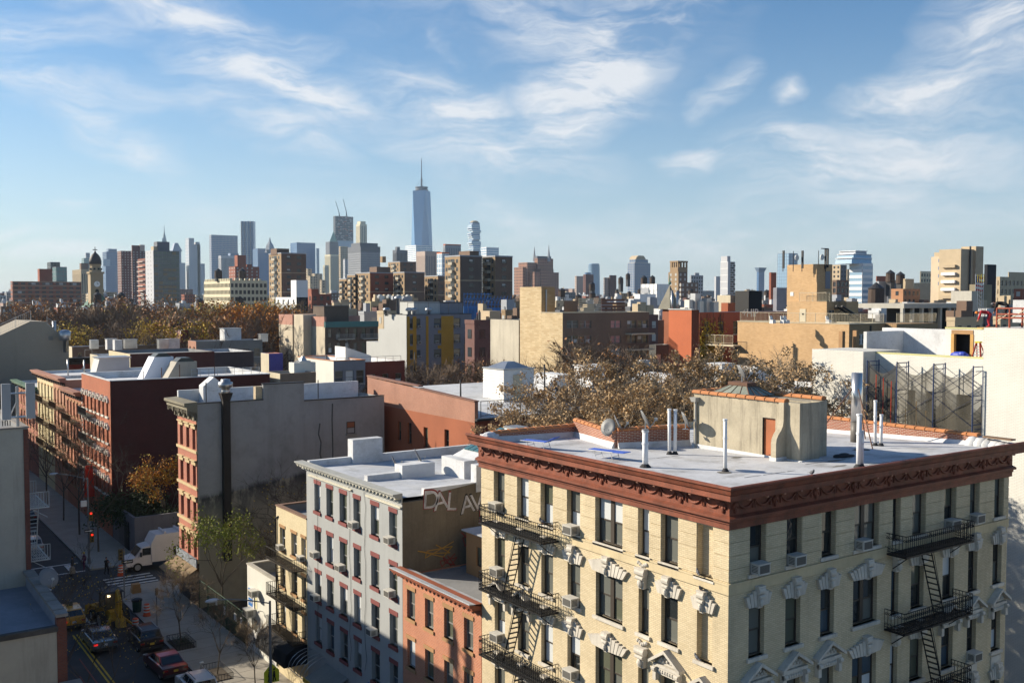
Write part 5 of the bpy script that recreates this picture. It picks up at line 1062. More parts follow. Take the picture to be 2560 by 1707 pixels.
for(x,y,lb,gr)in((22.9,78.4,'planted tree pit with low black guard behind the parked estate car',True),(23.1,70.5,'earth tree pit with low black guard on the sunlit pavement',False)):
 t=thing('tree_pit',lb,'tree pit',(x,y,.14)); part(t,'soil',MB().box(x-.7,y-1.3,.1,x+.7,y+1.3,.2),mat('soil',(.07,.055,.04),.95,.3,0,3)); m=MB()
 for sx in(-.75,.75):
  m.tube((x+sx,y-1.35,.6),(x+sx,y+1.35,.6),.02,.02,5)
  for i in range(14):m.tube((x+sx,y-1.35+i*.207,.14),(x+sx,y-1.35+i*.207,.6),.013,.013,4)
 for sy in(-1.35,1.35):
  m.tube((x-.75,y+sy,.6),(x+.75,y+sy,.6),.02,.02,5)
  for i in range(8):m.tube((x-.75+i*.214,y+sy,.14),(x-.75+i*.214,y+sy,.6),.013,.013,4)
 part(t,'guard',m,M_BLACK)
 if gr:
  m=MB(); rr=random.Random(2)
  for i in range(500):
   p=Vector((x+rr.uniform(-.65,.65),y+rr.uniform(-1.2,1.2),.2+rr.random()*.45)); d=Vector((rr.uniform(-1,1),rr.uniform(-1,1),rr.uniform(0,1)))*.13; e=Vector((rr.uniform(-1,1),rr.uniform(-1,1),0))*.06; m.tri(p,p+d,p+e)
  part(t,'shrubs',m,leafmat('ivy',(.02,.035,.012),(.035,.05,.02)))
f=thing('yard_fence','green mesh yard fence with stuck notices beside the white shop','fence',(27.0,81,.14))
for i in range(6):part(f,'post',MB().tube((27.0,75.3+i*2.3,.1),(27.0,75.3+i*2.3,2.7),.05,.05,6),mat('fence_green',(.035,.075,.045),.6,.1))
part(f,'rail',MB().tube((27.0,75.2,2.65),(27.0,86.9,2.65),.035,.035,6),mat('fence_green',(.035,.075,.045),.6,.1)); m=MB()
for i in range(58):m.tube((27.0,75.3+i*.2,.2),(27.0,75.3+i*.2,2.65),.008,.008,3,False)
for i in range(12):m.tube((27.0,75.3,.2+i*.2),(27.0,86.8,.2+i*.2),.008,.008,3,False)
part(f,'mesh',m,mat('fence_green',(.035,.075,.045),.6,.1)); part(f,'green_board',MB().box(27.03,75.4,.2,27.06,83,1.2),mat('hoarding_green',(.025,.05,.03),.7,.2))
for y,z,a,b in((77.3,1.5,.5,.6),(79.9,1.3,.4,.7),(76.0,1.6,.35,.5),(82.0,1.6,.3,.5)):part(f,'notice',MB().box(26.94,y,z,26.98,y+a,z+b),M_WHITE)
gw_=thing('garden_wall','low lavender grey wall round the corner garden beyond the crossing','wall',(27,109,0)); part(gw_,'wall',MB().box(27.1,109.0,0,44,109.3,4.1),mat('lavender_wall',(.15,.14,.15),.9,.15,.3)); part(gw_,'side_wall',MB().box(27.1,109.31,0,27.4,118.5,4.0),mat('lavender_wall',(.15,.14,.15),.9,.15,.3)); part(gw_,'dark_doorway',MB().box(27.0,111.2,.1,27.09,113.0,3.2),M_BLACK)
gd=MB().quad((27.4,75.2,.1),(45,75.2,.1),(45,86.9,.1),(27.4,86.9,.1)); solo('yard_ground','bare earth yard between the shop and corner building','ground',gd,mat('soil',(.07,.055,.04),.95,.3,0,3),kind='structure',base=(27,80,0))
solo('litter','crumpled white litter on the sunlit pavement','litter',MB().hexa([(22.8,73.5,.145),(23.1,73.45,.145),(23.15,73.7,.145),(22.85,73.75,.145),(22.85,73.5,.2),(23.05,73.5,.17),(23.1,73.65,.22),(22.9,73.7,.18)]),M_WHITE)
solo('rubbish_bag','pale pink plastic bag on the road beside the truck','bag',MB().ell((28.2,101.6,.2),.35,.25,.22).ell((28.35,101.65,.36),.12,.1,.12),mat('pink_bag',(.50,.38,.45),.5),True)
part(thing('stacked_crates','stack of tan crates by the near crosswalk','crates',(23.6,95,.14)),'crate',MB().box(23.2,94.5,.14,24.0,95.2,.55).box(23.25,94.55,.56,23.95,95.15,.95),mat('cardboard',(.30,.18,.08),.8,.1))
# ------------------------------------------------------------------ people
def person(label,loc,rz,joints,cloth,skin=(.35,.2,.14),hat=None,sc=1.0,hair=(.02,.015,.012),legs=None):
 """one skinned body from a joint graph; trousers, hat and hair as children"""
 t=thing('person',label,'person',loc,'people in the street'); t.rotation_euler=(0,0,rz); t.scale=(sc,)*3
 def skinned(n,names,edges,m):
  me=bpy.data.meshes.new(n); idx={k:i for i,k in enumerate(names)}; me.from_pydata([joints[k][0]for k in names],[(idx[a],idx[b])for a,b in edges],[])
  o=bpy.data.objects.new(n,me); o.parent=t; COL.objects.link(o); me.materials.append(m)
  md=o.modifiers.new('Skin','SKIN'); md.use_smooth_shade=True
  if not me.skin_vertices:
   bm=bmesh.new(); bm.from_mesh(me); bm.verts.layers.skin.verify(); bm.to_mesh(me); bm.free()
  for i,k in enumerate(names):r=joints[k][1]; me.skin_vertices[0].data[i].radius=(r,r)if isinstance(r,float)else r; me.skin_vertices[0].data[i].use_root=(i==0)
  s=o.modifiers.new('Sub','SUBSURF'); s.levels=1; s.render_levels=1; return o
 skinned('body',['hip','chest','neck','shl','ell_','hl','shr','elr','hr','knl','anl','tol','knr','anr','tor','hpl','hpr'],[('hip','chest'),('chest','neck'),('chest','shl'),('shl','ell_'),('ell_','hl'),('chest','shr'),('shr','elr'),('elr','hr'),('hip','hpl'),('hpl','knl'),('knl','anl'),('anl','tol'),('hip','hpr'),('hpr','knr'),('knr','anr'),('anr','tor')],cloth)
 nk,hd=Vector(joints['neck'][0]),Vector(joints['head'][0]); sk=mat('skin_%d'%int(skin[0]*100),skin,.6,.05)
 m=MB(); m.tube(nk,hd,.055,.06,8); m.ell(hd,.085,.078,.115,12,8); up=(hd-nk).normalized(); fw=Vector(joints['face'][0]); m.ell(hd+fw*.09-up*.01,.022,.02,.03,6,4); sd_=up.cross(fw)
 for s_ in(-1,1):m.ell(hd+sd_*(.08*s_),.02,.015,.03,6,4)
 h=child(t,'head',m,sk,True); m=MB()
 for s_ in(-1,1):m.ell(hd+fw*.078+sd_*(.032*s_)+up*.01,.012,.012,.01,6,4)
 child(t,'eyes',m,M_BLACK,sub=h); child(t,'mouth',MB().ell(hd+fw*.078-up*.055,.02,.012,.008,6,4),mat('lips',(.25,.09,.08),.6),sub=h)
 m=MB(); m.ell(hd+up*.035-fw*.02,.092,.086,.10,12,8)
 if hat:m.lathe(hd+up*.05,[(.13,0),(.125,.02),(.10,.05),(.08,.1),(.03,.125)],12)
 child(t,'hat' if hat else 'hair',m,mat('hat_%d'%int(hat[0]*100),hat,.6)if hat else mat('hair_dark',hair,.8),True)
 for k in('hl','hr'):
  e='ell_' if k=='hl' else 'elr'; p=Vector(joints[k][0]); d=(p-Vector(joints[e][0])).normalized(); sdv=d.orthogonal().normalized(); m=MB(); m.ell(p+d*.04,.045,.045,.045,8,5)
  for j in range(4):a=p+d*.07+sdv*(.016*(j-1.5)); b=a+d*(.04+.008*(j in(1,2))); m.tube(a,b,.009,.009,5); m.tube(b,b+d*.025-d.cross(sdv)*.015,.009,.007,5)
  m.tube(p+d*.03+sdv*.035,p+d*.075+sdv*.06,.010,.008,5); child(t,'hand',m,sk,True)
 return t
def pose(kind,step=.18):
 J={'hip':((0,0,.93),(.17,.12)),'chest':((0,0,1.30),(.19,.13)),'neck':((.01,0,1.48),.07),'head':((.02,0,1.64),.1),'face':((1,0,0),0),'shl':((0,.19,1.40),.075),'ell_':((-.05,.25,1.12),.055),'hl':((.05,.24,.88),.04),'shr':((0,-.19,1.40),.075),'elr':((.02,-.25,1.12),.055),'hr':((.14,-.22,.9),.04),'hpl':((0,.1,.88),.1),'hpr':((0,-.1,.88),.1),
 'knl':((step,.1,.48),.075),'anl':((step*.6,.1,.09),.055),'tol':((step*.6+.17,.1,.04),.045),'knr':((0,-.1,.48),.075),'anr':((-step,-.1,.1),.055),'tor':((-step+.16,-.1,.04),.045)}
 if kind=='bend':
  J.update({'hip':((-.1,0,.90),(.17,.13)),'chest':((.32,0,1.0),(.18,.14)),'neck':((.5,0,.98),.07),'head':((.64,0,.92),.1),'face':((.5,0,-.86),0),'shl':((.42,.2,1.02),.08),'ell_':((.5,.24,.72),.06),'hl':((.58,.18,.46),.04),'shr':((.42,-.2,1.02),.08),'elr':((.52,-.22,.72),.06),'hr':((.62,-.14,.46),.04),'hpl':((-.1,.1,.85),.11),'hpr':((-.1,-.1,.85),.11),'knl':((.0,.13,.45),.08),'anl':((-.08,.14,.09),.06),'tol':((.1,.15,.04),.05),'knr':((.02,-.13,.45),.08),'anr':((-.06,-.14,.09),.06),'tor':((.12,-.15,.04),.05)})
 if kind=='phone':J.update({'elr':((.16,-.24,1.14),.055),'hr':((.26,-.1,1.3),.04),'ell_':((.14,.24,1.14),.055),'hl':((.25,.1,1.26),.04)})
 return J
person('pedestrian in black coat stepping onto the crosswalk',(22.9,103.2,0),R(-60),pose('phone'),mat('black_coat',(.012,.012,.014),.8))
person('person in purple and orange layers with yellow hat by the mast',(21.5,106.4,.0),R(200),pose('walk',.1),mat('purple_coat',(.09,.02,.06),.8),hat=(.55,.35,.03)); person('person in dark clothes with a cart at the far kerb',(20.2,105.4,.0),R(160),pose('walk',.2),mat('grey_coat',(.05,.048,.045),.8))
t=thing('hand_cart','small loaded hand cart beside a dark-clothed person','cart',(20.0,104.6,0)); part(t,'frame',MB().box(19.8,104.4,.2,20.3,104.9,.25).tube((20.3,104.65,.2),(20.45,104.65,1.1),.02,.02,6),M_DARK); part(t,'load',MB().box(19.82,104.42,.26,20.26,104.86,.75).ell((20.04,104.64,.8),.22,.2,.15),mat('canvas_bag',(.25,.22,.17),.8)); part(t,'wheel',MB().tube((19.85,104.38,.12),(19.85,104.92,.12),.12,.12,10),M_TYRE)
# ------------------------------------------------------------------ middle distance
def grid(a0,a1,n,rows,w_,h_,ztop,pitch,off=.9,skip=()):
 out=[]
 for r in range(rows):
  for i in range(n):
   if(r,i)in skip:continue
   s=a0+(a1-a0)*(i+.5)/n; z=ztop-off-r*pitch; out.append((s-w_/2,s+w_/2,z-h_,z))
 return out
def mid(name,label,xl,xc,xr,yt,D,mL,mF=None,wL=None,wF=None,fm=None,gl=None,roofm=None,ph=.6,cop=None,z0=0,dep=None,wid=None,double=False,sills=True,cat='building',rec=.12,glL=None,Yp=None):
 if Yp:D=D*Yp/PD(xc,yt,D).y
 a,b,c,d,z=corner(xl,xc,xr,yt,D)
 if dep:d=c+dep
 if wid:b=a+wid
 t=thing(name,label,cat,(a,c,z0)); hL=grid(c,d,*wL[:2],*wL[2:4],z,*wL[4:])if wL else[]; hF=grid(a,b,*wF[:2],*wF[2:4],z,*wF[4:])if wF else[]
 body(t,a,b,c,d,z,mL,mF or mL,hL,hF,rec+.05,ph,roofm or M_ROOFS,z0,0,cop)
 for F,hs,gg in((Face('L',a),hL,glL or gl),(Face('F',c),hF,gl)):
  for h in hs:
   window(t,F,*h,fm or M_FRAMEG,rec,double and h[1]-h[0]>1.2,gg or GL_D)
   if sills:sill(t,F,h[0],h[1],h[2],M_STONE,.08,.12,.06)
 return t,(a,b,c,d,z)
def bulk(label,x,y,a,b,z0,h,mt,kind='box',cap=None,name='roof_bulkhead'):
 t=thing(name,label,'bulkhead',(x,y,z0)); m=MB()
 if kind=='slope':m.prism([(x,y,z0),(x+a,y,z0),(x+a,y,z0+h),(x+a*.55,y,z0+h),(x,y,z0+h*.3)],(0,b,0))
 elif kind=='slope_r':m.prism([(x,y,z0),(x+a,y,z0),(x+a,y,z0+h*.45),(x,y,z0+h)],(0,b,0))
 else:m.box(x,y,z0,x+a,y+b,z0+h)
 part(t,'wall',m,mt)
 if cap=='sky':
  m=MB(); zz=z0+h+.003; e=.25; m.box(x-.1,y-.1,zz,x+a+.1,y+b+.1,zz+.12)
  bs=[(x+e,y+e),(x+a-e,y+e),(x+a-e,y+b-e),(x+e,y+b-e)]; tp=[(x+a*.38,y+b*.38),(x+a*.62,y+b*.38),(x+a*.62,y+b*.62),(x+a*.38,y+b*.62)]
  for i in range(4):j=(i+1)%4; m.quad((*bs[i],zz+.12),(*bs[j],zz+.12),(*tp[j],zz+.7),(*tp[i],zz+.7))
  m.quad(*[(*q,zz+.7)for q in tp]); part(t,'skylight',m,M_GALV)
 elif cap:part(t,'roof',MB().box(x-.12,y-.12,z0+h+.003,x+a+.12,y+b+.12,z0+h+.12),cap)
 return t
def rail(label,pts,h,mt,sp=.14,name='roof_railing',posts=1.6,r=.014):
 t=thing(name,label,'railing',pts[0]); m=MB(); q=MB()
 for a,b in zip(pts,pts[1:]):
  a,b=Vector(a),Vector(b); U=Vector((0,0,h)); m.tube(a+U,b+U,.03,.03,5); m.tube(a+U*.1,b+U*.1,.025,.025,5); n=max(1,int((b-a).length/sp))
  for i in range(n+1):p=a.lerp(b,i/n); m.tube(p+U*.1,p+U,r,r,3,False)
  k=max(1,int((b-a).length/posts))
  for i in range(k+1):p=a.lerp(b,i/k); q.tube(p,p+U*1.03,.035,.035,5)
 part(t,'balusters',m,mt); part(t,'posts',q,mt); return t
M_RUST=mat('rust_stucco',(.30,.098,.048),.85,.12,.12,.8,.2)
B_RU=brick('rust_parapet_brick',(.33,.135,.085),(.27,.105,.065),(.42,.30,.235),.21,.08,.013,.12,.1)
M_RUD=mat('dark_red_rear',(.17,.045,.03),.85,.15,.15)
ru=thing('rust_red_building','rust red stucco building with brick parapet and white roof','building',(46.5,72.3,0))
FRu=Face('L',46.5); hs=[(89.9,90.6,13.3,15.2),(85.6,86.3,13.5,15.3),(83.5,84.3,13.4,15.4),(80.4,81.2,13.4,15.3),(76.6,77.4,13.5,15.5),(89.9,90.6,9.8,11.6),(85.6,86.3,9.6,11.4),(83.5,84.3,9.6,11.4),(80.4,81.2,9.6,11.3)]
w=MB(); FRu.wall(w,72.3,92.8,0,16.6,hs,.25); part(ru,'stucco_wall',w,M_RUST)
w=MB(); w.hexa([(46.5,72.3,16.6),(46.85,72.3,16.6),(46.85,92.8,16.6),(46.5,92.8,16.6),(46.5,72.3,18.4),(46.85,72.3,18.4),(46.85,92.8,19.25),(46.5,92.8,19.25)]); part(ru,'brick_parapet',w,B_RU)
w=MB(); w.hexa([(46.42,72.25,18.41),(46.93,72.25,18.41),(46.93,82,18.82),(46.42,82,18.82),(46.42,72.25,18.5),(46.93,72.25,18.5),(46.93,82,18.92),(46.42,82,18.92)]); w.hexa([(46.42,82,19.0),(46.93,82,19.0),(46.93,92.8,19.3),(46.42,92.8,19.3),(46.42,82,19.14),(46.93,82,19.14),(46.93,92.8,19.44),(46.42,92.8,19.44)]); part(ru,'coping',w,mat('brown_tile_coping',(.20,.10,.07),.7,.2))
for s0,s1,z0,z1 in hs:window(ru,FRu,s1,s0,z0,z1,M_FRAME,.2,gl=[G_DARK,G_OLIVE]); sill(ru,FRu,s0,s1,z0,M_RUST,.08,.14,.06)
FRf=Face('F',72.3); hf=[(48.0+i*2.6,48.95+i*2.6,z,z+1.7)for i in range(6)for z in(14.0,10.8)]
w=MB(); FRf.wall(w,46.5,63,0,16.9,hf,.2); part(ru,'rear_wall',w,M_RUD)
for h in hf:window(ru,FRf,*h,M_FRAME,.15,gl=[G_OLIVE,G_DARK,G_MID])
m=MB(); m.quad((46.85,72.0,16.95),(63,72.0,16.95),(63,92.8,18.0),(46.85,92.8,18.0)); m.quad((46.5,71.95,16.8),(63,71.95,16.8),(63,71.95,17.0),(46.5,71.95,17.0)); part(ru,'roof',m,M_ROOFW); part(ru,'roof_edge',MB().box(46.5,71.9,16.75,63,72.29,16.94),M_TAR)
m=MB();
for i in range(5):m.hexa([(50+i*.1,74,16.9),(61,74,16.9),(61,78+i,17.2),(50,78+i,17.2),(50.2,74.5,17.5+i*.1),(60.6,74.5,17.5),(60.6,77+i,17.9),(50.4,77,17.9)])if i==0 else None
aircon(FRu,90.25,12.9,'air conditioner on the rust red wall beside the bare side wall','air conditioners of the rust red building',.05)
bk=bulk('white clapboard stair bulkhead with skylight on the white roof',54.5,79.5,3.6,3.6,17.1,3.3,M_WHITE,'box','sky'); FB2=Face('L',54.5)
for i in range(11):m=MB(); m.hexa([(54.47,79.48,17.2+i*.29),(54.49,79.48,17.2+i*.29),(54.49,83.12,17.2+i*.29),(54.47,83.12,17.2+i*.29),(54.44,79.48,17.22+i*.29),(54.49,79.48,17.47+i*.29),(54.49,83.12,17.47+i*.29),(54.44,83.12,17.22+i*.29)]); part(bk,'clapboard',m,M_WHITE)
part(bk,'door',MB().box(55.6,79.4,17.2,56.6,79.49,19.9),mat('cream_door',(.52,.46,.33),.6,.1)); part(bk,'corner_trim',MB().box(54.42,79.42,17.1,54.58,79.6,20.3),M_WHITE)
for i,(x,y,z)in enumerate(((50.2,80.5,19.6),(57.6,77.0,21.0))):pipe(x,y,17.2,z,'black iron vent pipe %s of the clapboard bulkhead'%('left','right')[i],.08,False,M_DARK)
rail('black iron rail along the rust red building rear roof edge',[(47.2,72.4,17.0),(60,72.4,17.0)],1.4,M_BLACK,.7,posts=2.1)
fire_escape(FRf,56.8,61.0,[16.95,13.8],'black fire escape on the dark rear wall of the rust red building',1,1.0,M_BLACK,False,.9)
for i,(x0,x1,y0,y1,z)in enumerate(((63.2,71,71.8,92.5,17.2),(71.2,79,72.5,92.5,17.6),(79.2,88,73,92.5,16.9),(88.2,97,72,92.5,17.4))):
 t=thing('white_roof_house',['white-roofed house next to the rust red building','second white-roofed house from the rust red building','third white-roofed house behind the brown-leaved trees','fourth white-roofed house behind the brown-leaved trees'][i],'building',(x0,y0,0)); hf=grid(x0,x1,3,2,.95,1.7,z,3.1,1.3)
 body(t,x0,x1,y0,y1,z,mat('white_wall2',(.60,.60,.58),.8,.08,.15),M_RUD if i%2 else mat('grey_rear',(.22,.21,.20),.85,.1,.15),(),hf,.15,.5,M_ROOFW,0)
 for h in hf:window(t,Face('F',y0),*h,M_FRAMEW,.12,gl=GL_D)
bulk('white gabled dormer behind the clapboard bulkhead',62.5,84,4.2,4,17.0,2.2,M_ROOFW,'slope'); bulk('white stair bulkhead with wide flat cap left of the leafy trees',66.0,80,2.6,3.0,16.8,3.4,M_ROOFW,'box',M_ROOFW); bulk('low white skylight house on the second white roof',73,78,4,5,17.1,2.0,M_ROOFW,'slope',None); bulk('white chimney block among the brown leaves',81,76,2,2,16.5,3.6,M_ROOFW,'box',M_ROOFW); bulk('long white parapet block behind the brown leaves',84,82,5,3,16.5,2.6,M_ROOFW); bulk('white sloped bulkhead near the red-orange wall',90,79,3.5,3.5,17,2.4,M_ROOFW,'slope_r')
m=MB().box(80.6,88,16.8,81.6,89,20.0); t=solo('vented_chimney','white chimney with square vent holes above the trees','chimney',m,M_ROOFW)
for i in range(3):part(t,'vent_hole',MB().box(80.59-.02,88.1+i*.3,19.4,80.59,88.3+i*.3,19.8),M_BLACK)
dish((64.5,76.2,17.0),'grey dish on the white roof beside the fire escape',R(60),R(28),.5,.9)
solo('dark_roof_hatch','flat dark roof hatch on the white roof','roof hatch',MB().box(60.5,76.6,17.2,63.0,79,18.3).box(60.2,76.3,18.3,63.3,79.3,18.45),M_ROOFK)
# ------------------------------------------------------------------ roofs between corner building and the park
M_CRW=mat('cream_stucco',(.52,.46,.34),.85,.1,.2); M_BLG=mat('blue_grey_wall',(.21,.22,.25),.85,.1,.1)
t,q=mid('white_parapet_house','low house with long white side wall and grey-blue front',745,834,913,903,140,M_WSH,M_BLG,None,(3,2,1.2,1.9,3.2,1.4),roofm=M_ROOFW,ph=.9,cop=M_TERRA)
X_,Z_=q[0],q[4]; bulk('white metal stair bulkhead with ribbed sloping roof',q[0]+4.2,q[2]+5,4.2,3.6,Z_-.9,2.6,M_WHITE,'slope_r',None)
t2,q2=mid('maroon_low_house','low dark maroon walled house with white roof',913,913,1012,905,139,M_RUD,M_RUD,None,(3,1,1.0,1.6,3,1.8),roofm=M_ROOFW,ph=.8,dep=20,Yp=q[2]+.3)
rail('thin pipe railing on the white-roofed low houses',[(q[0]+.6,q[2]+.3,Z_-.9),(q2[1]-.5,q2[2]+.3,Z_-.9)],1.3,M_GALV,1.2,posts=1.2)
for i,(x,y)in enumerate(((836-20,888),(1056-20,880))):p=PD(x,y,146); pipe(p.x,p.y,16.6,p.z,'black roof pipe %s the grey stepped wall'%('left of','beside')[i],.07,False,M_DARK)
t,q=mid('purple_bulkhead','purple-blue painted stair bulkhead with cream side',652,672,707,884,150,M_CRW,mat('purple_paint',(.055,.055,.24),.7,.1),roofm=M_TERRA,ph=.05,z0=15.2,cat='bulkhead');
t,q=mid('white_drum_bulkhead','chunky white stucco bulkhead with little skylight',722,735,789,907,128,M_WSH,M_WSH,roofm=M_ROOFW,ph=.05,z0=15.4,cat='bulkhead'); bulk('small glazed skylight on the chunky white bulkhead',q[0]+1.1,q[2]+.6,1.3,1.2,q[4]-.05,.1,M_ROOFW,'box','sky')
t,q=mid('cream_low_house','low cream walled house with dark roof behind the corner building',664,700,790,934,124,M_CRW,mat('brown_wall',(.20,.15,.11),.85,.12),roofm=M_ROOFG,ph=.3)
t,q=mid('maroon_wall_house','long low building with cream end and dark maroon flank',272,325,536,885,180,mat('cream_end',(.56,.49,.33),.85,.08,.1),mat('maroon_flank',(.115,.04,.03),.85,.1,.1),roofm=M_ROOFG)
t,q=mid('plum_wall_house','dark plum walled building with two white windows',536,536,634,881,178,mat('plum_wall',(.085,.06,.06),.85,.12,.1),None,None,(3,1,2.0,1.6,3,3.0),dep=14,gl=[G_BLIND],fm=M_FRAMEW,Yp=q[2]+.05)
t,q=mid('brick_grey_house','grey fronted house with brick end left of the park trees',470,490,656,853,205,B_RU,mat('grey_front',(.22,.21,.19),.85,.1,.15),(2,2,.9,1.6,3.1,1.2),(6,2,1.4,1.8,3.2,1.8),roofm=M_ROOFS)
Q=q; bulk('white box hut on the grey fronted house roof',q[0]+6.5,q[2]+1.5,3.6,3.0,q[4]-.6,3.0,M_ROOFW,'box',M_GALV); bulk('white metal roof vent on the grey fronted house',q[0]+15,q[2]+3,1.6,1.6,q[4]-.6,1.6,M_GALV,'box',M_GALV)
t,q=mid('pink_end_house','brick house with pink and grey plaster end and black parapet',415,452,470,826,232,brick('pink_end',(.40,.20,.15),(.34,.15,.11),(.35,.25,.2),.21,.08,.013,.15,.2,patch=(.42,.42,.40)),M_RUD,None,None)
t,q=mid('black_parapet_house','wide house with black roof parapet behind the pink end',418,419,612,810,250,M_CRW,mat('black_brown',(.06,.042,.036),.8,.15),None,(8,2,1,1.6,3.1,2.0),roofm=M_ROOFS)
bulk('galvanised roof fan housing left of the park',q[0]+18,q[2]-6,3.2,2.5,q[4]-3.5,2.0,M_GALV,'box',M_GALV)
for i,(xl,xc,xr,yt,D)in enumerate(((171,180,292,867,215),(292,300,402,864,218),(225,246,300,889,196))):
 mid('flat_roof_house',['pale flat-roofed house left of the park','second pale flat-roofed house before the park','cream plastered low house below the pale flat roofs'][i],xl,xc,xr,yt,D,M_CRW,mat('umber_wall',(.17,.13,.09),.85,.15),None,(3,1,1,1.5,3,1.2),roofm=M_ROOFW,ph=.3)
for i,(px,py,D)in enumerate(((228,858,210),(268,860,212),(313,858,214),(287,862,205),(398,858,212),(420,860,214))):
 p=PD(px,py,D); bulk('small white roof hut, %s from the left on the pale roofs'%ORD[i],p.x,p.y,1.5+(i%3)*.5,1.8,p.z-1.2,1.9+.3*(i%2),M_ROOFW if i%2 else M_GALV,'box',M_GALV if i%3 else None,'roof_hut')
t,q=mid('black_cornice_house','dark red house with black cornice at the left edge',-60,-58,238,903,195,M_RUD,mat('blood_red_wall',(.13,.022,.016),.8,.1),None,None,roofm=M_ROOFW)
FQ=Face('F',q[2])
for px_ in(9,86):p=PY(px_,955,q[2]); p1=PY(px_+12,929,q[2]); m=MB(); FQ.box(m,p.x-.15,p1.x+.15,p.z-.2,p1.z+.35,0,.06); part(t,'window_surround',m,M_BLACK); window(t,Face('F',q[2]-.08),p.x,p1.x,p.z,p1.z,M_FRAMEW,.0,gl=[G_BLIND,G_OLIVE])
cornice(t,FQ,q[0],q[1],q[4]-1.3,q[4]+.1,1.1,M_BLACK,0)
for i,(px_,w_)in enumerate(((10,1.6),(57,1.2),(90,3.2))):p=PY(px_,900,q[2]+3); bulk(['white roof box at the far left edge','white vent box left on the black cornice house','white sloping bulkhead on the black cornice house'][i],p.x,p.y,w_,2,q[4]-.6,1.6+i*.8,M_WHITE,'slope_r' if i==2 else 'box')
rail('thin grey roof railing on the black cornice house',[(q[0]+20,q[2]+.5,q[4]),(q[1]-.5,q[2]+.5,q[4])],1.6,M_GALV,1.5,posts=3)
gw2=thing('gabled_wall_house','large taupe house with sloping gable top at the left edge','building',(0,0,0)); c0=PD(172,852,178); Yg=c0.y
pts=[PY(px_,py_,Yg)for px_,py_ in((172,950),(172,852),(150,838),(116,804),(76,803),(0,838),(-80,875),(-80,950))]; pts[0].z=0; pts[-1].z=0; m=MB(); m.prism([tuple(p)for p in pts],(0,16,0)); part(gw2,'wall',m,mat('taupe_wall',(.29,.255,.20),.88,.06,.14,.5))
WLOC[gw2]=Vector((0,0,0))
p=PY(121,850,Yg); p1=PY(132,840,Yg); m=MB()
for i in range(6):m.box(p.x,Yg-.06,p.z+(p1.z-p.z)*i/6,p1.x,Yg-.01,p.z+(p1.z-p.z)*(i+.7)/6)
part(gw2,'louvre',m,mat('louvre_grey',(.16,.17,.17),.6)); a,b=PY(0,836,Yg),PY(77,801,Yg)
rail('white metal railing along the sloping gable top',[tuple(a),tuple(b)],1.7,M_GALV,.35,posts=2.2); a,b=PY(118,812,Yg),PY(146,834,Yg); rail('white metal railing on the right slope of the gabled house',[tuple(a),tuple(b)],1.4,M_GALV,.3,posts=1.5)
p=PD(162,845,176); solo('turbine_vent','round galvanised roof vent beside the gabled wall','roof vent',MB().lathe((p.x,p.y,p.z-2.5),[(.35,0),(.35,2.0),(.95,2.1),(1.05,3.6),(.6,3.9),(.1,4.0)],14),M_GALV,True); p=PD(142,826,177); pipe(p.x,p.y+2,p.z-2,p.z+1.7,'galvanised chimney pipe on the gabled house',.32,True,M_GALV)
# ------------------------------------------------------------------ modern grey and yellow flats, tan house beside
M_LG=mat('light_grey_panel',(.42,.425,.41),.8,.05,.1,.6); M_MG=mat('mid_grey_panel',(.20,.205,.23),.7,.06); M_OCH=mat('ochre_panel',(.42,.23,.03),.7,.08)
a,b,c,d,z=corner(960,1016,1179,787,185)
t=thing('grey_yellow_flats','modern apartment block with grey and ochre panels and grey side wall','building',(a,c,0)); FQ=Face('F',c); wx=lambda px_,py_=850:PY(px_,py_,c).x; wz=lambda py_,px_=1100:PY(px_,py_,c).z
cols=[(1024,1032),(1041,1051),(1085,1102),(1134,1151)]; rws=[(819,796),(858,836),(893,873),(931,911)]; hs=[(wx(p),wx(q_),wz(r0),wz(r1))for p,q_ in cols for r0,r1 in rws]
body(t,a,b,c,d,z,M_LG,M_MG,(),hs,.2,.3,M_ROOFS,0,0,M_DARK)
for h in hs:window(t,FQ,*h,M_FRAME,.12,gl=[G_OLIVE,G_DARK,G_MID,G_BLUE])
for p0,p1,y0,y1 in((1017.5,1024,790,940),(1032,1041,790,940),(1065,1071,790,940),(1103,1133.5,790,940),(1024,1032,823,833),(1024,1032,862,872),(1024,1032,896,910),(1095,1103,825,833),(1094,1103,863,871)):
 m=MB(); FQ.box(m,wx(p0),wx(p1),wz(y1),wz(y0),.0,.06); part(t,'ochre_panel',m,M_OCH)
for p_,r_ in((1041,0),(1085,0),(1134,0),(1041,1),(1085,1),(1134,1),(1041,2),(1085,2),(1134,2)):aircon(FQ,wx(p_+6),wz(rws[r_][0])+.05,'air conditioner in %s row, %s column of the grey and ochre flats'%(ORD[r_],{1041:'left',1085:'middle',1134:'right'}[p_]),'air conditioners of the grey and ochre flats',.05,1.05)
m=MB(); yL=PX(916,853,a).y; zS=PX(916,853,a).z; m.box(a+.01,d,0,b,yL,zS); part(t,'lower_wing',m,M_LG); m=MB(); y2=PX(946,822,a).y; m.box(a+.01,d,zS,b,y2,PX(946,822,a).z); part(t,'middle_wing',m,M_LG)
for i,(p0,p1,yt,mt_)in enumerate(((1061,1127,754,M_LG),(1127,1184,756,M_MG))):x0,x1=wx(p0),wx(p1); bulk(['light grey roof plant room on the grey and ochre flats','dark-fronted grey plant room on the grey and ochre flats'][i],x0,c+4,x1-x0-.05,7,z-.3,PY(p0,yt,c+4).z-z+.3,mt_,'box',M_DARK,'plant_room')
rail('black pipe railing on the grey and ochre flats roof',[(a+.5,c+.4,z),(b-.5,c+.4,z)],2.2,M_BLACK,2.2,posts=4.4)
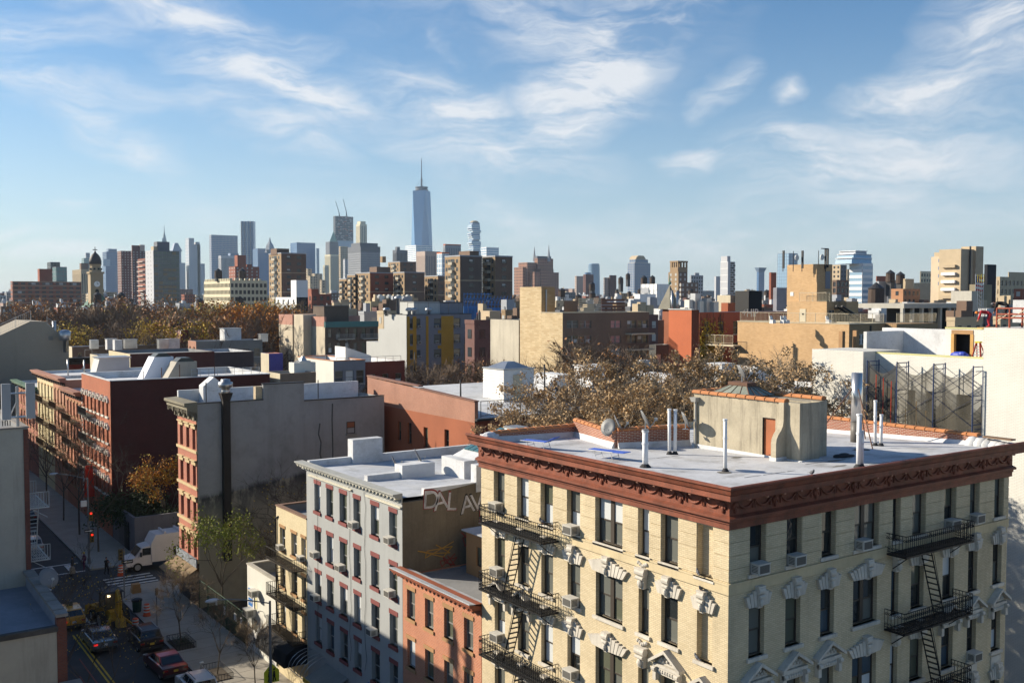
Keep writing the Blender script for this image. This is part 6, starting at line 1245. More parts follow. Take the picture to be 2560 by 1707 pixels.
for i,px_ in enumerate((979,1008,1036,1085,1048)):
 p=PD(px_,780,188); h=3.8 if i==1 else 1.6; solo('roof_fan','galvanised roof fan, %s on the grey and ochre flats'%ORD[i],'roof fan',MB().lathe((p.x,p.y+2,z-.3),[(.35,0),(.35,h-.7),(.7,h-.6),(.7,h-.25),(.4,h)],12),M_GALV,True,'roof fans')
t,q=mid('ochre_wing','low ochre and grey wing with terrace right of the flats',1163,1163.5,1232,860,185,M_OCH,M_MG,None,(2,3,1.3,1.9,3.0,1.2),dep=10,Yp=c-.3); m=MB(); Face('F',q[2]).box(m,q[0]+.05,PY(1201,870,q[2]).x,2,q[4]-.1,0,.05); part(t,'ochre_panel',m,M_OCH); rail('black terrace rail on the ochre wing',[(q[0],q[2]+.2,q[4]),(q[1],q[2]+.2,q[4])],1.2,M_BLACK,.3)
t,q=mid('grey_terrace_wing','grey set-back wing behind the ochre terrace',1178,1178.5,1222,822,185,M_MG,M_MG,None,(2,2,1.6,2,3,1.0),dep=12,Yp=c+1.0)
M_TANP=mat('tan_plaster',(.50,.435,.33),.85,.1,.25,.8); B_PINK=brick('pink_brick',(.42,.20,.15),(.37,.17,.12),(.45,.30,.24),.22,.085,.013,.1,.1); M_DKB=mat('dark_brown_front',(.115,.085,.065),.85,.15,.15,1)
a,b,c,d,z=corner(756,812,945,792,215); t=thing('tan_house','tan plastered house with pink brick top and teal cornice','building',(a,c,0)); FQ=Face('F',c); FA=Face('L',a); zb=PX(812,817,a).z
hf=[(PY(p0,830,c).x,PY(p0+9,830,c).x,PY(p0,y0,c).z,PY(p0,y1,c).z)for p0 in(821,842,863,884,905,925)for y0,y1 in((844,821),(882,857))]; hl=[(PX(p0+3,830,a).y,PX(p0,830,a).y,PX(p0,y0,a).z,PX(p0,y1,a).z)for p0 in(763,774)for y0,y1 in((836,816),(874,853))]
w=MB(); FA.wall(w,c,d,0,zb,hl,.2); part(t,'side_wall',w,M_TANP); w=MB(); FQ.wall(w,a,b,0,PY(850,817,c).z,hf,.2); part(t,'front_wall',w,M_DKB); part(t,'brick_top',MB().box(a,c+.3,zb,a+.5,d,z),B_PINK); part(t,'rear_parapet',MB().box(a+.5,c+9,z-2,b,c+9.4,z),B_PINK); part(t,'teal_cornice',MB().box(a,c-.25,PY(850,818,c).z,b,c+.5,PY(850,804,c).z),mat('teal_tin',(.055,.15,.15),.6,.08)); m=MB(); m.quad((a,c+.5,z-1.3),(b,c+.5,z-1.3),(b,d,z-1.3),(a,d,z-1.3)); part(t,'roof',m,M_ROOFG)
for h in hf:window(t,FQ,*h,M_FRAME,.15,gl=[G_BLIND,G_DARK,G_OLIVE,G_MID])
for h in hl:window(t,FA,h[1],h[0],h[2],h[3],M_FRAME,.15,gl=[G_DARK])
w2=MB(); ya,ybb=PX(735,792,a-2).y,PX(758,792,a-2).y; w2.box(a-2.0,min(ya,ybb),0,a+1,max(ya,ybb),z+.4); part(t,'chimney_breast',w2,M_TANP)
y0_,y1_=PX(736,790,a+.01).y,PX(697,790,a+.01).y; w2=MB(); w2.box(a+.01,y0_+1.2,0,a+12,y1_,zb+.02); part(t,'rear_block',w2,M_TANP); part(t,'rear_brick_top',MB().box(a+.01,y0_+1.2,zb+.02,a+12,y1_,z+.2),B_PINK)
fire_escape(FQ,PY(840,850,c).x,PY(882,850,c).x,[PY(850,848,c).z,PY(850,848,c).z-3.3],'pale iron fire escape left on the dark front of the tan house',1,1.2,M_GALV,False,1.1); fire_escape(FQ,PY(902,850,c).x,PY(943,850,c).x,[PY(850,848,c).z],'pale iron balcony right on the dark front of the tan house',1,1.2,M_GALV,False,1.1)
bulk('dark roof hut with white door on the tan house',a+3,c+7,6,6,z-1.2,3.4,M_DKB,'box',M_DARK)
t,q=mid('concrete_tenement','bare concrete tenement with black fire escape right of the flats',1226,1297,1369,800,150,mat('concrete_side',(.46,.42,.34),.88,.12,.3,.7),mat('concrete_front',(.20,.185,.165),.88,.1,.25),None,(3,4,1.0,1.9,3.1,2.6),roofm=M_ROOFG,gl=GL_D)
fire_escape(Face('F',q[2]),q[0]+2.2,q[0]+6.6,[q[4]-5.0,q[4]-8.1],'black fire escape on the bare concrete tenement',1,1.1,M_BLACK,False,.9); Q=q
for i,px_ in enumerate((1303,1324,1341,1347)):p=PD(px_,800,151); dish((p.x,p.y,q[4]-.1),'dark satellite dish, %s of four on the concrete tenement'%ORD[i],R(60),R(28),.45,.6,M_DARK)
mid('black_tank_house','black tarred roof house above the concrete tenement',1195,1205,1246,780,178,M_ROOFK,M_ROOFK,None,None)
B_BUFF=brick('buff_brick',(.53,.42,.26),(.42,.31,.175),(.37,.30,.20),.8,.24,.02,.08,.08,.9,.2); M_BRF=mat('brown_brick_front',(.20,.14,.10),.88,.1,.1,.8)
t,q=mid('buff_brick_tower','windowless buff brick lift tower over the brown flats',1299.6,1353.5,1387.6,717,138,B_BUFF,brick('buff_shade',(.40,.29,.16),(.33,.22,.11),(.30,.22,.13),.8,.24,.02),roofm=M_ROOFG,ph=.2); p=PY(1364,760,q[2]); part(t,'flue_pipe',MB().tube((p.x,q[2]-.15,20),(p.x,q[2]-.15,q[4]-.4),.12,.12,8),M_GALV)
a,b,c,d,z=corner(1353,1406.6,1623,783,130); t=thing('brown_flats','brown brick flats with wide windows and balconies behind trees','building',(a,c,0)); FQ=Face('F',c); hf=[]
for y0,y1 in((820,801),(858,839),(890,870),(924,905)):
 for p0,p1 in((1417,1445),(1450,1478),(1527,1552),(1568,1590),(1594,1619)):hf.append((PY(p0,830,c).x,PY(p1,830,c).x,PY(p0,y0,c).z,PY(p0,y1,c).z))
body(t,a,b,c,d,z,B_BUFF,M_BRF,(),hf,.2,.7,M_ROOFG,0,0,M_CRW)
for h in hf:window(t,FQ,*h,M_FRAMEG,.12,True,[G_MID,mat('pink_curtain',(.50,.26,.24),.7),G_BLIND,G_OLIVE,G_MID])
for y_ in(832,871,906):
 zb=PY(1600,y_,c).z; m=MB(); m.box(PY(1563,830,c).x,c-1.3,zb-.2,b-.1,c,zb); bo=part(t,'balcony',m,M_CRW); m=MB(); xx=PY(1563,830,c).x
 for i in range(28):m.tube((xx+(b-.1-xx)*i/27,c-1.25,zb),(xx+(b-.1-xx)*i/27,c-1.25,zb+1.0),.015,.015,3,False)
 m.tube((xx,c-1.25,zb+1.0),(b-.1,c-1.25,zb+1.0),.03,.03,5); part(bo,'balcony_rail',m,M_DARK)
w=MB(); w.box(a+5,c+6,z-.7,b-8,c+6.2,z+1.6); part(t,'roof_screen',w,M_BRF);
for i in range(8):m=MB(); z_=z+.15+i*.24; m.box(PY(1465,780,c).x,c+1.5,z_,PY(1520,780,c).x,c+1.55,z_+.13); part(t,'fence_slat',m,M_CRW)
for i in range(4):m=MB(); z_=z+.2+i*.45; m.box(PY(1522,780,c).x,c+1.5,z_,PY(1580,780,c).x,c+1.55,z_+.3); part(t,'fence_slat',m,mat('brown_slat',(.16,.085,.06),.8))
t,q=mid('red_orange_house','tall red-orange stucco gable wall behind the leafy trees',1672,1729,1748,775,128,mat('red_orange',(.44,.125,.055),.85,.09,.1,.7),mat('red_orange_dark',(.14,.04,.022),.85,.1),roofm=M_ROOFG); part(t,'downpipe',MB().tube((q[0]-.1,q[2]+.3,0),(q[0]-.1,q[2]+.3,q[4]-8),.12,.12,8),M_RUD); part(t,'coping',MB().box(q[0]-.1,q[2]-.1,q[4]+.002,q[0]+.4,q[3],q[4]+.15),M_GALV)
t,q=mid('ivy_red_house','red painted house with ivy between the red-orange gable and tan flats',1748,1748.5,1990,781,140,M_RUST,mat('red_front',(.33,.095,.055),.85,.1,.1),None,(7,3,1.0,1.9,3.1,1.3),dep=4,gl=[G_OLIVE,G_MID,G_DARK]); IV=q
letters(t,'graffiti_letters','+HIP',1.7,M_WHITE,Face('F',q[2]),PY(1875,790,q[2]).x,PY(1875,792,q[2]).z,.03)
m=MB();
t,q=mid('red_brick_attic','red brick roof extension on the ivy red house',1803,1820,1838,757,150,M_RUST,M_RUST,z0=20); t,q=mid('black_cube_house','black walled roof cube next to cream extension',1871,1872,1905,727,165,M_BLACK,mat('black_wall',(.018,.018,.02),.8,.1),dep=3); t,q=mid('cream_extension','cream roof extension beside the black cube',1825,1826,1872,738,168,M_CRW,M_CRW,None,(2,1,1.2,1.6,3,1.8),dep=3)
for i,px_ in enumerate((1707,1720)):p=PD(px_,775,131); pipe(p.x,p.y+2,p.z-1,p.z+2.6,'galvanised roof stack %s on the red-orange house'%('left','right')[i],.16,True,M_GALV)
for i,(px_,py_,h)in enumerate(((1738,770,2.4),(1753,768,3.2),(1765,770,2.2),(1782,766,2.4),(1727,776,1.6),(1800,768,2.0))):p=PD(px_,py_,144); bulk('pale metal roof unit, %s from the left above the ivy'%ORD[i],p.x,p.y+1.2,1.0,1.0,p.z-1.2,h,M_GALV if i%2 else M_WSH,'box',None,'roof_unit')
t=thing('church_spire','brick church tower with slate pyramid spire between trees','church',PD(1672,900,250)); WLOC[t]=PD(1672,900,250); a,b,c,d,z=corner(1656,1675,1692,770,250); t.location.z=0; WLOC[t].z=0
B_CH=mat('church_brick',(.27,.095,.05),.85,.12,.1,1); part(t,'tower',MB().box(a,c,0,b,d,z-.3),B_CH); ap=PD(1675,712,253); m=MB(); e=.8; bs=[(a-e,c-e,z-.3),(b+e,c-e,z-.3),(b+e,d+e,z-.3),(a-e,d+e,z-.3)]; ax=((a+b)/2,(c+d)/2,ap.z)
for i in range(4):m.tri(bs[i],bs[(i+1)%4],ax)
m.quad(*bs[::-1]); sp_=part(t,'spire',m,mat('slate_roof',(.16,.15,.115),.7,.2,.2,.8)); part(sp_,'finial',MB().tube(ax,(ax[0],ax[1],ax[2]+2.6),.25,.06,6).ell((ax[0],ax[1],ax[2]+.4),.4,.4,.4),mat('verdigris',(.12,.22,.17),.7))
for i in range(2):m=MB(); Face('F',c).box(m,a+.7+i*1.9,a+1.7+i*1.9,z-4.5,z-1.8,0,.04); m.tube((a+1.2+i*1.9,c-.04,z-1.8),(a+1.2+i*1.9,c,z-1.8),.5,.5,12); part(t,'arched_opening',m,M_BLACK)
mid('church_nave','grey slate-roofed church nave by the spire',1626,1640,1660,800,240,B_CH,B_CH,None,None,dep=14)
mid('small_grey_house','small grey house with hipped roof by the red-orange gable',1623,1640,1674,862,150,mat('dark_grey_house',(.10,.10,.095),.85,.1),None,None,(2,2,1.0,1.6,3,1.4),roofm=M_WSH)
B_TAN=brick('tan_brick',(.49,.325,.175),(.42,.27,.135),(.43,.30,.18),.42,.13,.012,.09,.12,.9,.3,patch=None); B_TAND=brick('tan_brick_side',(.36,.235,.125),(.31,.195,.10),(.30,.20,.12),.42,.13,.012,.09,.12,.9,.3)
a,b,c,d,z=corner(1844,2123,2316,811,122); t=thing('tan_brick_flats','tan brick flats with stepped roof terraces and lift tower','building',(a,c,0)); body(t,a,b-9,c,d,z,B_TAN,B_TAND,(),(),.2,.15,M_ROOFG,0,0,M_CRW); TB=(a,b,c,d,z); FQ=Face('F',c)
xa,xb_=PY(2175,830,c).x,PY(2187,830,c).x; part(t,'bay',MB().box(b-8.9,c-1.6,0,b,d-4,z-.02),B_TAND); part(t,'slot',MB().box(PY(2174,830,c).x,c-.06,0,PY(2178,830,c).x,c-.01,z-.2),M_BLACK)
for p0,p1,y0,y1,dy in((2135,2168,862,836,0),(2209,2231,858,834,-1.6),(2271,2304,858,834,-1.6)):
 q=c+dy; window(t,Face('F',q-.06),PY(p0,850,q).x,PY(p1,850,q).x,PY(p0,y0,q).z,PY(p0,y1,q).z,M_FRAMEW,-.02,True,[G_MID,G_BLUE])
a2,b2,c2,d2,z2=corner(1968,2067,2146,754,132); part(t,'upper_storey',MB().box(a2,c2,z-1,b2,d2,z2),B_TAN); a3,b3,c3,d3,z3=corner(1968,2043,2081,660,134); c3=max(c3,c2+.02); part(t,'lift_tower',MB().box(a3,c3,z2-.5,b3,d3,z3),B_TAN)
m=MB(); m.box(a2-.06,PX(2015,770,a2).y,z,a2-.01,PX(2000,770,a2).y,PX(2000,772,a2).z); dr=part(t,'terrace_door',m,mat('cream_door',(.52,.46,.33),.6,.1)); part(dr,'door_window',MB().box(a2-.08,PX(2011,770,a2).y,PX(2000,787,a2).z,a2-.061,PX(2006,770,a2).y,PX(2000,782,a2).z),M_BLACK)
part(t,'tower_door',MB().box(PY(2063,690,c3).x,c3-.06,PY(2063,722,c3).z,PY(2075,690,c3).x,c3-.01,PY(2063,678,c3).z),M_BLG); part(t,'vent_grille',MB().box(a3-.05,PX(1984,735,a3).y,PX(1980,740,a3).z,a3-.01,PX(1976,735,a3).y,PX(1980,730,a3).z),M_WHITE)
window(t,Face('F',c2-.06),PY(2071,780,c2).x,PY(2084,780,c2).x,PY(2071,796,c2).z,PY(2071,776,c2).z,M_FRAMEG,-.02,True,[G_DARK])
fire_escape(Face('F',c2),PY(2086,760,c2).x,PY(2097,760,c2).x,[z2-.9],'black landing below the lift tower',1,1.2,M_BLACK,False,1.0); m=MB(); A,B=PY(2090,765,c2-1),PY(2140,797,c2-1)
for dy in(0,.9):m.bar(A+Vector((0,-dy,0)),B+Vector((0,-dy,0)),.22)
for i in range(12):p=A.lerp(B,(i+.5)/12); m.box(p.x-.15,p.y-.9,p.z-.03,p.x+.15,p.y,p.z+.03)
solo('terrace_stair','black steel stair descending to the tan flats terrace','stair',m,M_BLACK)
rail('cream metal railing round the lower terrace of the tan flats',[(a+.2,d-.3,z+.05),(a+.2,c+.2,z+.05),(b-9,c+.2,z+.05)],1.25,M_CRW,.22,posts=2.2); rail('cream metal railing on the right bay of the tan flats',[(b-8.8,c-1.5,z+.05),(b-.2,c-1.5,z+.05)],1.25,M_CRW,.22,posts=2.2); p,p2=PX(1997,754,a2),PX(2066,754,a2); rail('cream metal railing on the upper terrace below the lift tower',[(a2+.1,p.y,z2),(a2+.1,c2+.1,z2),(b2-6,c2+.1,z2)],1.2,M_CRW,.22,posts=2.2)
part(t,'terrace_slab',MB().box(PX(1844,868,a).x-1.3,PX(1843,868,a).y-.5,PX(1844,862,a).z-.2,a-.01,PX(1780,868,a).y,PX(1844,862,a).z),M_CRW); pp=PX(1844,860,a); rail('cream metal balcony rail beside the ivy wall',[(pp.x-1.2,PX(1843,868,a).y-.3,pp.z),(pp.x-1.2,PX(1780,868,a).y,pp.z)],1.2,M_CRW,.22)
for i,px_ in enumerate((1944,1971,1979,2085)):
 p=PD(px_,808,126); solo('terrace_chair','white plastic terrace chair, %s from the left on the tan flats'%ORD[i],'chair',MB().hexa([(p.x-.3,p.y+.5,z),(p.x+.3,p.y+.5,z),(p.x+.3,p.y+1.1,z),(p.x-.3,p.y+1.1,z),(p.x-.28,p.y+.55,z+.45),(p.x+.28,p.y+.55,z+.45),(p.x+.28,p.y+1.05,z+.45),(p.x-.28,p.y+1.05,z+.45)]).hexa([(p.x-.28,p.y+.95,z+.45),(p.x+.28,p.y+.95,z+.45),(p.x+.28,p.y+1.05,z+.45),(p.x-.28,p.y+1.05,z+.45),(p.x-.22,p.y+1.1,z+.95),(p.x+.22,p.y+1.1,z+.95),(p.x+.22,p.y+1.18,z+.95),(p.x-.22,p.y+1.18,z+.95)]),M_WHITE,group='terrace chairs')
def mast(px_,py_,base,label,kind):
 p=PD(px_,base,134); t=thing('antenna_mast',label,'mast',(p.x,p.y+1,z3),'antenna masts'); h=PD(px_,py_,134).z; y=p.y+1; part(t,'pole',MB().tube((p.x,y,z3-1),(p.x,y,h),.055,.045,6),M_DARK); m=MB()
 if kind=='panel':m.box(p.x-.1,y-.2,h-2.4,p.x+.1,y+.05,h)
 elif kind=='dish':m.lathe((p.x+.3,y-.2,h-.9),[(.05,0),(.4,.1),(.4,.2)],12,'y')
 else:m.box(p.x-.9,y-.05,h-.12,p.x+.6,y+.05,h).box(p.x-.1,y-.12,h-2.8,p.x+.06,y+.12,h-.1).box(p.x+.4,y-.12,h-2.6,p.x+.56,y+.12,h-.1)
 part(t,'antenna',m,M_DARK if kind!='dish' else M_WHITE)
mast(1972,626,690,'dark panel antenna at the left edge of the lift tower','panel'); mast(1998,627,660,'thin mast with small dish left on the lift tower','dish'); mast(2020,626,660,'slim panel antenna in the middle of the lift tower','panel'); mast(2061,626,690,'mast with white dish right on the lift tower','dish'); mast(2079,620,665,'tall mast with cross arms at the right of the lift tower','cross')
solo('exposed_column','rusty steel column rising before the tan flats, left one','column',MB().box(*(lambda p:(p.x-.25,p.y-.25,p.z-4,p.x+.25,p.y+.25,p.z))(PD(2105,828,112))),M_BRST); solo('exposed_column','rusty steel column rising before the tan flats, right one','column',MB().box(*(lambda p:(p.x-.25,p.y-.25,p.z-4,p.x+.25,p.y+.25,p.z))(PD(2140,826,112))),M_BRST)
# ------------------------------------------------------------------ white building under construction at right
XW=64.0; FW=Face('L',XW); B_WH=brick('white_painted_brick',(.66,.65,.60),(.63,.62,.57),(.54,.53,.48),.3,.1,.014,.07,.10,.8,.7)
wy=lambda px_,py_=900:PX(px_,py_,XW).y; wz=lambda px_,py_:PX(px_,py_,XW).z
cb=thing('white_construction_building','white painted brick building under construction at the right edge','building',(XW,20,0))
yA,yB,yC=wy(2030),wy(2158),wy(2458); zL,zR=wz(2030,872),wz(2458,819); zL2=wz(2158,886)
m=MB(); FW.quad(m,yB,yA,0,zL); m.box(XW+.01,yB,0,XW+4.6,yA,zL-.02); part(cb,'left_wing',m,B_WH); zL_=zL
m=MB(); m.box(XW,-2,0,XW+14,yC,zR); part(cb,'right_wing',m,B_WH)
XS=XW+1.5; FS=Face('L',XS); hs=[]
for px0,px1,y0,y1 in((2213,2233,1028,968),(2268,2288,1032,974),(2314,2332,1038,977),(2391,2427,1048,985)):
 a_,b_=PX(px0,1000,XS).y,PX(px1,1000,XS).y; hs.append((b_,a_,PX(px0,y0,XS).z,PX(px0,y1,XS).z))
zS=PX(2330,891,XS).z; m=MB(); FS.wall(m,yC,yB+1.2,0,zS,hs,.3); part(cb,'recessed_wall',m,B_WH)
for h in hs:m=MB(); FS.quad(m,h[0],h[1],h[2],h[3],-.28); part(cb,'window_opening',m,M_BLACK)
part(cb,'roof_deck',MB().box(XW+4.7,yC,zS-.6,XW+14,yB+6,zS-.4),M_ROOFW); part(cb,'recess_parapet',MB().box(XS+.001,yC+.01,zS,XS+.35,yB+1.15,zS+.12),mat('yellow_tape_coping',(.52,.50,.24),.7,.1))
m=MB(); m.box(XW+9.5,yC,zS-.4,XW+9.8,yB+5,zS+1.7); m.box(XW+4.6,yB+3.0,zS-.4,XW+9.5,yB+3.3,zS+1.5); part(cb,'rear_parapet',m,M_ROOFW)
XP=XW+5.5; FP=Face('L',XP); py0,py1=PX(2480,850,XP).y,PX(2363,850,XP).y; pz=PX(2400,822,XP).z; d0,d1=PX(2430,850,XP).y,PX(2382,850,XP).y; dz0,dz1=PX(2400,894,XP).z,PX(2400,835,XP).z
ph_=thing('roof_penthouse','white brick penthouse with timber-framed door opening on the construction roof','penthouse',(XP,py0,zS)); m=MB(); FP.wall(m,py0,py1,zS-.4,pz,[(d0,d1,dz0,dz1)],.3); m.quad((XP,py1,zS-.4),(XP,py1,pz),(XP+6,py1,pz),(XP+6,py1,zS-.4)); m.quad((XP,py0,pz),(XP+6,py0,pz),(XP+6,py1,pz),(XP,py1,pz)); part(ph_,'wall',m,B_WH); part(ph_,'interior',MB().box(XP+.9,d0-1,zS-.4,XP+1.0,d1+1,dz1+.5),M_BLACK); M_TIM=mat('new_timber',(.50,.29,.09),.7,.15)
for y_ in(d0,d1):part(ph_,'door_post',MB().box(XP-.05,y_-.12,dz0,XP+.25,y_+.12,dz1),M_TIM)
part(ph_,'door_head',MB().box(XP-.04,d0-.1,dz1,XP+.25,d1+.1,dz1+.3),M_BRST); part(ph_,'coping',MB().box(XP-.05,py0,pz+.002,XP+.4,py1,pz+.1),mat('yellow_tape_coping',(.52,.50,.24),.7,.1)); part(ph_,'blue_sheeting',MB().ell((XP-.3,(d0+d1)/2,dz0+.2),.3,.75,.28).ell((XP-.35,d0+.5,dz0+.3),.25,.35,.2),mat('blue_sheet',(.03,.06,.38),.5))
t=thing('step_ladder','red and yellow step ladder beside the penthouse door','ladder',(XP-.6,d0-1,dz0)); la,lb_=PX(2432,895,XP-.6).y,PX(2455,895,XP-.6).y; lz=PX(2445,857,XP-.6).z; ta,tb_=PX(2440,860,XP-.6).y,PX(2449,860,XP-.6).y; rdm=mat('fibreglass_red',(.42,.05,.03),.5)
for u,v in((la,ta),(lb_,tb_)):part(t,'stile',MB().bar((XP-.75,u,dz0),(XP-.55,v,lz),.1),rdm); part(t,'rear_leg',MB().bar((XP-.05,u,dz0),(XP-.5,v,lz),.07),rdm)
for i in range(5):f_=(i+.6)/6; part(t,'tread',MB().box(XP-.78+.2*f_,la+(ta-la)*f_,dz0+(lz-dz0)*f_-.03,XP-.6+.2*f_,lb_+(tb_-lb_)*f_,dz0+(lz-dz0)*f_+.03),M_GALV)
part(t,'cap',MB().box(XP-.7,min(ta,tb_)-.05,lz,XP-.35,max(ta,tb_)+.05,lz+.1),mat('safety_yellow',(.6,.48,.02),.5))
sc_=thing('scaffold','blue tube scaffold with cross braces against the recessed white wall','scaffold',(XW+1.5,yC,0)); M_SCB=mat('scaffold_blue',(.02,.045,.13),.5,.15); M_SCD=mat('scaffold_dark',(.02,.025,.05),.5,.2)
ys=[PX(p,950,XW-.3).y for p in(2172,2246,2338,2437)]; x0s,x1s=XW-.5,XW+.9; zt_=[PX(p,q_,XW-.3).z for p,q_ in((2172,900),(2246,904),(2338,908),(2437,914))]
for y_,z_ in zip(ys,zt_):
 m=MB()
 for x in(x0s,x1s):m.tube((x,y_,0),(x,y_,z_),.045,.045,6)
 k=0; zz=z_-.1
 while zz>8:m.tube((x0s,y_,zz),(x1s,y_,zz),.035,.035,5); m.tube((x0s+.3,y_,zz-.3),(x1s,y_,zz-.3),.03,.03,5); m.tube((x1s-.25,y_,zz-1.5),(x1s-.25,y_,zz),.025,.025,5); m.tube((x1s-.25,y_,zz-1.2),(x1s,y_,zz-1.2),.02,.02,4); m.tube((x1s-.25,y_,zz-.8),(x1s,y_,zz-.8),.02,.02,4); zz-=1.95
 part(sc_,'frame',m,M_SCB)
for i in range(3):
 m=MB(); zz=min(zt_[i],zt_[i+1])-.3
 while zz>10:
  for x in(x0s,x1s):m.tube((x,ys[i],zz),(x,ys[i+1],zz-1.9),.02,.02,4); m.tube((x,ys[i],zz-1.9),(x,ys[i+1],zz),.02,.02,4)
  zz-=1.95
 part(sc_,'cross_brace',m,M_SCD); ym=(ys[i]+ys[i+1])/2; part(sc_,'standard',MB().tube((x1s,ym,6),(x1s,ym,zz+8),.03,.03,5),M_SCD)
def net_mat():
 m,nt,N,L,b=_nt('debris_net'); b.inputs['Base Color'].default_value=(.075,.068,.052,1); b.inputs['Roughness'].default_value=.9
 tr=N.new('ShaderNodeBsdfTransparent'); mx=N.new('ShaderNodeMixShader'); g=N.new('ShaderNodeNewGeometry'); f=_range(N,L,_noise(N,L,g.outputs['Position'],1.2,4,.6,(1,1,.3)),.35,.65,.55,.78); L.new(f,mx.inputs[0]); L.new(tr.outputs[0],mx.inputs[1]); L.new(b.outputs[0],mx.inputs[2]); L.new(mx.outputs[0],N['Material Output'].inputs[0]); return m
NET=net_mat(); rr=random.Random(8)
def net(label,xx,ys_,zt2,sag,low):
 m=MB(); P=[]
 for i in range(len(ys_)-1):
  for k in range(12):f_=k/12; y_=ys_[i]+(ys_[i+1]-ys_[i])*f_; zt3=zt2[i]+(zt2[i+1]-zt2[i])*f_-sag*4*f_*(1-f_); P.append((y_,zt3,.28*math.sin(f_*math.pi*3+i)*(1-abs(2*f_-1))))
 P.append((ys_[-1],zt2[-1],0))
 for(y_,z_,o),(y2_,z2_,o2)in zip(P,P[1:]):
  for k in range(6):a_,b_=k/6,(k+1)/6; m.quad((xx-o*a_,y_,z_+(low-z_)*a_),(xx-o2*a_,y2_,z2_+(low-z2_)*a_),(xx-o2*b_,y2_,z2_+(low-z2_)*b_),(xx-o*b_,y_,z_+(low-z_)*b_))
 return solo('debris_netting',label,'netting',m,NET,True)
net('brown mesh debris netting draped on the front of the scaffold',XW-.42,ys,zt_,.9,10.5); net('second lower layer of brown netting inside the scaffold',XW+.95,ys[1:],[z_-2.4 for z_ in zt_[1:]],1.2,10.5)
for i,px_ in enumerate((2189,2207,2227)):y_=PX(px_,950,XW-.6).y; solo('red_rope','red rope hanging on the netting, %s from the left'%ORD[i],'rope',MB().tube((XW-.6,y_,10),(XW-.6,y_-.05,zt_[0]-1.0-.2*i),.03,.03,5),mat('rope_red',(.5,.05,.02),.8),group='red ropes')
for i,px_ in enumerate((2265,2292,2316)):y_=PX(px_,950,XW-.3).y; solo('timber_pole','pale timber pole behind the netting, %s from the left'%ORD[i],'pole',MB().tube((XW-.3,y_,8),(XW-.3,y_,19.5+.6*(i%2)),.05,.05,5),M_TIM,group='timber poles')
t=thing('red_scaffold','rust red scaffold frame on the white right wing roof','scaffold',(XW+1,24,zR)); m=MB(); yy=[PX(p,800,XW+1).y for p in(2492,2524,2570)]; zr2=PX(2500,770,XW+1).z
for y_ in yy:
 for x in(XW+1,XW+2.6):m.tube((x,y_,zR),(x,y_,zr2),.06,.06,6)
for z_ in(zR+.9,zr2-.02,(zR+zr2)/2):
 for x in(XW+1,XW+2.6):m.tube((x,yy[0],z_),(x,yy[-1],z_),.05,.05,6)
 for y_ in yy:m.tube((XW+1,y_,z_),(XW+2.6,y_,z_),.05,.05,5)
part(t,'frame',m,mat('red_oxide_tube',(.32,.065,.03),.6,.15)); part(t,'brace',MB().tube((XW+1,yy[0],zR+.4),(XW+1,yy[1],zr2-.3),.035,.035,5).tube((XW+1,yy[1],zR+.6),(XW+1,yy[2],zr2),.035,.035,5),M_CRW)
p=PX(2470,815,XW+1.0); person('worker in red jacket and orange hard hat bending over the wall',(XW+1.2,p.y+.1,zR),R(120),pose('bend'),mat('worker_red',(.36,.02,.03),.8),hat=(.65,.20,.02),sc=1.05); person('worker in black jacket and grey cap bending behind the red one',(XW+2.6,p.y-.3,zR+.5),R(110),pose('bend'),mat('worker_black',(.015,.016,.018),.8),hat=(.10,.10,.11),sc=1.15)
part(ph_,'scaffold_board',MB().box(XP-.6,py0-.6,pz+.1,XP+1.2,py0+.8,pz+.16),M_TIM)
for i in range(8):pass
# ------------------------------------------------------------------ skyline
def win_quads(m,F,a0,a1,z0,z1,fl,bay,ww,wh,off=.9,eps=.05,drop=0,rr=None):
 n=max(1,int((a1-a0)/bay)); k=max(1,int((z1-z0)/fl)); st=(a1-a0)/n
 for r in range(k):
  zt=z1-off-r*fl
  if zt-wh<z0:break
  for i in range(n):
   if drop and rr.random()<drop:continue
   s=a0+st*(i+.5); F.quad(m,s-ww/2,s+ww/2,zt-wh,zt,eps)
def bands_(m,F,a0,a1,z0,z1,fl,h,out):
 k=int((z1-z0)/fl)
 for r in range(k+1):zt=z1-r*fl; F.box(m,a0,a1,max(z0,zt-h),zt,0,out)
def piers_(m,F,a0,a1,z0,z1,bay,w_,out):
 n=max(1,round((a1-a0)/bay))
 for i in range(n+1):s=a0+(a1-a0)*i/n; F.box(m,max(a0,s-w_/2),min(a1,s+w_/2),z0,z1,0,out)
RT=random.Random(21)
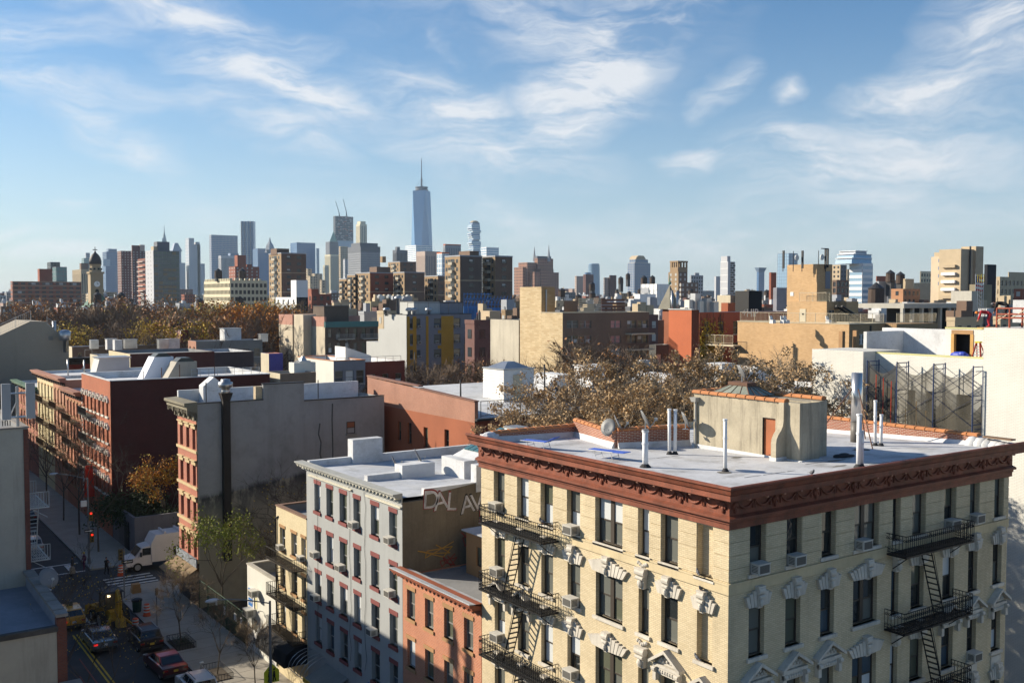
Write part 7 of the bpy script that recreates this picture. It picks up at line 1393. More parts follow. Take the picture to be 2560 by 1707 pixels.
def skin(t,a,b,c,d,z0,z1,style,mw,mg,fl,bay,ww,wh,mF=None):
 eps=.06; sides=[(Face('L',a),c,d),(Face('F',c),a,b)]
 if style=='punch':
  part(t,'wall',(lambda m:(m.box(a,c,z0,b,d,z1),m)[1])(MB()),mw)if not mF else None
  if mF:
   w=MB(); w.box(a,c,z0,b,d,z1); w.m=[0,0,1,0,0,0]; part(t,'wall',w,[mw,mF])
  m=MB()
  for F,s0,s1 in sides:win_quads(m,F,s0,s1,z0,z1,fl,bay,ww,wh,eps=eps,drop=.04,rr=RT)
  if m.f:part(t,'windows',m,mg,kind='stuff')
 elif style=='grid':
  part(t,'glazed_core',MB().box(a+.25,c+.25,z0,b,d,z1-.2),mg); m=MB()
  for F,s0,s1 in sides:bands_(m,F,s0,s1,z0,z1,fl,fl-wh,.0+.0); piers_(m,F,s0,s1,z0,z1,bay,bay-ww,.0)
  m=MB()
  for(F,s0,s1)in sides:
   k=int((z1-z0)/fl)
   for r in range(k+1):zt=z1-r*fl; F.box(m,s0,s1,max(z0,zt-(fl-wh)),zt,-.4,0)
   n=max(1,round((s1-s0)/bay))
   for i in range(n+1):s=s0+(s1-s0)*i/n; F.box(m,max(s0,s-(bay-ww)/2),min(s1,s+(bay-ww)/2),z0,z1,-.4,.02)
  part(t,'facade_grid',m,mw,kind='stuff'); part(t,'roof',MB().box(a+.3,c+.3,z1-.15,b,d,z1+.05),mw)
 elif style=='glass':
  part(t,'glazed_core',MB().box(a,c,z0,b,d,z1),mg); m=MB()
  for F,s0,s1 in sides:bands_(m,F,s0,s1,z0,z1,fl,fl-wh,.12); piers_(m,F,s0,s1,z0,z1,bay,bay-ww,.1)
  part(t,'mullions',m,mw,kind='stuff')
 elif style=='rib':
  part(t,'glazed_core',MB().box(a+.2,c+.2,z0,b,d,z1-.1),mg); m=MB()
  for F,s0,s1 in sides:piers_(m,F,s0,s1,z0,z1,bay,bay-ww,.3); F.box(m,s0,s1,z1-fl,z1,-.1,.1)
  part(t,'ribs',m,mw,kind='stuff'); part(t,'roof',MB().box(a+.3,c+.3,z1-.15,b,d,z1+.05),mw)
 else:part(t,'wall',MB().box(a,c,z0,b,d,z1),mw)
DEF={'punch':(3.1,2.6,1.3,1.6),'grid':(3.8,3.2,2.2,2.2),'glass':(4.0,3.0,2.75,3.5),'rib':(6.0,3.0,1.4,3.0),'plain':(3,3,1,1)}
def tower(name,label,xl,xc,xr,yt,D,style,mw,mg,dep=None,extra=(),dims=None,cat='skyscraper',mF=None,z0=0):
 if xc-xl<=1.6:xc=xl+.26*(xr-xl)
 a,b,c,d,z=corner(xl,xc,xr,yt,D)
 if xl>=xc:d=c+(dep or max(12,(b-a)*.8))
 if xr<=xc:b=a+(dep or 14)
 t=thing(name,label,cat,(a,c,z0)); dm=dims or DEF[style]
 skin(t,a,b,c,d,z0,z,style,mw,mg,*dm,mF=mF)
 for(p0,p1,y,st,mm)in extra:
  off=1.5+.02*D*0; cc=c+(d-c)*.15; x0,x1=PY(p0,yt,cc).x,PY(p1,yt,cc).x; zz=PY(p0,y,cc).z; x0,x1=max(x0,a+.3),min(x1,b-.3); dd=min(d-.2,cc+max(8,(x1-x0)))
  if zz>z and x1>x0:skin(t,x0,x1,cc,dd,z-.5,zz,st,mm,mg,*dm)
 return t,(a,b,c,d,z)
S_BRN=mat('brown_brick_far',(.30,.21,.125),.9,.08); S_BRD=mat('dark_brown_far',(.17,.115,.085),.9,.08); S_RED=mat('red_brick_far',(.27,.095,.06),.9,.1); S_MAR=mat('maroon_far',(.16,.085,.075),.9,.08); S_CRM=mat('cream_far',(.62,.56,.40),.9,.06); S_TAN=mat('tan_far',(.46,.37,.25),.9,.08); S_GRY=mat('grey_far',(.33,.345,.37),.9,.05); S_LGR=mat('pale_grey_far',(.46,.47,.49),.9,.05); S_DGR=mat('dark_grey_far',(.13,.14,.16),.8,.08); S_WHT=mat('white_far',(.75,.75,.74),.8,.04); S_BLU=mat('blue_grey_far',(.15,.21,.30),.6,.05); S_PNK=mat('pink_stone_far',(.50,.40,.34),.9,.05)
W_DK=glass('far_window',(.035,.04,.045),.15,.5,0); W_BL=glass('far_blue_glass',(.07,.16,.32),.12,.8,0); W_LB=glass('far_light_glass',(.24,.36,.48),.12,.8,0); W_TE=glass('far_teal_glass',(.08,.20,.20),.12,.8,0); W_WH=mat('far_pale_window',(.42,.42,.40),.4)
def housing(label,xl,xc,xr,yt,D,bulkh=None,chim=None,mF=None,bal=(.36,.62)):
 t,(a,b,c,d,z)=tower('housing_block',label,xl,xc,xr,yt,D,'plain',S_BRN,W_DK,cat='apartment block')
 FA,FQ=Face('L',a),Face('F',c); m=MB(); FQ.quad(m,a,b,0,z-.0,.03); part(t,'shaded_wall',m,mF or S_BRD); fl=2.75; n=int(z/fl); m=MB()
 w=d-c; y0,y1=c+w*bal[0],c+w*bal[1]
 win_quads(m,FA,c+w*.03,y0,0,z,fl,w*.17,1.2,1.25,eps=.05); win_quads(m,FA,y1,d-w*.03,0,z,fl,w*.17,1.2,1.25,eps=.05); win_quads(m,FQ,a+1,b-1,0,z,fl,4.2,1.9,1.25,eps=.08); FA.quad(m,y0,y1,0,z-.8,.04); part(t,'windows',m,W_DK,kind='stuff')  # dark strip behind the balconies paints the shade of a recess
 m=MB(); rr=RT
 for r in range(n):
  for i in range(int((b-a)/4.2)):
   if rr.random()<.28:s=a+1+(b-a-2)*(i+.5)/int((b-a-2)/4.2); FQ.quad(m,s-.8,s+.5,z-.95-r*fl-.6,z-.95-r*fl,.12)
 part(t,'pale_windows',m,W_WH,kind='stuff')
 me=MB(); me.box(-1.1,(y0-y1)/2,-.1,0,(y1-y0)/2,.9); bm_=me.mesh('balcony',mat('balcony_concrete',(.42,.38,.30),.9,.1))
 for r in range(min(n,17)):inst(t,'balcony',bm_,(a,(y0+y1)/2,z-2.7-r*fl))
 part(t,'roof_edge',MB().box(a-.1,c-.1,z+.005,b+.1,d+.1,z+.45),S_GRY); m=MB()
 for F,s0,s1 in((FA,c,d),(FQ,a,b)):
  for i in range(6):F.box(m,s0,s1,z-8.2*(i+1),z-8.2*(i+1)+.3,0,.09)
 part(t,'belt_course',m,S_TAN)
 if bulkh:p0,p1,y=bulkh; cc=c+(d-c)*.3; part(t,'lift_room',MB().box(PY(p0,yt,cc).x,cc,z-.3,PY(p1,yt,cc).x,cc+7,PY(p0,y,cc).z),S_BRD)
 if chim:p0,p1,y=chim; cc=c+(d-c)*.3; part(t,'chimney',MB().box(PY(p0,yt,cc).x,cc,z-.3,PY(p1,yt,cc).x,cc+3,PY(p0,y,cc).z),S_BRN)
 return t
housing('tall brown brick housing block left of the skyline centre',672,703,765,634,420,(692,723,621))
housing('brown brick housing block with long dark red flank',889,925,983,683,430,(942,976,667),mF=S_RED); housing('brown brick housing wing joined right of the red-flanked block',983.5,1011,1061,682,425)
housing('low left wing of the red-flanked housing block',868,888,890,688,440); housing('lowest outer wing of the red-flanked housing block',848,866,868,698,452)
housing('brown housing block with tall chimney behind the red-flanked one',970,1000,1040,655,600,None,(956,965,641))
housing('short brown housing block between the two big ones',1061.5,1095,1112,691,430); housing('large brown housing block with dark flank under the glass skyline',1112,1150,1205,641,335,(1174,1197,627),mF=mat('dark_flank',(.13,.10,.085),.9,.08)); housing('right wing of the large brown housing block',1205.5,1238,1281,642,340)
t,q=tower('brick_slab_block','long red brick apartment slab at far left',26,31,203,703,700,'punch',S_RED,W_DK,extra=((99,131,672,'plain',S_RED),),dims=(3.0,4.4,2.6,1.5),cat='apartment block'); m=MB(); bands_(m,Face('F',q[2]),q[0],q[1],10,q[4],3.0,.35,.12); part(t,'floor_bands',m,S_TAN,kind='stuff')
m=MB(); win_quads(m,Face('F',q[2]),q[0],q[1],10,q[4],6.0,9.0,2.6,1.5,eps=.12,drop=.4,rr=RT); part(t,'pale_windows',m,W_WH,kind='stuff')
tower('glass_annex','dark glass office block behind the red slab',118,119,150,655,900,'glass',S_DGR,W_DK,25); tower('glass_annex','slanted teal glass office block beside the dark one',131,132,167,667,880,'glass',S_DGR,W_TE,25)
tower('stone_court_tower','brown stone slab tower behind the church tower',181,203,226,673,1300,'rib',S_TAN,W_DK,extra=((203,226,658,'plain',S_BRD),)); tower('teal_glass_tower','small teal glass tower left of the church dome',204,205,226,645,2200,'glass',S_LGR,W_TE,40,extra=((215,234,632,'plain',S_GRY),))
tower('blue_glass_tower','pale blue glass tower right of the church dome',256,257,294,629,2500,'grid',S_BLU,W_BL,50,extra=((271,294,622,'plain',S_BLU),)); tower('blue_glass_tower','low pale blue glass block right of the church',256,257,288,665,2300,'glass',S_BLU,W_BL,50); tower('blue_glass_tower','pale teal glass box above the low blue block',252,253,275,648,2450,'glass',S_LGR,W_LB,50)
tower('brown_slab_tower','purple-brown apartment tower, left half of a pair',293,294,330,627,1100,'punch',S_MAR,W_WH,20,dims=(2.8,2.9,1.2,1.2)); tower('brown_slab_tower','purple-brown apartment tower, right half with red lift room',328,330,364,627,1080,'punch',S_MAR,W_WH,20,extra=((325,349,613,'plain',S_MAR),(350,362,612,'plain',S_PNK)),dims=(2.8,2.9,1.2,1.2))
t,q=tower('balcony_brick_tower','slim brick tower with balconies beside the green glass one',344,363,365,646,900,'punch',S_RED,W_DK,dims=(3.0,3,1.4,1.4)); m=MB()
for i in range(14):m.box(q[0]-2.0,q[2]+2,q[4]-3.2-i*4.4,q[0],q[3]-4,q[4]-2.4-i*4.4)
part(t,'balconies',m,S_PNK,kind='stuff')
t,q=tower('green_glass_hotel','hotel tower with pale grey side and green-brown glass front',364,384,448,626,800,'glass',S_DGR,glass('hotel_glass',(.05,.075,.065),.12,.7,0),extra=((393,424,604,'plain',S_DGR),(384,395,616,'plain',S_TAN)),dims=(3.4,3.6,3.3,2.7)); part(t,'concrete_side',MB().box(q[0]-.3,q[2]-.05,0,q[0]-.13,q[3],q[4]+.3),S_LGR); m=MB()
FQ=Face('F',q[2])
for r in range(16):
 for i in range(int((q[1]-q[0])/3.6)):
  if RT.random()<min(.8,.15+r*.05):s=q[0]+.3+i*3.6; FQ.quad(m,s,s+3.0,q[4]-3.2-r*3.4-.0,q[4]-.9-r*3.4,.14)
part(t,'amber_panes',m,glass('amber_pane',(.16,.105,.045),.15,.5,0),kind='stuff'); m=MB(); win_quads(m,Face('L',q[0]-.3),q[2]+3,q[3]-3,5,q[4],3.4,6,.8,1.4,eps=.04); part(t,'slit_windows',m,W_DK,kind='stuff')
t,q=tower('spired_stone_tower','old stone tower with stepped pyramid crown and needle',403,404,419,612,3600,'rib',S_GRY,W_DK,22); cx,cy=(q[0]+q[1])/2,(q[2]+q[3])/2; w_=(q[1]-q[0])/2; zz=q[4]; zt2=PD(411,578,3600).z; m=MB()
for i,(r0,r1)in enumerate(((1,.82),(.78,.6),(.55,.35),(.3,.14))):h=(zt2-zz)/4; m.lathe((cx,cy,zz+i*h),[(w_*r0*1.3,0),(w_*r1*1.3,h)],4 if i<2 else 8)
cr=part(t,'crown',m,mat('copper_crown',(.24,.30,.33),.7)); part(cr,'needle',MB().tube((cx,cy,zt2),(cx,cy,PD(411,562,3600).z),1.6,.5,6),S_GRY)
t,q=tower('mansard_tower','blue tower with hipped green roof right of the spired one',426,427,453,628,3300,'grid',S_BLU,W_BL,40); m=MB(); zt2=PD(440,607,3300).z; z=q[4]; a,b,c,d=q[:4]; e=8; m.hexa([(a-3,c-3,z),(b+3,c-3,z),(b+3,d+3,z),(a-3,d+3,z),(a+e,c+e,zt2),(b-e,c+e,zt2),(b-e,d-e,zt2),(a+e,d-e,zt2)]); part(t,'roof',m,S_BLU)
t,q=tower('stepped_grey_tower','pale grey stepped stone tower with blank shaded flank',463,472,485,595,2600,'plain',S_LGR,W_DK);
for p0,p1,y in((485,501,611),(448,463,657),(501,512,659),(493,499,605)):cc=q[2]+4; part(t,'setback',MB().box(PY(p0,y,cc).x,cc,0,PY(p1,y,cc).x,cc+30,PY(p0,y,cc).z),S_LGR)
m=MB(); win_quads(m,Face('L',q[0]),q[2],q[3],q[4]-90,q[4],8,9,4,5,eps=.2); part(t,'windows',m,W_LB,kind='stuff')
tower('wide_office_slab','wide pale office slab with fine window grid',523,528,594,587,3000,'grid',S_GRY,W_BL,dims=(5.5,4.2,2.6,3.0)); tower('stepped_office_block','stepped grey office block below the wide slab',546,553,598,639,2400,'rib',S_LGR,W_DK,extra=((576,597,633,'plain',S_BLU),))
t=thing('rippled_steel_tower','tall rippled steel apartment tower','skyscraper',PD(616,760,2900)); p0,p1=PD(601,553,2900),PD(633,553,2900); WLOC[t]=Vector((p0.x,p0.y,0)); t.location=WLOC[t]; ztp=p0.z; m=MB(); n=14; ux=(p1-p0)/n; back=Vector((14,20,0))
pts=[p0+ux*i+Vector((-1,-1.4,0))*(2.4*math.sin(i*1.9))for i in range(n+1)]
for k in range(40):
 z0_,z1_=ztp*k/40,ztp*(k+1)/40-1.2
 for a_,b_ in zip(pts,pts[1:]):m.quad((a_.x,a_.y,z0_),(b_.x,b_.y,z0_),(b_.x,b_.y,z1_),(a_.x,a_.y,z1_))
part(t,'steel_skin',m,mat('rippled_steel',(.34,.38,.42),.3,.05,0,1,0,.6),kind='stuff'); m=MB(); m.prism([(p.x+.8,p.y+1.0,0)for p in(p0,p1)]+[(p1.x+14,p1.y+20,0),(p0.x+14,p0.y+20,0)],(0,0,ztp)); part(t,'core',m,W_BL)
t,q=tower('stepped_grey_tower','dark blue office block left of the tall housing block',632,633,680,621,2800,'glass',S_DGR,W_BL,40); part(t,'gothic_pinnacles',MB().lathe(tuple(PD(675,625,2790)),[(14,0),(10,14),(4,22),(.5,36)],6).lathe(tuple(PD(668,632,2790)),[(8,0),(5,10),(.5,24)],6),S_GRY)
t,q=tower('red_brick_tower','red brick apartment building with tall chimney block',572,588,648,666,900,'punch',S_RED,W_WH,extra=((594,615,638,'plain',S_RED),(622,630,661,'plain',S_RED)),dims=(3,4,1.4,1.4),cat='apartment block')
t,q=tower('cream_loft_building','big cream loft building with bands of windows',510,575,668,701,480,'grid',S_CRM,W_DK,dims=(3.3,2.0,1.35,1.9),cat='building',mF=S_TAN); m=MB()
for F,s0,s1 in((Face('L',q[0]),q[2],q[3]),(Face('F',q[2]),q[0],q[1])):
 for i in range(int((s1-s0)/2.4)):F.box(m,s0+i*2.4,s0+i*2.4+1.1,q[4]+.05,q[4]+1.0,-.5,.3)
part(t,'crenellation',m,S_CRM,kind='stuff'); m=MB(); Face('F',q[2]).quad(m,q[0],q[1],0,q[4],.03);
for i in range(2):
 p=PD(556+i*60,700,490); t2=thing('water_tank','dark wooden water tank, %s on the cream loft roof'%ORD[i],'water tank',(p.x,p.y+6,q[4]),'rooftop water tanks'); x,y,z=p.x,p.y+6,q[4]; part(t2,'tank',MB().lathe((x,y,z+1.5),[(1.9,0),(1.8,3.4)],12),mat('tank_wood',(.07,.05,.04),.9,.2)); part(t2,'roof',MB().lathe((x,y,z+4.9),[(2.0,0),(.1,1.3)],12),M_DARK); part(t2,'stand',MB().box(x-1.5,y-1.5,z-.2,x+1.5,y+1.5,z+1.5),M_DARK)
tower('blue_office_tower','dark blue glass office tower right of the tall housing block',726,727,788,606,2700,'glass',S_BLU,W_BL,40,dims=(5,4,3.6,4.2)); tower('pale_glass_tower','slim pale glass tower beside the dark blue one',788.5,789,798,621,2650,'glass',S_LGR,W_LB,30)
for i,(a_,b_,y)in enumerate(((765,780,672),(780,806,684),(770,790,690),(800,815,700))):tower('beige_stone_block',['beige stone block left of the slim tower','stepped beige stone block in the low centre','small beige block below the blue tower','narrow beige block at the foot of the slim tower'][i],a_-.5,a_+1,b_,y,2000-i*60,'punch',S_TAN,W_DK,dims=(5,6,2.5,3))
t,q=tower('beige_setback_tower','beige setback tower under a netted crown and green tip',812,826,848,636,3200,'rib',S_CRM,W_DK,extra=((818,846,604,'plain',S_DGR),)); p=PD(834,604,3230); part(t,'green_tip',MB().lathe(tuple(p),[(14,0),(9,12),(1,32)],4),mat('copper_green',(.13,.26,.23),.7))
tower('beige_setback_tower','lower left shoulder of the beige setback tower',808,812,822,663,3150,'rib',S_CRM,W_DK); tower('beige_grid_tower','beige gridded tower between the setback tower and grey office',847,851,870,616,2650,'grid',S_TAN,W_DK,dims=(6,5,2.6,3.5)); tower('white_low_tower','white stepped tower at the foot of the grey office slab',858,862,884,648,2000,'punch',S_LGR,W_DK,dims=(5,5,2,2.6))
t,q=tower('unfinished_tower','unfinished dark tower with open floors and glass lower part',833,838,883,540,3300,'grid',S_DGR,W_DK,dims=(6.5,6,4.5,4.2)); a,b,c,d,z=q
m=MB(); zg=PD(850,601,3300).z; Face('F',c).quad(m,a,b,0,zg,.3); Face('L',a).quad(m,c,d,0,zg,.3); part(t,'glass_cladding',m,W_LB); m=MB(); rr=RT
for i in range(60):s=a+rr.random()*(b-a-6); zz=zg+rr.random()*(z-zg); Face('F',c).quad(m,s,s+rr.uniform(2,9),zz,zz+1.8,.35)
part(t,'pale_slabs',m,S_LGR,kind='stuff'); m=MB()
for i in range(16):s=a+rr.random()*(b-a-4); zz=zg+rr.random()*(z-zg); Face('F',c).quad(m,s,s+rr.uniform(3,12),zz,zz+1.6,.4)
part(t,'orange_netting',m,mat('orange_net',(.45,.12,.05),.8),kind='stuff')
for i,(x,y0,xe,ye)in enumerate(((848,533,839,503),(866,530,858,498))):
 p,e=PD(x,y0+10,3310),PD(xe,ye,3310); k=PD(x,y0,3310); solo('tower_crane','slim tower crane, %s one on the unfinished tower'%('left','right')[i],'crane',MB().tube(p,k,1.6,1.6,4).tube(k,e,1.3,.9,4).tube(k,k+(k-e)*.28-Vector((0,0,6)),1.2,1.2,4),S_DGR)
t,q=tower('slender_stone_tower','slender beige stone tower with notched crown',890,900,917,560,3200,'rib',S_CRM,W_DK,dims=(6,6,2.4,3)); part(t,'crown',MB().box(q[0]+3,q[2]+3,q[4]-1,q[1]-3,q[3]-3,q[4]+9),S_CRM)
t,q=tower('grey_office_slab','broad grey office slab with ribbed faces and dark top',870,902,950,616,1700,'rib',S_GRY,S_DGR,extra=((900,949,607,'plain',S_DGR),),dims=(3,2.2,1.1,3)); m=MB()
for F,s0,s1 in((Face('L',q[0]),q[2],q[3]),(Face('F',q[2]),q[0],q[1])):bands_(m,F,s0,s1,0,q[4],3.9,1.1,.25)
part(t,'floor_bands',m,S_GRY,kind='stuff'); part(t,'dark_crown',MB().box(q[0]-.4,q[2]-.4,q[4]-9,q[1]+.4,q[3],q[4]+.4),S_DGR)
tower('dark_ribbed_tower','dark brown ribbed tower left of the tall spire',982,983,1019,625,1900,'rib',S_DGR,W_DK,20,extra=((993,1000,617,'plain',S_DGR),)); tower('ribbed_stone_tower','pink-beige ribbed stone tower below the tall spire',1041,1063,1101,628,1500,'rib',S_PNK,S_DGR,dims=(7,2.8,1.2,3))
t=thing('spired_glass_tower','tallest tapering blue glass tower with antenna spire','skyscraper',PD(1054,770,3560)); WLOC[t]=Vector(PD(1054,770,3560)); WLOC[t].z=0; t.location=WLOC[t]; zr=PD(1054,478,3560).z; zb=PD(1054,640,3560).z; ctr=PD(1054,478,3560); f_=ray(1280,745); f_.z=0; f_.normalize(); r_=Vector((f_.y,-f_.x,0)); hw=34.0
def rot(u,v):return Vector((ctr.x,ctr.y,0))+r_*u+f_*v
A8=[rot(*Matrix.Rotation(R(28),2)@Vector(p))for p in((-hw,-hw),(hw,-hw),(hw,hw),(-hw,hw))]; T8=[rot(*Matrix.Rotation(R(28),2)@Vector(p))for p in((0,-hw),(hw,0),(0,hw),(-hw,0))]
m=MB(); m2=MB()
for i in range(4):
 j=(i+1)%4; a_,b_,tp,tn=A8[i],A8[j],T8[i],T8[j]; up=Vector((0,0,zr))
 (m if i%2 else m2).tri(a_,b_,tp+up); (m2 if i%2 else m).tri(b_,tn+up,tp+up)
m.quad(*[T8[k]+Vector((0,0,zr))for k in range(4)])
part(t,'glass_facets',m,glass('tower_glass_a',(.12,.24,.42),.10,.9,0)); part(t,'glass_facets',m2,glass('tower_glass_b',(.16,.28,.45),.10,.9,0)); c0=(ctr.x,ctr.y,zr)
part(t,'crown_ring',MB().lathe((ctr.x,ctr.y,zr+.3),[(24,0),(24,4),(20,8),(20,10),(23,10),(23,14),(6,14)],20),S_DGR); sp_=part(t,'spire',MB().lathe((ctr.x,ctr.y,zr+14),[(3.6,0),(2.6,22),(2.2,24),(4.0,25),(3.6,28),(1.7,30),(1.4,60),(1.2,90),(.5,104)],8),S_DGR); m=MB()
for i in range(9):m.tube((ctr.x,ctr.y,zr+48+i*7),(ctr.x,ctr.y,zr+49.2+i*7),2.6-i*.12,2.6-i*.12,8)
part(sp_,'spire_rings',m,S_DGR); m=MB()
for i in range(4):a_=rot(*(Matrix.Rotation(R(28+90*i),2)@Vector((21,0)))); m.tube((a_.x,a_.y,zr+12),(ctr.x,ctr.y,zr+48),.35,.35,4)
part(sp_,'stay',m,S_DGR)
tower('banded_glass_block','broad pale banded glass block at the foot of the tall spire',1013,1040,1080,613,3400,'glass',S_WHT,W_LB,dims=(6.5,20,19,3.2))
t,q=tower('white_blue_tower','white and blue glass tower with orange safety band on top',1092,1105,1123,634,1100,'glass',S_WHT,W_LB,dims=(5.2,4.0,3.0,4.4)); part(t,'orange_band',MB().box(q[0]-.2,q[2]-.2,q[4]+.01,q[1],q[3],q[4]+1.6),mat('orange_net',(.45,.12,.05),.8))
t,q=tower('round_shouldered_tower','grey round-shouldered tower with orange top netting',1108,1113,1152,613,1500,'rib',S_GRY,S_DGR,dims=(4,3,1.2,3)); part(t,'orange_band',MB().box(q[0],q[2]-.3,q[4]+.1,q[1]+.2,q[3],q[4]+1.8),mat('orange_net',(.45,.12,.05),.8)); tower('teal_roof_tower','small tower with slanted teal roof behind the orange netting',1152,1153,1166,630,1600,'glass',S_DGR,W_TE,20)
t=thing('stacked_box_tower','slim tower of shifted white-edged glass boxes','skyscraper',PD(1186,770,2700)); WLOC[t]=Vector(PD(1186,770,2700)); WLOC[t].z=0; t.location=WLOC[t]; a,b,c,d,zt_=corner(1168,1180,1204,556,2700); zlo=PD(1186,660,2700).z; n=22; rr=random.Random(31)
for i in range(n):
 z0_,z1_=zlo+(zt_-zlo)*i/n,zlo+(zt_-zlo)*(i+1)/n; o=[rr.uniform(-.5,5)if i<n-1 else 4 for _ in range(4)]; x0,x1,y0,y1=a+o[0],b-o[1],c+o[2],d-o[3]
 part(t,'floor_box',MB().box(x0,y0,z0_+1.2,x1,y1,z1_),W_LB if i%3 else W_BL); part(t,'floor_slab',MB().box(x0-1,y0-1,z0_,x1+1,y1+1,z0_+1.3),S_WHT)
part(t,'crown',MB().lathe(((a+b)/2,(c+d)/2,zt_),[(12,0),(10,4),(4,6)],10),S_TAN); tower('white_banded_block','low white banded glass block right of the stacked-box tower',1203,1216,1247,618,2600,'glass',S_WHT,W_LB,dims=(6.5,30,29,3.6))
t,q=tower('deco_brick_tower','brown deco telephone tower with stepped shoulders and two masts',1336,1344,1383,646,1700,'punch',mat('deco_brick',(.33,.18,.125),.9,.08),W_DK,extra=((1340,1378,640,'plain',S_DGR),),dims=(5,4.2,1.8,2.6)); md=MATS['deco_brick']
for p0,p1,y,dz in((1307,1336,668,8),(1318,1340,656,4),(1380,1397,681,6),(1352,1384,672,-8),(1336,1350,680,-10)):
 cc=q[2]+dz; x0,x1,zz=PY(p0,y,cc).x,PY(p1,y,cc).x,PY(p0,y,cc).z; b_=part(t,'setback',MB().box(x0,cc,0,x1,cc+26,zz),md); m=MB(); win_quads(m,Face('F',cc),x0,x1,0,zz,5,4.2,1.8,2.6,eps=.15); win_quads(m,Face('L',x0),cc,cc+26,0,zz,5,4.2,1.8,2.6,eps=.15); part(b_,'windows',m,W_DK,kind='stuff')
for px_,y in((1336,617),(1372,612)):p=PD(px_,648,1710); e=PD(px_,y,1710); part(t,'mast',MB().lathe(tuple(p),[(3.0,-4),(2.2,(e.z-p.z)*.25),(.9,(e.z-p.z)*.7),(.3,e.z-p.z)],6),S_GRY)
tower('brown_twin_block','brown housing tower left of the curved glass tower',1437,1441,1462,690,1500,'punch',S_PNK,W_DK,dims=(3.5,4,1.6,1.6)); tower('brown_twin_block','brown housing tower just before the curved glass tower',1458,1464,1484,686,1450,'punch',S_MAR,W_DK,dims=(3.5,4,1.6,1.6)); tower('blue_office_tower','small blue block above the brown housing tower',1462,1463,1477,681,2400,'glass',S_BLU,W_BL,20)
t=thing('curved_glass_tower','curved pale blue glass tower right of centre','skyscraper',PD(1491,770,2600)); WLOC[t]=Vector(PD(1491,770,2600)); WLOC[t].z=0; t.location=WLOC[t]; p=PD(1491,659,2600); r0=14.6*2600/FPX; part(t,'glass_shell',MB().lathe((p.x,p.y+10,0),[(r0*1.03,0),(r0*1.05,p.z*.5),(r0*.98,p.z-6),(r0*.9,p.z-5.9),(r0*.9,p.z)],14),W_LB); m=MB()
for i in range(30):m.lathe((p.x,p.y+10,p.z*i/30),[(r0*1.06,0),(r0*1.06,.7)],14)
part(t,'floor_lines',m,S_BLU,kind='stuff')
tower('brown_twin_block','paired brown tower right of the curved glass tower, nearer half',1509,1511,1524,694,1300,'punch',S_PNK,W_DK,dims=(3.3,4,1.5,1.5)); tower('brown_twin_block','paired brown tower right of the curved glass tower, taller half',1523,1525,1541,688,1300,'punch',S_MAR,W_DK,dims=(3.3,4,1.5,1.5))
t,q=tower('domed_glass_tower','stone and blue glass tower with arched stepped top',1569,1586,1626,657,1800,'grid',S_GRY,W_BL,dims=(4.5,5,3.4,3.0),extra=((1588,1620,648,'grid',S_GRY),)); cc=q[2]+9; p0,p1=PY(1590,648,cc),PY(1614,648,cc); zt2=PY(1600,639,cc).z; part(t,'vault_roof',MB().prism([(p0.x,cc,p0.z),(p1.x,cc,p0.z),(p1.x-1,cc,p0.z+(zt2-p0.z)*.5),(p1.x-6,cc,zt2),(p0.x+6,cc,zt2),(p0.x+1,cc,p0.z+(zt2-p0.z)*.5)],(0,18,0)),S_TAN)
t,q=tower('white_blank_block','big white windowless block with ribbed sides',1603,1643,1673,710,500,'rib',S_WHT,S_WHT,dims=(3,3,2.7,3),cat='building'); part(t,'louvre',MB().box(q[0]-.5,q[2]+6,q[4]-4.5,q[0]-.35,q[2]+11,q[4]-1.8),S_GRY); tower('white_low_block','low white block in front of the windowless one',1586,1600,1640,735,490,'plain',S_WHT,W_DK,cat='building')
t,q=tower('brick_bell_tower_block','brown brick block with open-topped square tower',1671,1696,1718,680,700,'punch',S_BRN,W_WH,dims=(3.3,3.6,1.6,1.8),mF=S_BRD); cc=q[2]+3; x0,x1=PY(1695,650,cc).x,PY(1719,650,cc).x; z1=PY(1700,652,cc).z; part(t,'tower_shaft',MB().box(x0,cc,0,x1,cc+8,z1-4.5),S_BRN); m=MB()
for i in range(4):xx=x0+(x1-x0-1)*i/3; m.box(xx,cc,z1-4.5,xx+1,cc+1,z1-1); m.box(xx,cc+7,z1-4.5,xx+1,cc+8,z1-1)
for i in range(1,4):m.box(x0,cc+2*i,z1-4.5,x0+1,cc+2*i+.8,z1-1)
m.box(x0-.2,cc-.2,z1-1,x1+.2,cc+8.2,z1); part(t,'open_crown',m,S_BRN); tower('brick_bell_tower_block','lower right wing of the brown brick tower block',1700,1702,1746,706,690,'punch',S_BRD,W_WH,16,dims=(3.3,3.6,1.6,1.8))
tower('grey_flat_block','grey flat office block behind the brown brick wing',1725,1728,1758,688,1100,'grid',S_GRY,W_DK,extra=((1738,1748,682,'plain',S_GRY),),dims=(4,4,2.4,2.4)); t,q=tower('white_slim_tower','slim white and grey tower with checker slot windows',1801,1820,1838,654,600,'plain',S_LGR,W_DK,extra=((1812,1826,640,'plain',S_LGR),)); m=MB(); FQ=Face('F',q[2])
for r in range(24):
 for i in range(2):s=q[0]+(q[1]-q[0])*(.35+.3*i); FQ.quad(m,s,s+(1.3 if(r+i)%2 else 2.4),q[4]-1.5-r*1.4,q[4]-.5-r*1.4,.05)
part(t,'slot_windows',m,W_DK,kind='stuff'); m=MB(); bands_(m,Face('L',q[0]),q[2],q[3],0,q[4],4,.25,.05); part(t,'panel_joints',m,S_WHT,kind='stuff')
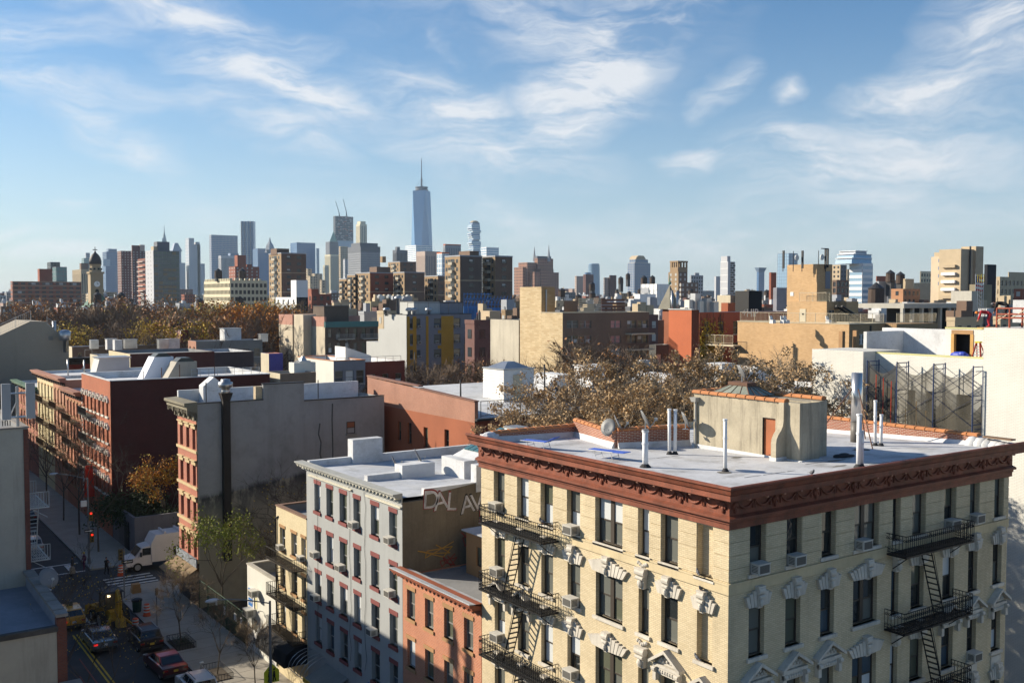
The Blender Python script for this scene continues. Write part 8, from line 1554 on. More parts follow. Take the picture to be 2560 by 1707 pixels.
tower('pale_low_tower','plain pale grey slab left of the slim white tower',1786,1787,1802,691,900,'plain',S_LGR,W_DK,12); t,q=tower('blue_crown_tower','small blue tower with flared crown',1892,1893,1911,680,2500,'glass',S_BLU,W_BL,20); part(t,'flared_crown',MB().hexa([(q[0],q[2],q[4]),(q[1],q[2],q[4]),(q[1],q[3],q[4]),(q[0],q[3],q[4]),(q[0]-4,q[2]-4,q[4]+11),(q[1]+4,q[2]-4,q[4]+11),(q[1]+4,q[3]+4,q[4]+11),(q[0]-4,q[3]+4,q[4]+11)]),S_BLU)
tower('sheer_blue_tower','sheer light blue glass tower left of the tan lift tower',1944,1972,1994,633,1200,'glass',S_BLU,W_LB,dims=(4,3.5,3.3,3.6)); tower('dark_red_block','dark red brick block below the sheer blue tower',1923,1924,1941,681,420,'plain',S_RED,W_DK,10); tower('lavender_block','grey-lavender block left of the tan lift tower',1933,1934,1968,719,330,'plain',mat('lavender_far',(.24,.24,.27),.9),W_DK,10)
tower('grey_grid_tower','grey gridded tower right of the tan lift tower',2081,2101,2117,662,700,'punch',S_TAN,W_DK,dims=(3.2,2.4,1.4,1.6),mF=S_DGR); tower('brown_loft','brown loft block with big windows below the grey gridded tower',2081,2082,2122,700,620,'grid',S_BRD,W_DK,20,dims=(4,4.2,3.0,2.8),cat='building'); tower('tan_slab','narrow tan slab beside the white balcony tower',2116,2117,2124,673,720,'plain',S_TAN,W_DK,10)
t,q=tower('white_balcony_tower','white banded apartment tower with slanted glass top',2124,2156,2182,658,500,'glass',S_WHT,W_LB,dims=(3.0,6.5,6.3,1.6)); cc=q[2]+2;
for p0,p1,y,e in((2131,2180,644,0),(2135,2180,634,2),(2140,2168,626,4)):x0,x1=PY(p0,y,cc+e).x,PY(p1,y,cc+e).x; z_=PY(p0,y,cc+e).z; part(t,'upper_glass',MB().hexa([(x0-.6,cc+e,z_-3),(x1,cc+e,z_-3),(x1,cc+e+10,z_-3),(x0-.6,cc+e+10,z_-3),(x0+.4,cc+e+.5,z_),(x1,cc+e+.5,z_),(x1,cc+e+10,z_),(x0+.4,cc+e+10,z_)]),W_LB if e<4 else S_LGR); part(t,'glass_edge',MB().box(x0-.5,cc+e-.1,z_-.35,x1+.1,cc+e+10,z_-.05),S_WHT)
for i,(a_,b_,c_,y,D,st,mm)in enumerate(((2190,2191,2218,703,420,'plain',S_GRY),(2218,2219,2262,700,470,'punch',S_DGR),(2228,2258,2300,722,380,'punch',mat('orange_far',(.42,.22,.12),.9)),(2258,2259,2285,697,420,'plain',S_TAN),(2285,2286,2330,707,500,'plain',S_TAN),(2300,2302,2329,678,700,'grid',S_CRM),(2172,2173,2207,745,300,'plain',S_RED),(2190,2192,2215,690,600,'plain',S_RED))):
 tower('roofscape_block',['grey plain block right of the white balcony tower','dark window block behind the water tanks','orange-brown brick block with dark flank','tan stair tower above the orange-brown block','pale ribbed blank block beside the beige apartment tower','cream ornate loft left of the beige apartment tower','red brick lift room with water tank','red brick roof block behind the grey one'][i],a_,b_,c_,y,D,st,mm,W_DK,12,cat='building')
t,q=tower('beige_apartment_tower','beige brick apartment tower with wide windows and white balconies',2328,2392,2410,640,380,'punch',mat('beige_far',(.56,.46,.33),.9,.06),W_BL,dims=(2.95,6.2,4.4,1.3),extra=((2350,2392,628,'plain',S_TAN),)); mb_=MATS['beige_far']; cc=q[2]-2
x0,x1=PY(2403,620,cc).x,PY(2459,620,cc).x; part(t,'lift_shaft',MB().box(x0,cc,0,x1,cc+9,PY(2420,623,cc).z),S_TAN); part(t,'stair_shaft',MB().box(PY(2440,620,cc-1).x,cc-1,0,PY(2459,620,cc-1).x,cc+5,PY(2445,616,cc-1).z),S_TAN); part(t,'flue',MB().tube((PY(2426,620,cc-.5).x,cc-.5,0),(PY(2426,620,cc-.5).x,cc-.5,PY(2426,616,cc).z),.35,.35,6),M_DARK)
for i in range(7):zz=q[4]-4.2-i*2.95; part(t,'balcony',MB().box(q[0]-1.6,q[2]-.2,zz-.2,q[0]+.2,q[2]+5.5,zz+.9),S_WHT if i in(1,2,3)else S_TAN)
tower('netted_block','black netted block right of the beige tower',2461,2462,2491,661,330,'plain',mat('black_net_far',(.02,.022,.028),.9),W_DK,9,cat='building'); tower('olive_brick_block','olive brick roof block left of the black net',2424,2425,2480,711,250,'plain',mat('olive_brick',(.26,.22,.15),.9,.1),W_DK,8,cat='building')
tower('tan_loft_right','long tan loft building at the right edge',2491,2500,2640,692,500,'grid',S_TAN,W_DK,dims=(4.3,3.8,2.4,2.4),cat='building'); tower('tan_loft_right','set-back roof storey of the tan loft at right edge',2520,2522,2600,680,560,'plain',S_TAN,W_DK,14,cat='building'); tower('red_low_right','red brick roof storey below the tan loft at right',2535,2536,2620,722,330,'punch',S_RED,W_WH,10,cat='building')
a,b,c,d,z=corner(2258,2260,2445,759,190); t=thing('concrete_frame_building','raw concrete frame storey with open bays at right','building',(a,c,0)); part(t,'roof_slab',MB().box(a,c,z-.9,b,c+14,z),mat('raw_concrete',(.42,.40,.35),.9,.12,.2)); part(t,'floor_slab',MB().box(a,c,8,b,c+14,z-8.2),MATS['raw_concrete']);
for i in range(9):x=a+(b-a-.6)*i/8; part(t,'column',MB().box(x,c+.2,z-8.2,x+.6,c+.8,z-.9),MATS['raw_concrete'])
part(t,'dark_interior',MB().box(a+.5,c+4,z-8.2,b-.5,c+4.1,z-.9),M_BLACK); part(t,'blue_wrap',MB().box(PY(2395,780,c).x,c-.1,z-8,PY(2418,780,c).x,c-.02,z-4),mat('blue_wrap',(.16,.17,.5),.7)); part(t,'stair_core',MB().box(PY(2423,760,c).x,c-.5,z-8,PY(2440,760,c).x,c+4,z+2.5),MATS['raw_concrete'])
t=thing('hoist_tower','steel lattice hoist with yellow cage and small flag at right','hoist',PD(2452,800,200)); p=PD(2452,800,200); WLOC[t]=p.copy(); m=MB(); zt_=PD(2452,700,200).z
for dx in(0,.8):
 for dy in(0,.8):m.tube((p.x+dx,p.y+dy,p.z-6),(p.x+dx,p.y+dy,zt_),.05,.05,4)
k=0; zz=p.z-6
while zz<zt_-0.8:m.tube((p.x,p.y,zz),(p.x+0.8,p.y,zz+0.8),.035,.035,4); m.tube((p.x,p.y,zz+0.8),(p.x+0.8,p.y,zz+0.8),.035,.035,4); m.tube((p.x,p.y,zz),(p.x,p.y+0.8,zz+0.8),.035,.035,4); zz+=0.8
part(t,'lattice',m,M_GALV); c1,z1=.8,PD(2452,686,200).z; cg=MB(); [cg.tube((p.x+u,p.y+v,zt_-.4),(p.x+u,p.y+v,z1),.06,.06,4)for u in(0,c1)for v in(0,c1)]; [cg.tube((p.x,p.y,q_),(p.x+c1,p.y,q_),.06,.06,4)for q_ in(zt_-.4,(zt_+z1)/2,z1)]; part(t,'cage',cg,mat('safety_yellow',(.6,.48,.02),.5))
fp=PD(2440,690,205); t=thing('flag','small striped flag flying near the hoist','flag',tuple(fp)); m=MB(); m.cur=0
for i in range(7):m.cur=i%2; m.quad((fp.x,fp.y,fp.z-3+i*.42),(fp.x+3.2,fp.y+.3,fp.z-3.2+i*.42),(fp.x+3.2,fp.y+.3,fp.z-2.78+i*.42),(fp.x,fp.y,fp.z-2.58+i*.42))
part(t,'cloth',m,[mat('flag_red',(.45,.03,.03),.8),M_WHITE]); part(t,'canton',MB().quad((fp.x-.01,fp.y-.05,fp.z-1.4),(fp.x+1.3,fp.y+.05,fp.z-1.5),(fp.x+1.3,fp.y+.05,fp.z-.1),(fp.x-.01,fp.y-.05,fp.z-.05)),mat('flag_blue',(.03,.04,.2),.8)); part(t,'pole',MB().tube((fp.x-.1,fp.y,fp.z-8),(fp.x-.1,fp.y,fp.z+.4),.08,.08,5),M_GALV)
t=thing('domed_church','tan brick church tower with dark dome, cross and clock','church',PD(239,780,520)); WLOC[t]=Vector(PD(239,780,520)); WLOC[t].z=0; t.location=WLOC[t]; a,b,c,d,z=corner(219,226,258,684,520); d=c+(b-a); CT=mat('church_tan',(.36,.28,.18),.9,.1,.15,.4); part(t,'tower',MB().box(a,c,0,b,d,z),CT); part(t,'tower_cornice',MB().box(a-.5,c-.5,z,b+.5,d+.5,z+1.0),CT); cx,cy=(a+b)/2,(c+d)/2; r0=(b-a)/2; z2=PD(239,660,520).z; z3=PD(239,630,520).z
part(t,'belfry',MB().lathe((cx,cy,z+1),[(r0*.98,0),(r0*.92,1.5),(r0*.86,z2-z-2),(r0*1.0,z2-z-1)],8),CT); m=MB()
for i in range(8):th=2*math.pi*(i+.5)/8; m.box(cx+r0*.86*math.cos(th)-.5,cy+r0*.86*math.sin(th)-.5,z+2,cx+r0*.86*math.cos(th)+.5,cy+r0*.86*math.sin(th)+.5,z2-2)
part(t,'belfry_openings',m,M_BLACK); dm=part(t,'dome',MB().lathe((cx,cy,z2),[(r0*.98,0),(r0*.98,(z3-z2)*.28),(r0*.85,(z3-z2)*.55),(r0*.55,(z3-z2)*.8),(r0*.2,(z3-z2)*.96),(.3,(z3-z2)*1.1)],16),mat('dome_dark',(.045,.04,.045),.6,.2),True); zc=PD(238,616,520).z; part(dm,'cross',MB().box(cx-.15,cy-.15,z3,cx+.15,cy+.15,zc).box(cx-1.2,cy-.15,zc-1.8,cx+1.2,cy+.15,zc-1.4),M_DARK)
FQ=Face('F',c); cz=PD(241,710,520).z; clk=part(t,'clock_face',MB().tube((cx,c-.25,cz),(cx,c-.05,cz),1.5,1.5,20),S_WHT); part(clk,'clock_hands',MB().box(cx-.08,c-.32,cz,cx+.08,c-.27,cz+1.2).box(cx,c-.32,cz-.08,cx+.85,c-.27,cz+.08),M_BLACK); part(t,'arched_window',MB().box(cx-.9,c-.1,cz-7,cx+.9,c-.02,cz-3.5).tube((cx,c-.1,cz-3.5),(cx,c-.02,cz-3.5),.9,.9,12),M_BLACK)
p=PD(258,752,530); t2=thing('green_church_roof','green copper gabled roof at the foot of the domed church','roof',(p.x,p.y,0)); g0,g1=PD(222,757,515),PD(292,757,515); zr_=PD(262,737,520).z; m=MB(); m.prism([(g0.x,g0.y,g0.z-3),(g1.x,g0.y,g0.z-3),((g0.x*.45+g1.x*.55),g0.y,zr_)],(0,22,0)); part(t2,'roof',m,mat('copper_roof',(.07,.14,.11),.8,.1)); part(t2,'gable_wall',MB().box(g0.x+.5,g0.y+.5,0,g1.x-.5,g0.y+21,g0.z-3),S_BRD)
t,q=tower('ornate_yellow_loft','yellow ornate low loft with dark bays and roof clutter',912,927,1060,754,330,'grid',mat('yellow_loft',(.42,.36,.22),.9,.08),W_DK,dims=(4.5,4.0,2.0,3.0),cat='building');
for i in range(9):x=q[0]+3+i*(q[1]-q[0]-6)/8; solo('roof_unit','grey roof unit, %s along the yellow ornate loft'%ORD[i],'roof unit',MB().box(x,q[2]+3,q[4]-.1,x+1.4+.5*(i%3),q[2]+5,q[4]+1.2+.8*(i%2)).box(x+.2,q[2]+3.2,q[4],x+.9,q[2]+4.5,q[4]+2.4),M_GALV if i%2 else S_TAN,group='roof units on the yellow loft')
t,q=tower('white_black_house','white stepped house with black flank among the park trees',689,741,770,743,380,'punch',S_WHT,W_DK,dims=(3.2,4.5,1.1,1.9),cat='building',mF=mat('black_flank',(.03,.03,.035),.9)); part(t,'upper_step',MB().box(q[0],q[2],q[4]-.1,q[1],q[2]+(q[3]-q[2])*.25,q[4]+6.5),S_WHT); tower('red_brick_low','low dark red brick house right of the white stepped one',762,763,828,735,395,'punch',S_RED,W_DK,14,cat='building',extra=((763,797,722,'plain',S_RED),))
t=thing('blue_netted_scaffold','blue netted scaffolding on low roofs under the housing wing','scaffold',PD(1210,757,300)); WLOC[t]=PD(1210,757,300); m=MB(); a,b,c,d,z=corner(1159,1160,1270,745,300); nb=mat('net_blue',(.06,.20,.48),.7,.25,0,1)
for i in range(14):x=a+(b-a)*i/13; m.tube((x,c,z-8),(x,c,z+(1.6 if i<8 else-.6)),.12,.12,4); m.tube((x,c,z-2),(x+1.2,c,z+.6),.1,.1,4)
for zz in(z-2,z-.2,z+1.2):m.tube((a,c,zz),(a+(b-a)*(.62 if zz>z else 1),c,zz),.1,.1,4)
part(t,'tubes',m,nb); part(t,'netting',MB().box(a,c+.3,z-9,a+(b-a)*.48,c+.4,z-2.4),nb); part(t,'rear_netting',MB().box(a+(b-a)*.5,c+2,z-7,b,c+2.1,z-3),nb); part(t,'dark_hall',MB().box(a,c+3,0,b,c+14,z-1.2),S_BRD)
# ------------------------------------------------------------------ ordinary low blocks that fill the distance
RF=random.Random(77); FMAT=[S_RED,S_BRN,S_BRD,S_TAN,mat('mid_grey_far',(.27,.27,.275),.9,.08),S_GRY,S_MAR,mat('buff_far',(.40,.335,.235),.9,.08),S_DGR,mat('rose_far',(.34,.24,.20),.9,.08)]; FNM=['red brick','brown brick','dark brown brick','tan brick','grey','pale grey','maroon brick','buff','dark grey','rose stone']
def near_clear(px_,D):
 return not((95<px_<760 and 225<D<330))
FILL={}; TANKS=[]; BELT={165:'nearest roofscape band',225:'near roofscape band',310:'middle roofscape band',430:'housing roofscape band',620:'far roofscape band',870:'farther roofscape band',1300:'farthest roofscape band'}
for D0,D1,st,y0,y1 in((165,215,74,790,812),(225,300,58,776,798),(310,420,46,762,782),(430,600,40,752,770),(620,850,34,742,758),(870,1250,34,732,750),(1300,2000,40,722,742)):
 px_=-20+RF.random()*30
 while px_<2590:
  D=RF.uniform(D0,D1); w_=st*RF.uniform(.5,1.15); yt=RF.uniform(y0,y1)+(16 if px_<830 else 0)*(D<900); bad=(D<230 and(px_<1180 or 1290<px_<2330))or(D<425 and px_<790)or(D<330 and 1290<px_<1395)
  if not bad:
   i=RF.randrange(len(FMAT)); far=D>600; xl_=px_-w_*.3
   zlab='distant' if far else 'low'; lab='rooftop block'
   a,b,c,d,z=corner(xl_,px_,px_+w_,yt,D); t=thing('rooftop_block',lab,'building',(a,c,0),'roofscape blocks of %s'%FNM[i]); FILL.setdefault((FNM[i],D0),[]).append((px_,t)); skin(t,a,b,c,d,0,z,'punch',FMAT[i],W_DK if RF.random()<.75 else W_WH,*(3.1,RF.uniform(2.4,3.4),1.2,1.6)); 0
   rm=MB(); rm.quad((a+.3,c+.3,z+.02),(b-.3,c+.3,z+.02),(b-.3,d-.3,z+.02),(a+.3,d-.3,z+.02)); part(t,'roof',rm,RF.choice([M_ROOFS,M_ROOFW,M_ROOFG]))
   m=MB(); k=RF.randint(1,4)
   for _ in range(k):
    x,y=RF.uniform(a,max(a+.5,b-3)),RF.uniform(c,max(c+.5,d-3)); h=RF.uniform(1.2,3.8); ww=RF.uniform(1,3.6); m.box(x,y,z-.2,x+ww,y+RF.uniform(1,3),z+h)
   part(t,'roof_huts',m,RF.choice([M_ROOFW,S_TAN,S_GRY,S_BRD,M_ROOFW]),kind='stuff')
   m=MB()
   for _ in range(RF.randint(2,7)):x,y=RF.uniform(a,b),RF.uniform(c,d); m.tube((x,y,z-.2),(x,y,z+RF.uniform(.8,2.4)),.12+D*1e-4,.12+D*1e-4,5)
   part(t,'roof_pipes',m,M_GALV if RF.random()<.5 else M_DARK,kind='stuff'); part(t,'parapet',MB().box(a-.1,c-.1,z+.004,a+.35,d,z+.7).box(a+.35,c-.1,z+.004,b,c+.35,z+.7),FMAT[i])
   if RF.random()<.12 and D>430:
    x,y=(a+b)/2,(c+d)/2; q=thing('water_tank','wooden water tank','water tank',(x,y,z),'distant water tanks'); TANKS.append((px_,q)); part(q,'tank',MB().lathe((x,y,z+2.6),[(1.8,0),(1.7,3.4)],10),mat('tank_wood',(.07,.05,.04),.9,.2)); part(q,'roof',MB().lathe((x,y,z+6),[(1.95,0),(.1,1.3)],10),M_DARK); part(q,'stand',MB().tube((x-1.3,y-1.3,z),(x-1.3,y-1.3,z+2.6),.12,.12,4).tube((x+1.3,y-1.3,z),(x+1.3,y-1.3,z+2.6),.12,.12,4).tube((x-1.3,y+1.3,z),(x-1.3,y+1.3,z+2.6),.12,.12,4).tube((x+1.3,y+1.3,z),(x+1.3,y+1.3,z+2.6),.12,.12,4).box(x-1.9,y-1.9,z+2.4,x+1.9,y+1.9,z+2.6),M_DARK)
  px_+=w_*RF.uniform(.9,1.4)
def nth(n):
 o=ORD+['thirteenth','fourteenth','fifteenth','sixteenth','seventeenth','eighteenth','nineteenth']
 tens=['','','twenty','thirty','forty','fifty','sixty','seventy']
 if n<19:return o[n]
 k=n+1; return(tens[k//10][:-1]+'ieth')if k%10==0 else tens[k//10]+'-'+o[k%10-1]
for(nm_,d0),l in FILL.items():
 for k,(_,t)in enumerate(sorted(l,key=lambda e:e[0])):t['label']='%s rooftop block, %s, %s of its colour from left'%(nm_,BELT[d0],nth(k))
for k,(_,t)in enumerate(sorted(TANKS,key=lambda e:e[0])):t['label']='wooden water tank on low roofs, %s from the left of the distant tanks'%nth(k)
for i,(px_,py_,D)in enumerate(((2226,690,420),(2251,694,430),(2190,738,300),(1552,700,700),(1570,690,800),(1610,700,560),(1480,715,600),(1631,698,650))):
 p=PD(px_,py_,D); x,y,z=p.x,p.y,p.z-2.5; t=thing('water_tank',['left of two tanks right of the white balcony tower','right of two tanks beside the orange-brown block','fat wooden tank on the red lift room','tank on the low yellow roofs left of the domed glass tower','tank above the roofs before the domed glass tower','tank beside the white windowless block','tank above the orange roofs right of the telephone tower','stilted tank silhouetted left of the bell tower'][i]+', conical roof','water tank',(x,y,z),'rooftop water tanks'); s=1.0 if i!=2 else 1.25
 part(t,'tank',MB().lathe((x,y,z),[(1.9*s,0),(1.8*s,3.6*s)],12),mat('tank_wood',(.07,.05,.04),.9,.2)); part(t,'roof',MB().lathe((x,y,z+3.6*s),[(2.05*s,0),(.1,1.5*s)],12),M_DARK); part(t,'stand',MB().box(x-1.2*s,y-1.2*s,z-6,x+1.2*s,y+1.2*s,z),M_DARK)
# ------------------------------------------------------------------ trees
M_BARK=mat('bark',(.10,.08,.06),.95,.25,0,4); M_BARKP=mat('pale_bark',(.20,.165,.125),.9,.2,0,4); M_TWIG=mat('bare_twigs',(.135,.098,.072),.95,.3,0,.6)
L_TAN=leafmat('dry_brown_leaf',(.34,.225,.115),(.46,.32,.175)); L_ORG=leafmat('orange_leaf',(.42,.14,.015),(.52,.24,.03)); L_YEL=leafmat('yellow_leaf',(.42,.28,.03),(.50,.36,.06)); L_GRN=leafmat('yellow_green_leaf',(.15,.19,.03),(.26,.26,.05)); L_DKG=leafmat('dark_green_leaf',(.035,.05,.02),(.06,.075,.03)); L_RUS=leafmat('rusty_leaf',(.22,.10,.04),(.30,.15,.06))
def grow(seed,H,spread,trunk=.3,depth=4,fork=.32,up=.55,limbs=5,gnarl=.25,ll=.36):
 """returns limb mesh builder and list of (tip, direction); tree stands at the origin"""
 r=random.Random(seed); m=MB(); tips=[]
 def branch(p,d,ln,rad,lv):
  n=3 if lv else 4; q=p
  for i in range(n):
   d2=(d+Vector((r.uniform(-1,1),r.uniform(-1,1),r.uniform(-.4,.6)))*gnarl).normalized(); e=q+d2*(ln/n); r0=rad*(1-.45*i/n); r1=rad*(1-.45*(i+1)/n); m.tube(q,e,r0,r1,6 if lv<2 else(4 if lv<3 else 3),False); q,d=e,d2
   if lv<depth and i>=1 and r.random()<.75:kid(q,d,ln,rad*.5,lv)
  if lv>=depth:tips.append((q.copy(),d.copy()))
  else:
   for _ in range(2):kid(q,d,ln,rad*.55,lv)
 def kid(q,d,ln,rad,lv):
  s=d.orthogonal().normalized(); s.rotate(Matrix.Rotation(r.uniform(0,6.28),3,d)); nd=(d*r.uniform(.55,.9)+s*r.uniform(.5,.95)+Vector((0,0,up*.35))).normalized(); branch(q,nd,ln*r.uniform(.58,.74),max(rad,.012),lv+1)
 tp=Vector((r.uniform(-.2,.2),r.uniform(-.2,.2),H*fork)); m.tube((0,0,-.2),tp,trunk,trunk*.75,8,False)
 for k in range(limbs):
  a=2*math.pi*(k+r.uniform(-.3,.3))/limbs; d=Vector((math.cos(a)*spread,math.sin(a)*spread,r.uniform(.7,1.2))).normalized(); branch(tp-Vector((0,0,r.uniform(0,H*.06))),d,H*ll*r.uniform(.8,1.15),trunk*.55,1)
 branch(tp,Vector((0,0,1)),H*ll*.94,trunk*.6,1)
 return m,tips
def twigs(tips,seed,n=10,ln=.8,w=.02):
 r=random.Random(seed); m=MB()
 for p,d in tips:
  for _ in range(n):
   v=(d+Vector((r.uniform(-1,1),r.uniform(-1,1),r.uniform(-.5,1)))*.9).normalized()*ln*r.uniform(.5,1.2); s=v.orthogonal().normalized()*w; b=p-d*r.uniform(0,ln); m.tri(b-s,b+s,b+v); e=b+v*.5; v2=(v+Vector((r.uniform(-1,1),r.uniform(-1,1),r.uniform(-1,1)))*ln*.7)*.5; m.tri(e-s*.7,e+s*.7,e+v2)
 return m
def leaves(tips,seed,n=24,spread=.5,size=.12,droop=.0,keep=1.0,back=.8):
 r=random.Random(seed); m=MB()
 for p,d in tips:
  if r.random()>keep:continue
  c=p-d*r.uniform(0,back)
  for _ in range(n):
   q=c+Vector((r.gauss(0,1),r.gauss(0,1),r.gauss(0,.8)-droop))*spread; u=Vector((r.uniform(-1,1),r.uniform(-1,1),r.uniform(-1.2,.4))).normalized()*size*r.uniform(.6,1.4); s=u.cross(Vector((r.uniform(-1,1),r.uniform(-1,1),r.uniform(-1,1)))).normalized()*size*r.uniform(.3,.55); m.tri(q,q+u*.6+s,q+u); m.tri(q,q+u,q+u*.6-s)
 return m
def tree(name,label,loc,limb_me,crowns,rz=0,sc=1.0,group=None):
 t=thing(name,label,'tree',loc,group); t.rotation_euler=(0,0,rz); t.scale=sc if isinstance(sc,tuple)else(sc,)*3
 for n,me in[('trunk',limb_me)]+[('crown',c)for c in crowns]:
  o=bpy.data.objects.new(n,me); o.parent=t; COL.objects.link(o)
 return t
PK=[]
for s in range(5):
 m,tips=grow(100+s,17,.75+.1*s,.34,4,.22,.5,5); tw=twigs(tips,s,9,1.5,.035); PK.append((m.mesh('trunk',M_BARK),tw.mesh('crown',M_TWIG),tips,sorted(t_[0].z for t_ in tips)[int(len(tips)*.93)]))
lf=[leaves(PK[i][2],50+i,16,.8,.42).mesh('crown',mt_)for i,mt_ in((0,L_ORG),(1,L_RUS),(2,L_YEL),(3,L_ORG))]
rp=random.Random(12); k=0; PT=[]
for row,(D,y,step,x0,x1)in enumerate(((330,782,46,60,850),(300,786,46,-30,860),(272,793,48,90,720),(248,806,52,110,700),(228,826,60,130,690))):
 x=x0
 while x<x1:
  i=rp.randrange(5); p=PD(x+rp.uniform(-12,12),y,D+rp.uniform(-12,12)); top=p.z+rp.uniform(-2.5,1.0); sc=top/PK[i][3]; k+=1; col=rp.random()
  extra=[lf[1]]if col<.10 else([lf[2]]if col<.16 else[])
  tt=tree('bare_park_tree','park tree',(p.x,p.y,0),PK[i][0],[PK[i][1]]+extra,rp.uniform(0,6.28),(sc*rp.uniform(.9,1.15),sc*rp.uniform(.9,1.15),sc),'park trees'); PT.append((row,x,'bare brown' if not extra else('rust-leaved' if col<.10 else 'yellow-leaved'),tt)); x+=step*rp.uniform(.75,1.25)
for row in range(5):
 for k,(_,x,nm_,t)in enumerate(sorted([e for e in PT if e[0]==row],key=lambda e:e[1])):t['label']='%s park tree, %s from the left in the %s row of the belt'%(nm_,nth(k),['hindmost','second hindmost','middle','second nearest','nearest'][row])
for i,(px_,py_,D,sc)in enumerate(((625,780,262,1.22),(600,790,250,1.05),(655,785,255,1.1),(60,776,330,1.2))):p=PD(px_,py_,D); tree('orange_park_tree',['tall bright orange tree at the park edge','orange tree left of the tallest orange one','orange tree right of the tallest orange one','yellow-orange tree at the far left behind the gabled house'][i],(p.x,p.y,0),PK[(0,3)[i%2]][0],[PK[(0,3)[i%2]][1],lf[(0,3)[i%2]]],i*1.3,p.z/PK[(0,3)[i%2]][3])
m,tips=grow(300,12,.8,.2,4,.2,.5,5); SM=(m.mesh('trunk',M_BARK),twigs(tips,3,9,1.0,.022).mesh('crown',M_TWIG),leaves(tips,4,5,.5,.2,keep=.5).mesh('crown',L_RUS))
for i,(px_,py_,D,lf_)in enumerate(((1045,862,165,0),(1085,872,160,0),(1120,866,168,1),(1175,880,158,0),(1225,862,150,1),(1262,862,142,1),(1295,868,138,1),(1330,868,146,1),(800,905,150,0),(850,915,132,0),(1005,905,150,0),(960,915,140,0),(1500,785,118,1),(1465,800,122,0),(1535,795,120,1),(640,880,190,0),(1640,815,160,1),(1400,905,120,0))):
 p=PD(px_,py_,D); tree('yard_tree','thin %s yard tree %s'%('rusty' if lf_ else 'bare',['before the ochre wall','at the foot of the ochre panels','before the ochre wing','right of the ochre wing','before the concrete tenement','right below the concrete tenement','at the shaded buff wall','left under the brown flats','before the grey-blue low house','behind the corner building roof','before the maroon low house','behind the rust parapet','standing tall before the brown flats balconies','left before the brown flats windows','right before the brown flats balconies','left of the tan house','behind the small grey house','over the white roofs'][i]),(p.x,p.y,0),SM[0],[SM[1]]+([SM[2]]if lf_ else[]),i*.9,p.z/13.2)
for i,(sd,px_,py_,D,sp,dn)in enumerate(((401,1430,905,78,1.1,1.0),(402,1500,862,74,1.1,1.0),(403,1625,905,72,1.2,1.0),(404,1735,862,74,1.1,1.1),(405,1890,836,76,1.1,.75),(409,1815,866,72,1.1,1.0),(406,1560,930,66,1.1,1.0),(407,1690,930,64,1.1,1.0))):
 p=PD(px_,py_,D); H=p.z; m,tips=grow(sd,H*.86,sp,.30,5,.58,.5,6,.2,.185); lv=leaves(tips,sd,34,.17,.16,.5,.31*dn+.05,.35)
 zmax=max(t_[0].z for t_ in tips); sc=H/(zmax+.4)
 tree('brown_leaved_tree',['brown-leaved tree leftmost behind the yellow tenement roof','tall brown-leaved tree left of the stair bulkhead','dense brown-leaved tree just left of the bulkhead','open brown-leaved tree behind the bulkhead dish','sparse reaching tree before the tan brick wall','brown-leaved tree right of the dish before the tan wall','low brown-leaved tree behind the brick parapet','brown-leaved tree close behind the twin vent pipes'][i],(p.x,p.y,0),m.mesh('trunk',M_BARKP),[lv.mesh('crown',L_TAN),twigs(tips,sd,4,.6,.012).mesh('crown',M_BARKP)],0,sc)
q=IV; m=MB(); r=random.Random(6)
for i in range(5200):
 s=r.triangular(PY(1740,850,q[2]).x,PY(1812,850,q[2]).x,PY(1760,850,q[2]).x); zz=r.triangular(8,q[4]-.5,14); c_=Vector((s,q[2]-r.uniform(.05,.5),zz)); u=Vector((r.uniform(-1,1),-.3,r.uniform(-1,.3))).normalized()*.28; v=Vector((r.uniform(-1,1),r.uniform(-.5,.2),r.uniform(-1,1))).normalized()*.15; m.tri(c_,c_+u+v,c_+u-v)
t=thing('wall_ivy','yellowing ivy climbing the red house wall','ivy',(q[0],q[2],0)); part(t,'leaves',m,L_YEL,kind='stuff'); m=MB()
for i in range(30):s=r.uniform(PY(1745,850,q[2]).x,PY(1805,850,q[2]).x); m.path([(s+r.uniform(-.4,.4),q[2]-.1,z_)for z_ in(6,10,14,18,22,q[4]-r.uniform(0,3))],.03,4)
part(t,'stems',m,M_BARK)
m,tips=grow(501,10.5,.42,.16,4,.25,.8,5,.2,.32); p=PD(372,1150,118); tree('orange_garden_tree','orange and gold autumn tree in the corner garden',(31.6,113.5,0),m.mesh('trunk',M_BARK),[leaves(tips,5,13,.35,.22,keep=.8).mesh('crown',L_ORG),leaves(tips,6,9,.4,.2,keep=.5).mesh('crown',L_YEL),twigs(tips,7,4,.8,.012).mesh('crown',M_TWIG)],.6,.95)
m,tips=grow(502,5.5,.9,.1,4,.1,.3,6); DK=(m.mesh('trunk',M_BARK),leaves(tips,8,26,.42,.2).mesh('crown',L_DKG)); tree('garden_bush','dark green bush against the red tenement side wall',(28.9,116.5,0),DK[0],[DK[1]],0,1.25); tree('garden_bush','dark green bush low behind the garden wall',(30.5,111.5,0),DK[0],[DK[1]],2,.9); tree('garden_bush','green bush right of the orange garden tree',(36,113,0),DK[0],[DK[1],leaves(tips,9,6,.5,.2).mesh('crown',L_YEL)],1,1.0); tree('garden_bush','dark bush over the garden wall near the truck',(33.5,110.6,0),DK[0],[DK[1]],4,.85)
m,tips=grow(511,8.6,.7,.12,4,.35,.6,4); tree('green_pavement_tree','small tree with yellow-green leaves by the bare side wall',(27.9,83.2,0),m.mesh('trunk',M_BARK),[leaves(tips,3,15,.34,.20,keep=.95).mesh('crown',L_GRN),twigs(tips,4,3,.5,.01).mesh('crown',M_TWIG)],0,(.8,.8,1.0))
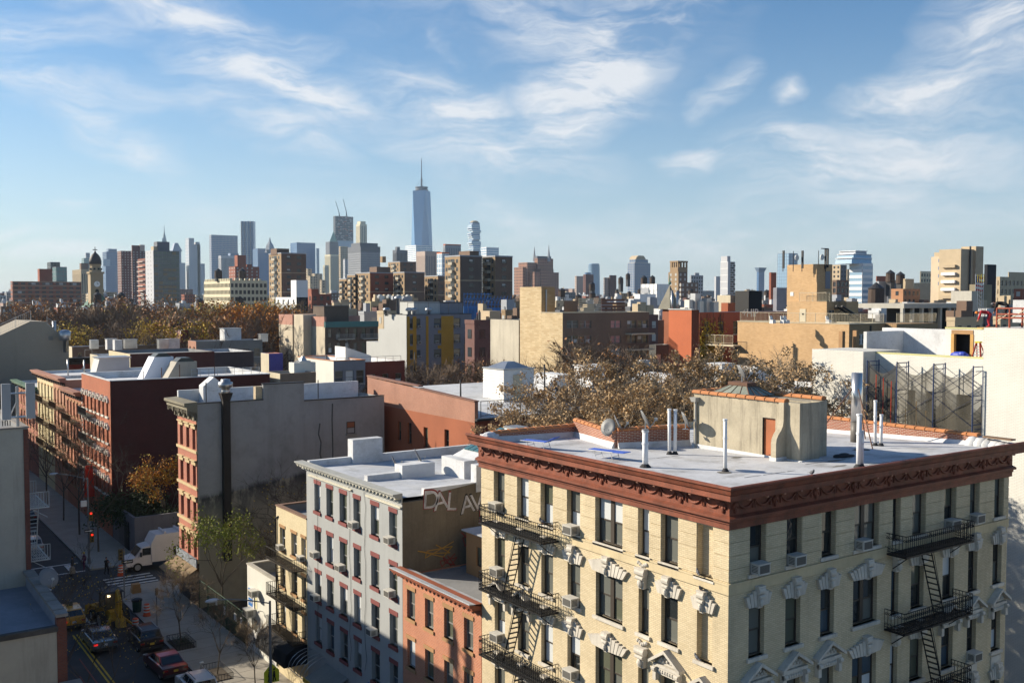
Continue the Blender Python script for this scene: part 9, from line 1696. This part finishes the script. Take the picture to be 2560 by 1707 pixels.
m,tips=grow(512,9.5,.85,.13,4,.3,.5,5); tw=twigs(tips,9,5,.9,.010).mesh('crown',mat('dark_twigs',(.06,.045,.035),.95)); lm=m.mesh('trunk',M_BARK); fl=leaves(tips,1,2,.4,.14,keep=.25).mesh('crown',L_YEL); tree('bare_yard_tree','bare dark tree with a few gold leaves before the stained wall',(34.5,83,0),lm,[tw,fl],0,1.15); tree('bare_yard_tree','bare dark tree in the yard behind the white shop',(32,79,0),lm,[tw,fl],2.2,.9)
m,tips=grow(513,4.6,.55,.055,4,.38,.7,4,.15); ST=(m.mesh('trunk',M_BARK),twigs(tips,5,9,.55,.007).mesh('crown',mat('straw_twigs',(.22,.16,.10),.95))); tree('street_sapling','bare straw-coloured street tree in the planted pit',(22.9,78.4,.14),ST[0],[ST[1]],0,1.15); tree('street_sapling','bare street tree in the sunlit earth pit',(23.1,70.5,.14),ST[0],[twigs(tips,8,3,.5,.006).mesh('crown',M_TWIG)],2,1.0); tree('street_sapling','bare sapling at the bottom edge before the shop',(24.6,66.8,.14),ST[0],[ST[1]],4,.85)
m,tips=grow(514,11,.6,.10,4,.35,.7,4,.15); lm=m.mesh('trunk',M_BARK); tw=twigs(tips,2,5,.9,.009).mesh('crown',mat('dark_twigs',(.06,.045,.035),.95)); fl=leaves(tips,3,4,.6,.12,.3,.45).mesh('crown',L_YEL)
tree('avenue_tree','bare branching tree with gold leaves over the near avenue',(12.3,61.5,.14),lm,[tw,fl],0,.78); tree('avenue_tree','thin bare tree with gold leaves at the lower left street',(12.2,68.5,.14),lm,[tw,fl],2,.8)
for i,y in enumerate((112.5,122,131,142)):tree('avenue_tree','dark bare street tree, %s past the crossing'%ORD[i],(24.2,y,.14),lm,[tw],i*1.7,1.0+.1*(i%2))
for i,y in enumerate((113,126,139)):tree('avenue_tree','dark bare street tree on the west kerb, %s past the crossing'%ORD[i],(11.6,y,.14),lm,[tw],i*2.1+1,1.0)
t=thing('red_banner','bright red shop banner hanging in the shaded avenue','banner',(26.5,126,4)); part(t,'cloth',MB().hexa([(25.6,126,3.6),(26.8,126,3.6),(26.8,126.1,3.6),(25.6,126.1,3.6),(25.8,126,7.4),(26.6,126,7.4),(26.6,126.1,7.4),(25.8,126.1,7.4)]),mat('banner_red',(.55,.04,.02),.8,.15,0,3)); part(t,'pole',MB().tube((27.0,126.05,7.5),(25.5,126.05,7.5),.03,.03,5),M_DARK)
# ------------------------------------------------------------------ air: even pale haze round the whole scene
m=MB().box(-3400,-900,-3,5200,5600,575); hz=solo('haze','thin pale blue haze over the whole city','haze',m,M_WHITE,kind='stuff',base=(0,0,0))
hm=bpy.data.materials.new('haze_air'); hm.use_nodes=True; nt=hm.node_tree; nt.nodes.clear(); o_=nt.nodes.new('ShaderNodeOutputMaterial'); v=nt.nodes.new('ShaderNodeVolumePrincipled'); v.inputs['Color'].default_value=(.62,.80,1.0,1); v.inputs['Density'].default_value=HAZE; v.inputs['Anisotropy'].default_value=.2; nt.links.new(v.outputs[0],o_.inputs['Volume']); hz.data.materials.clear(); hz.data.materials.append(hm)
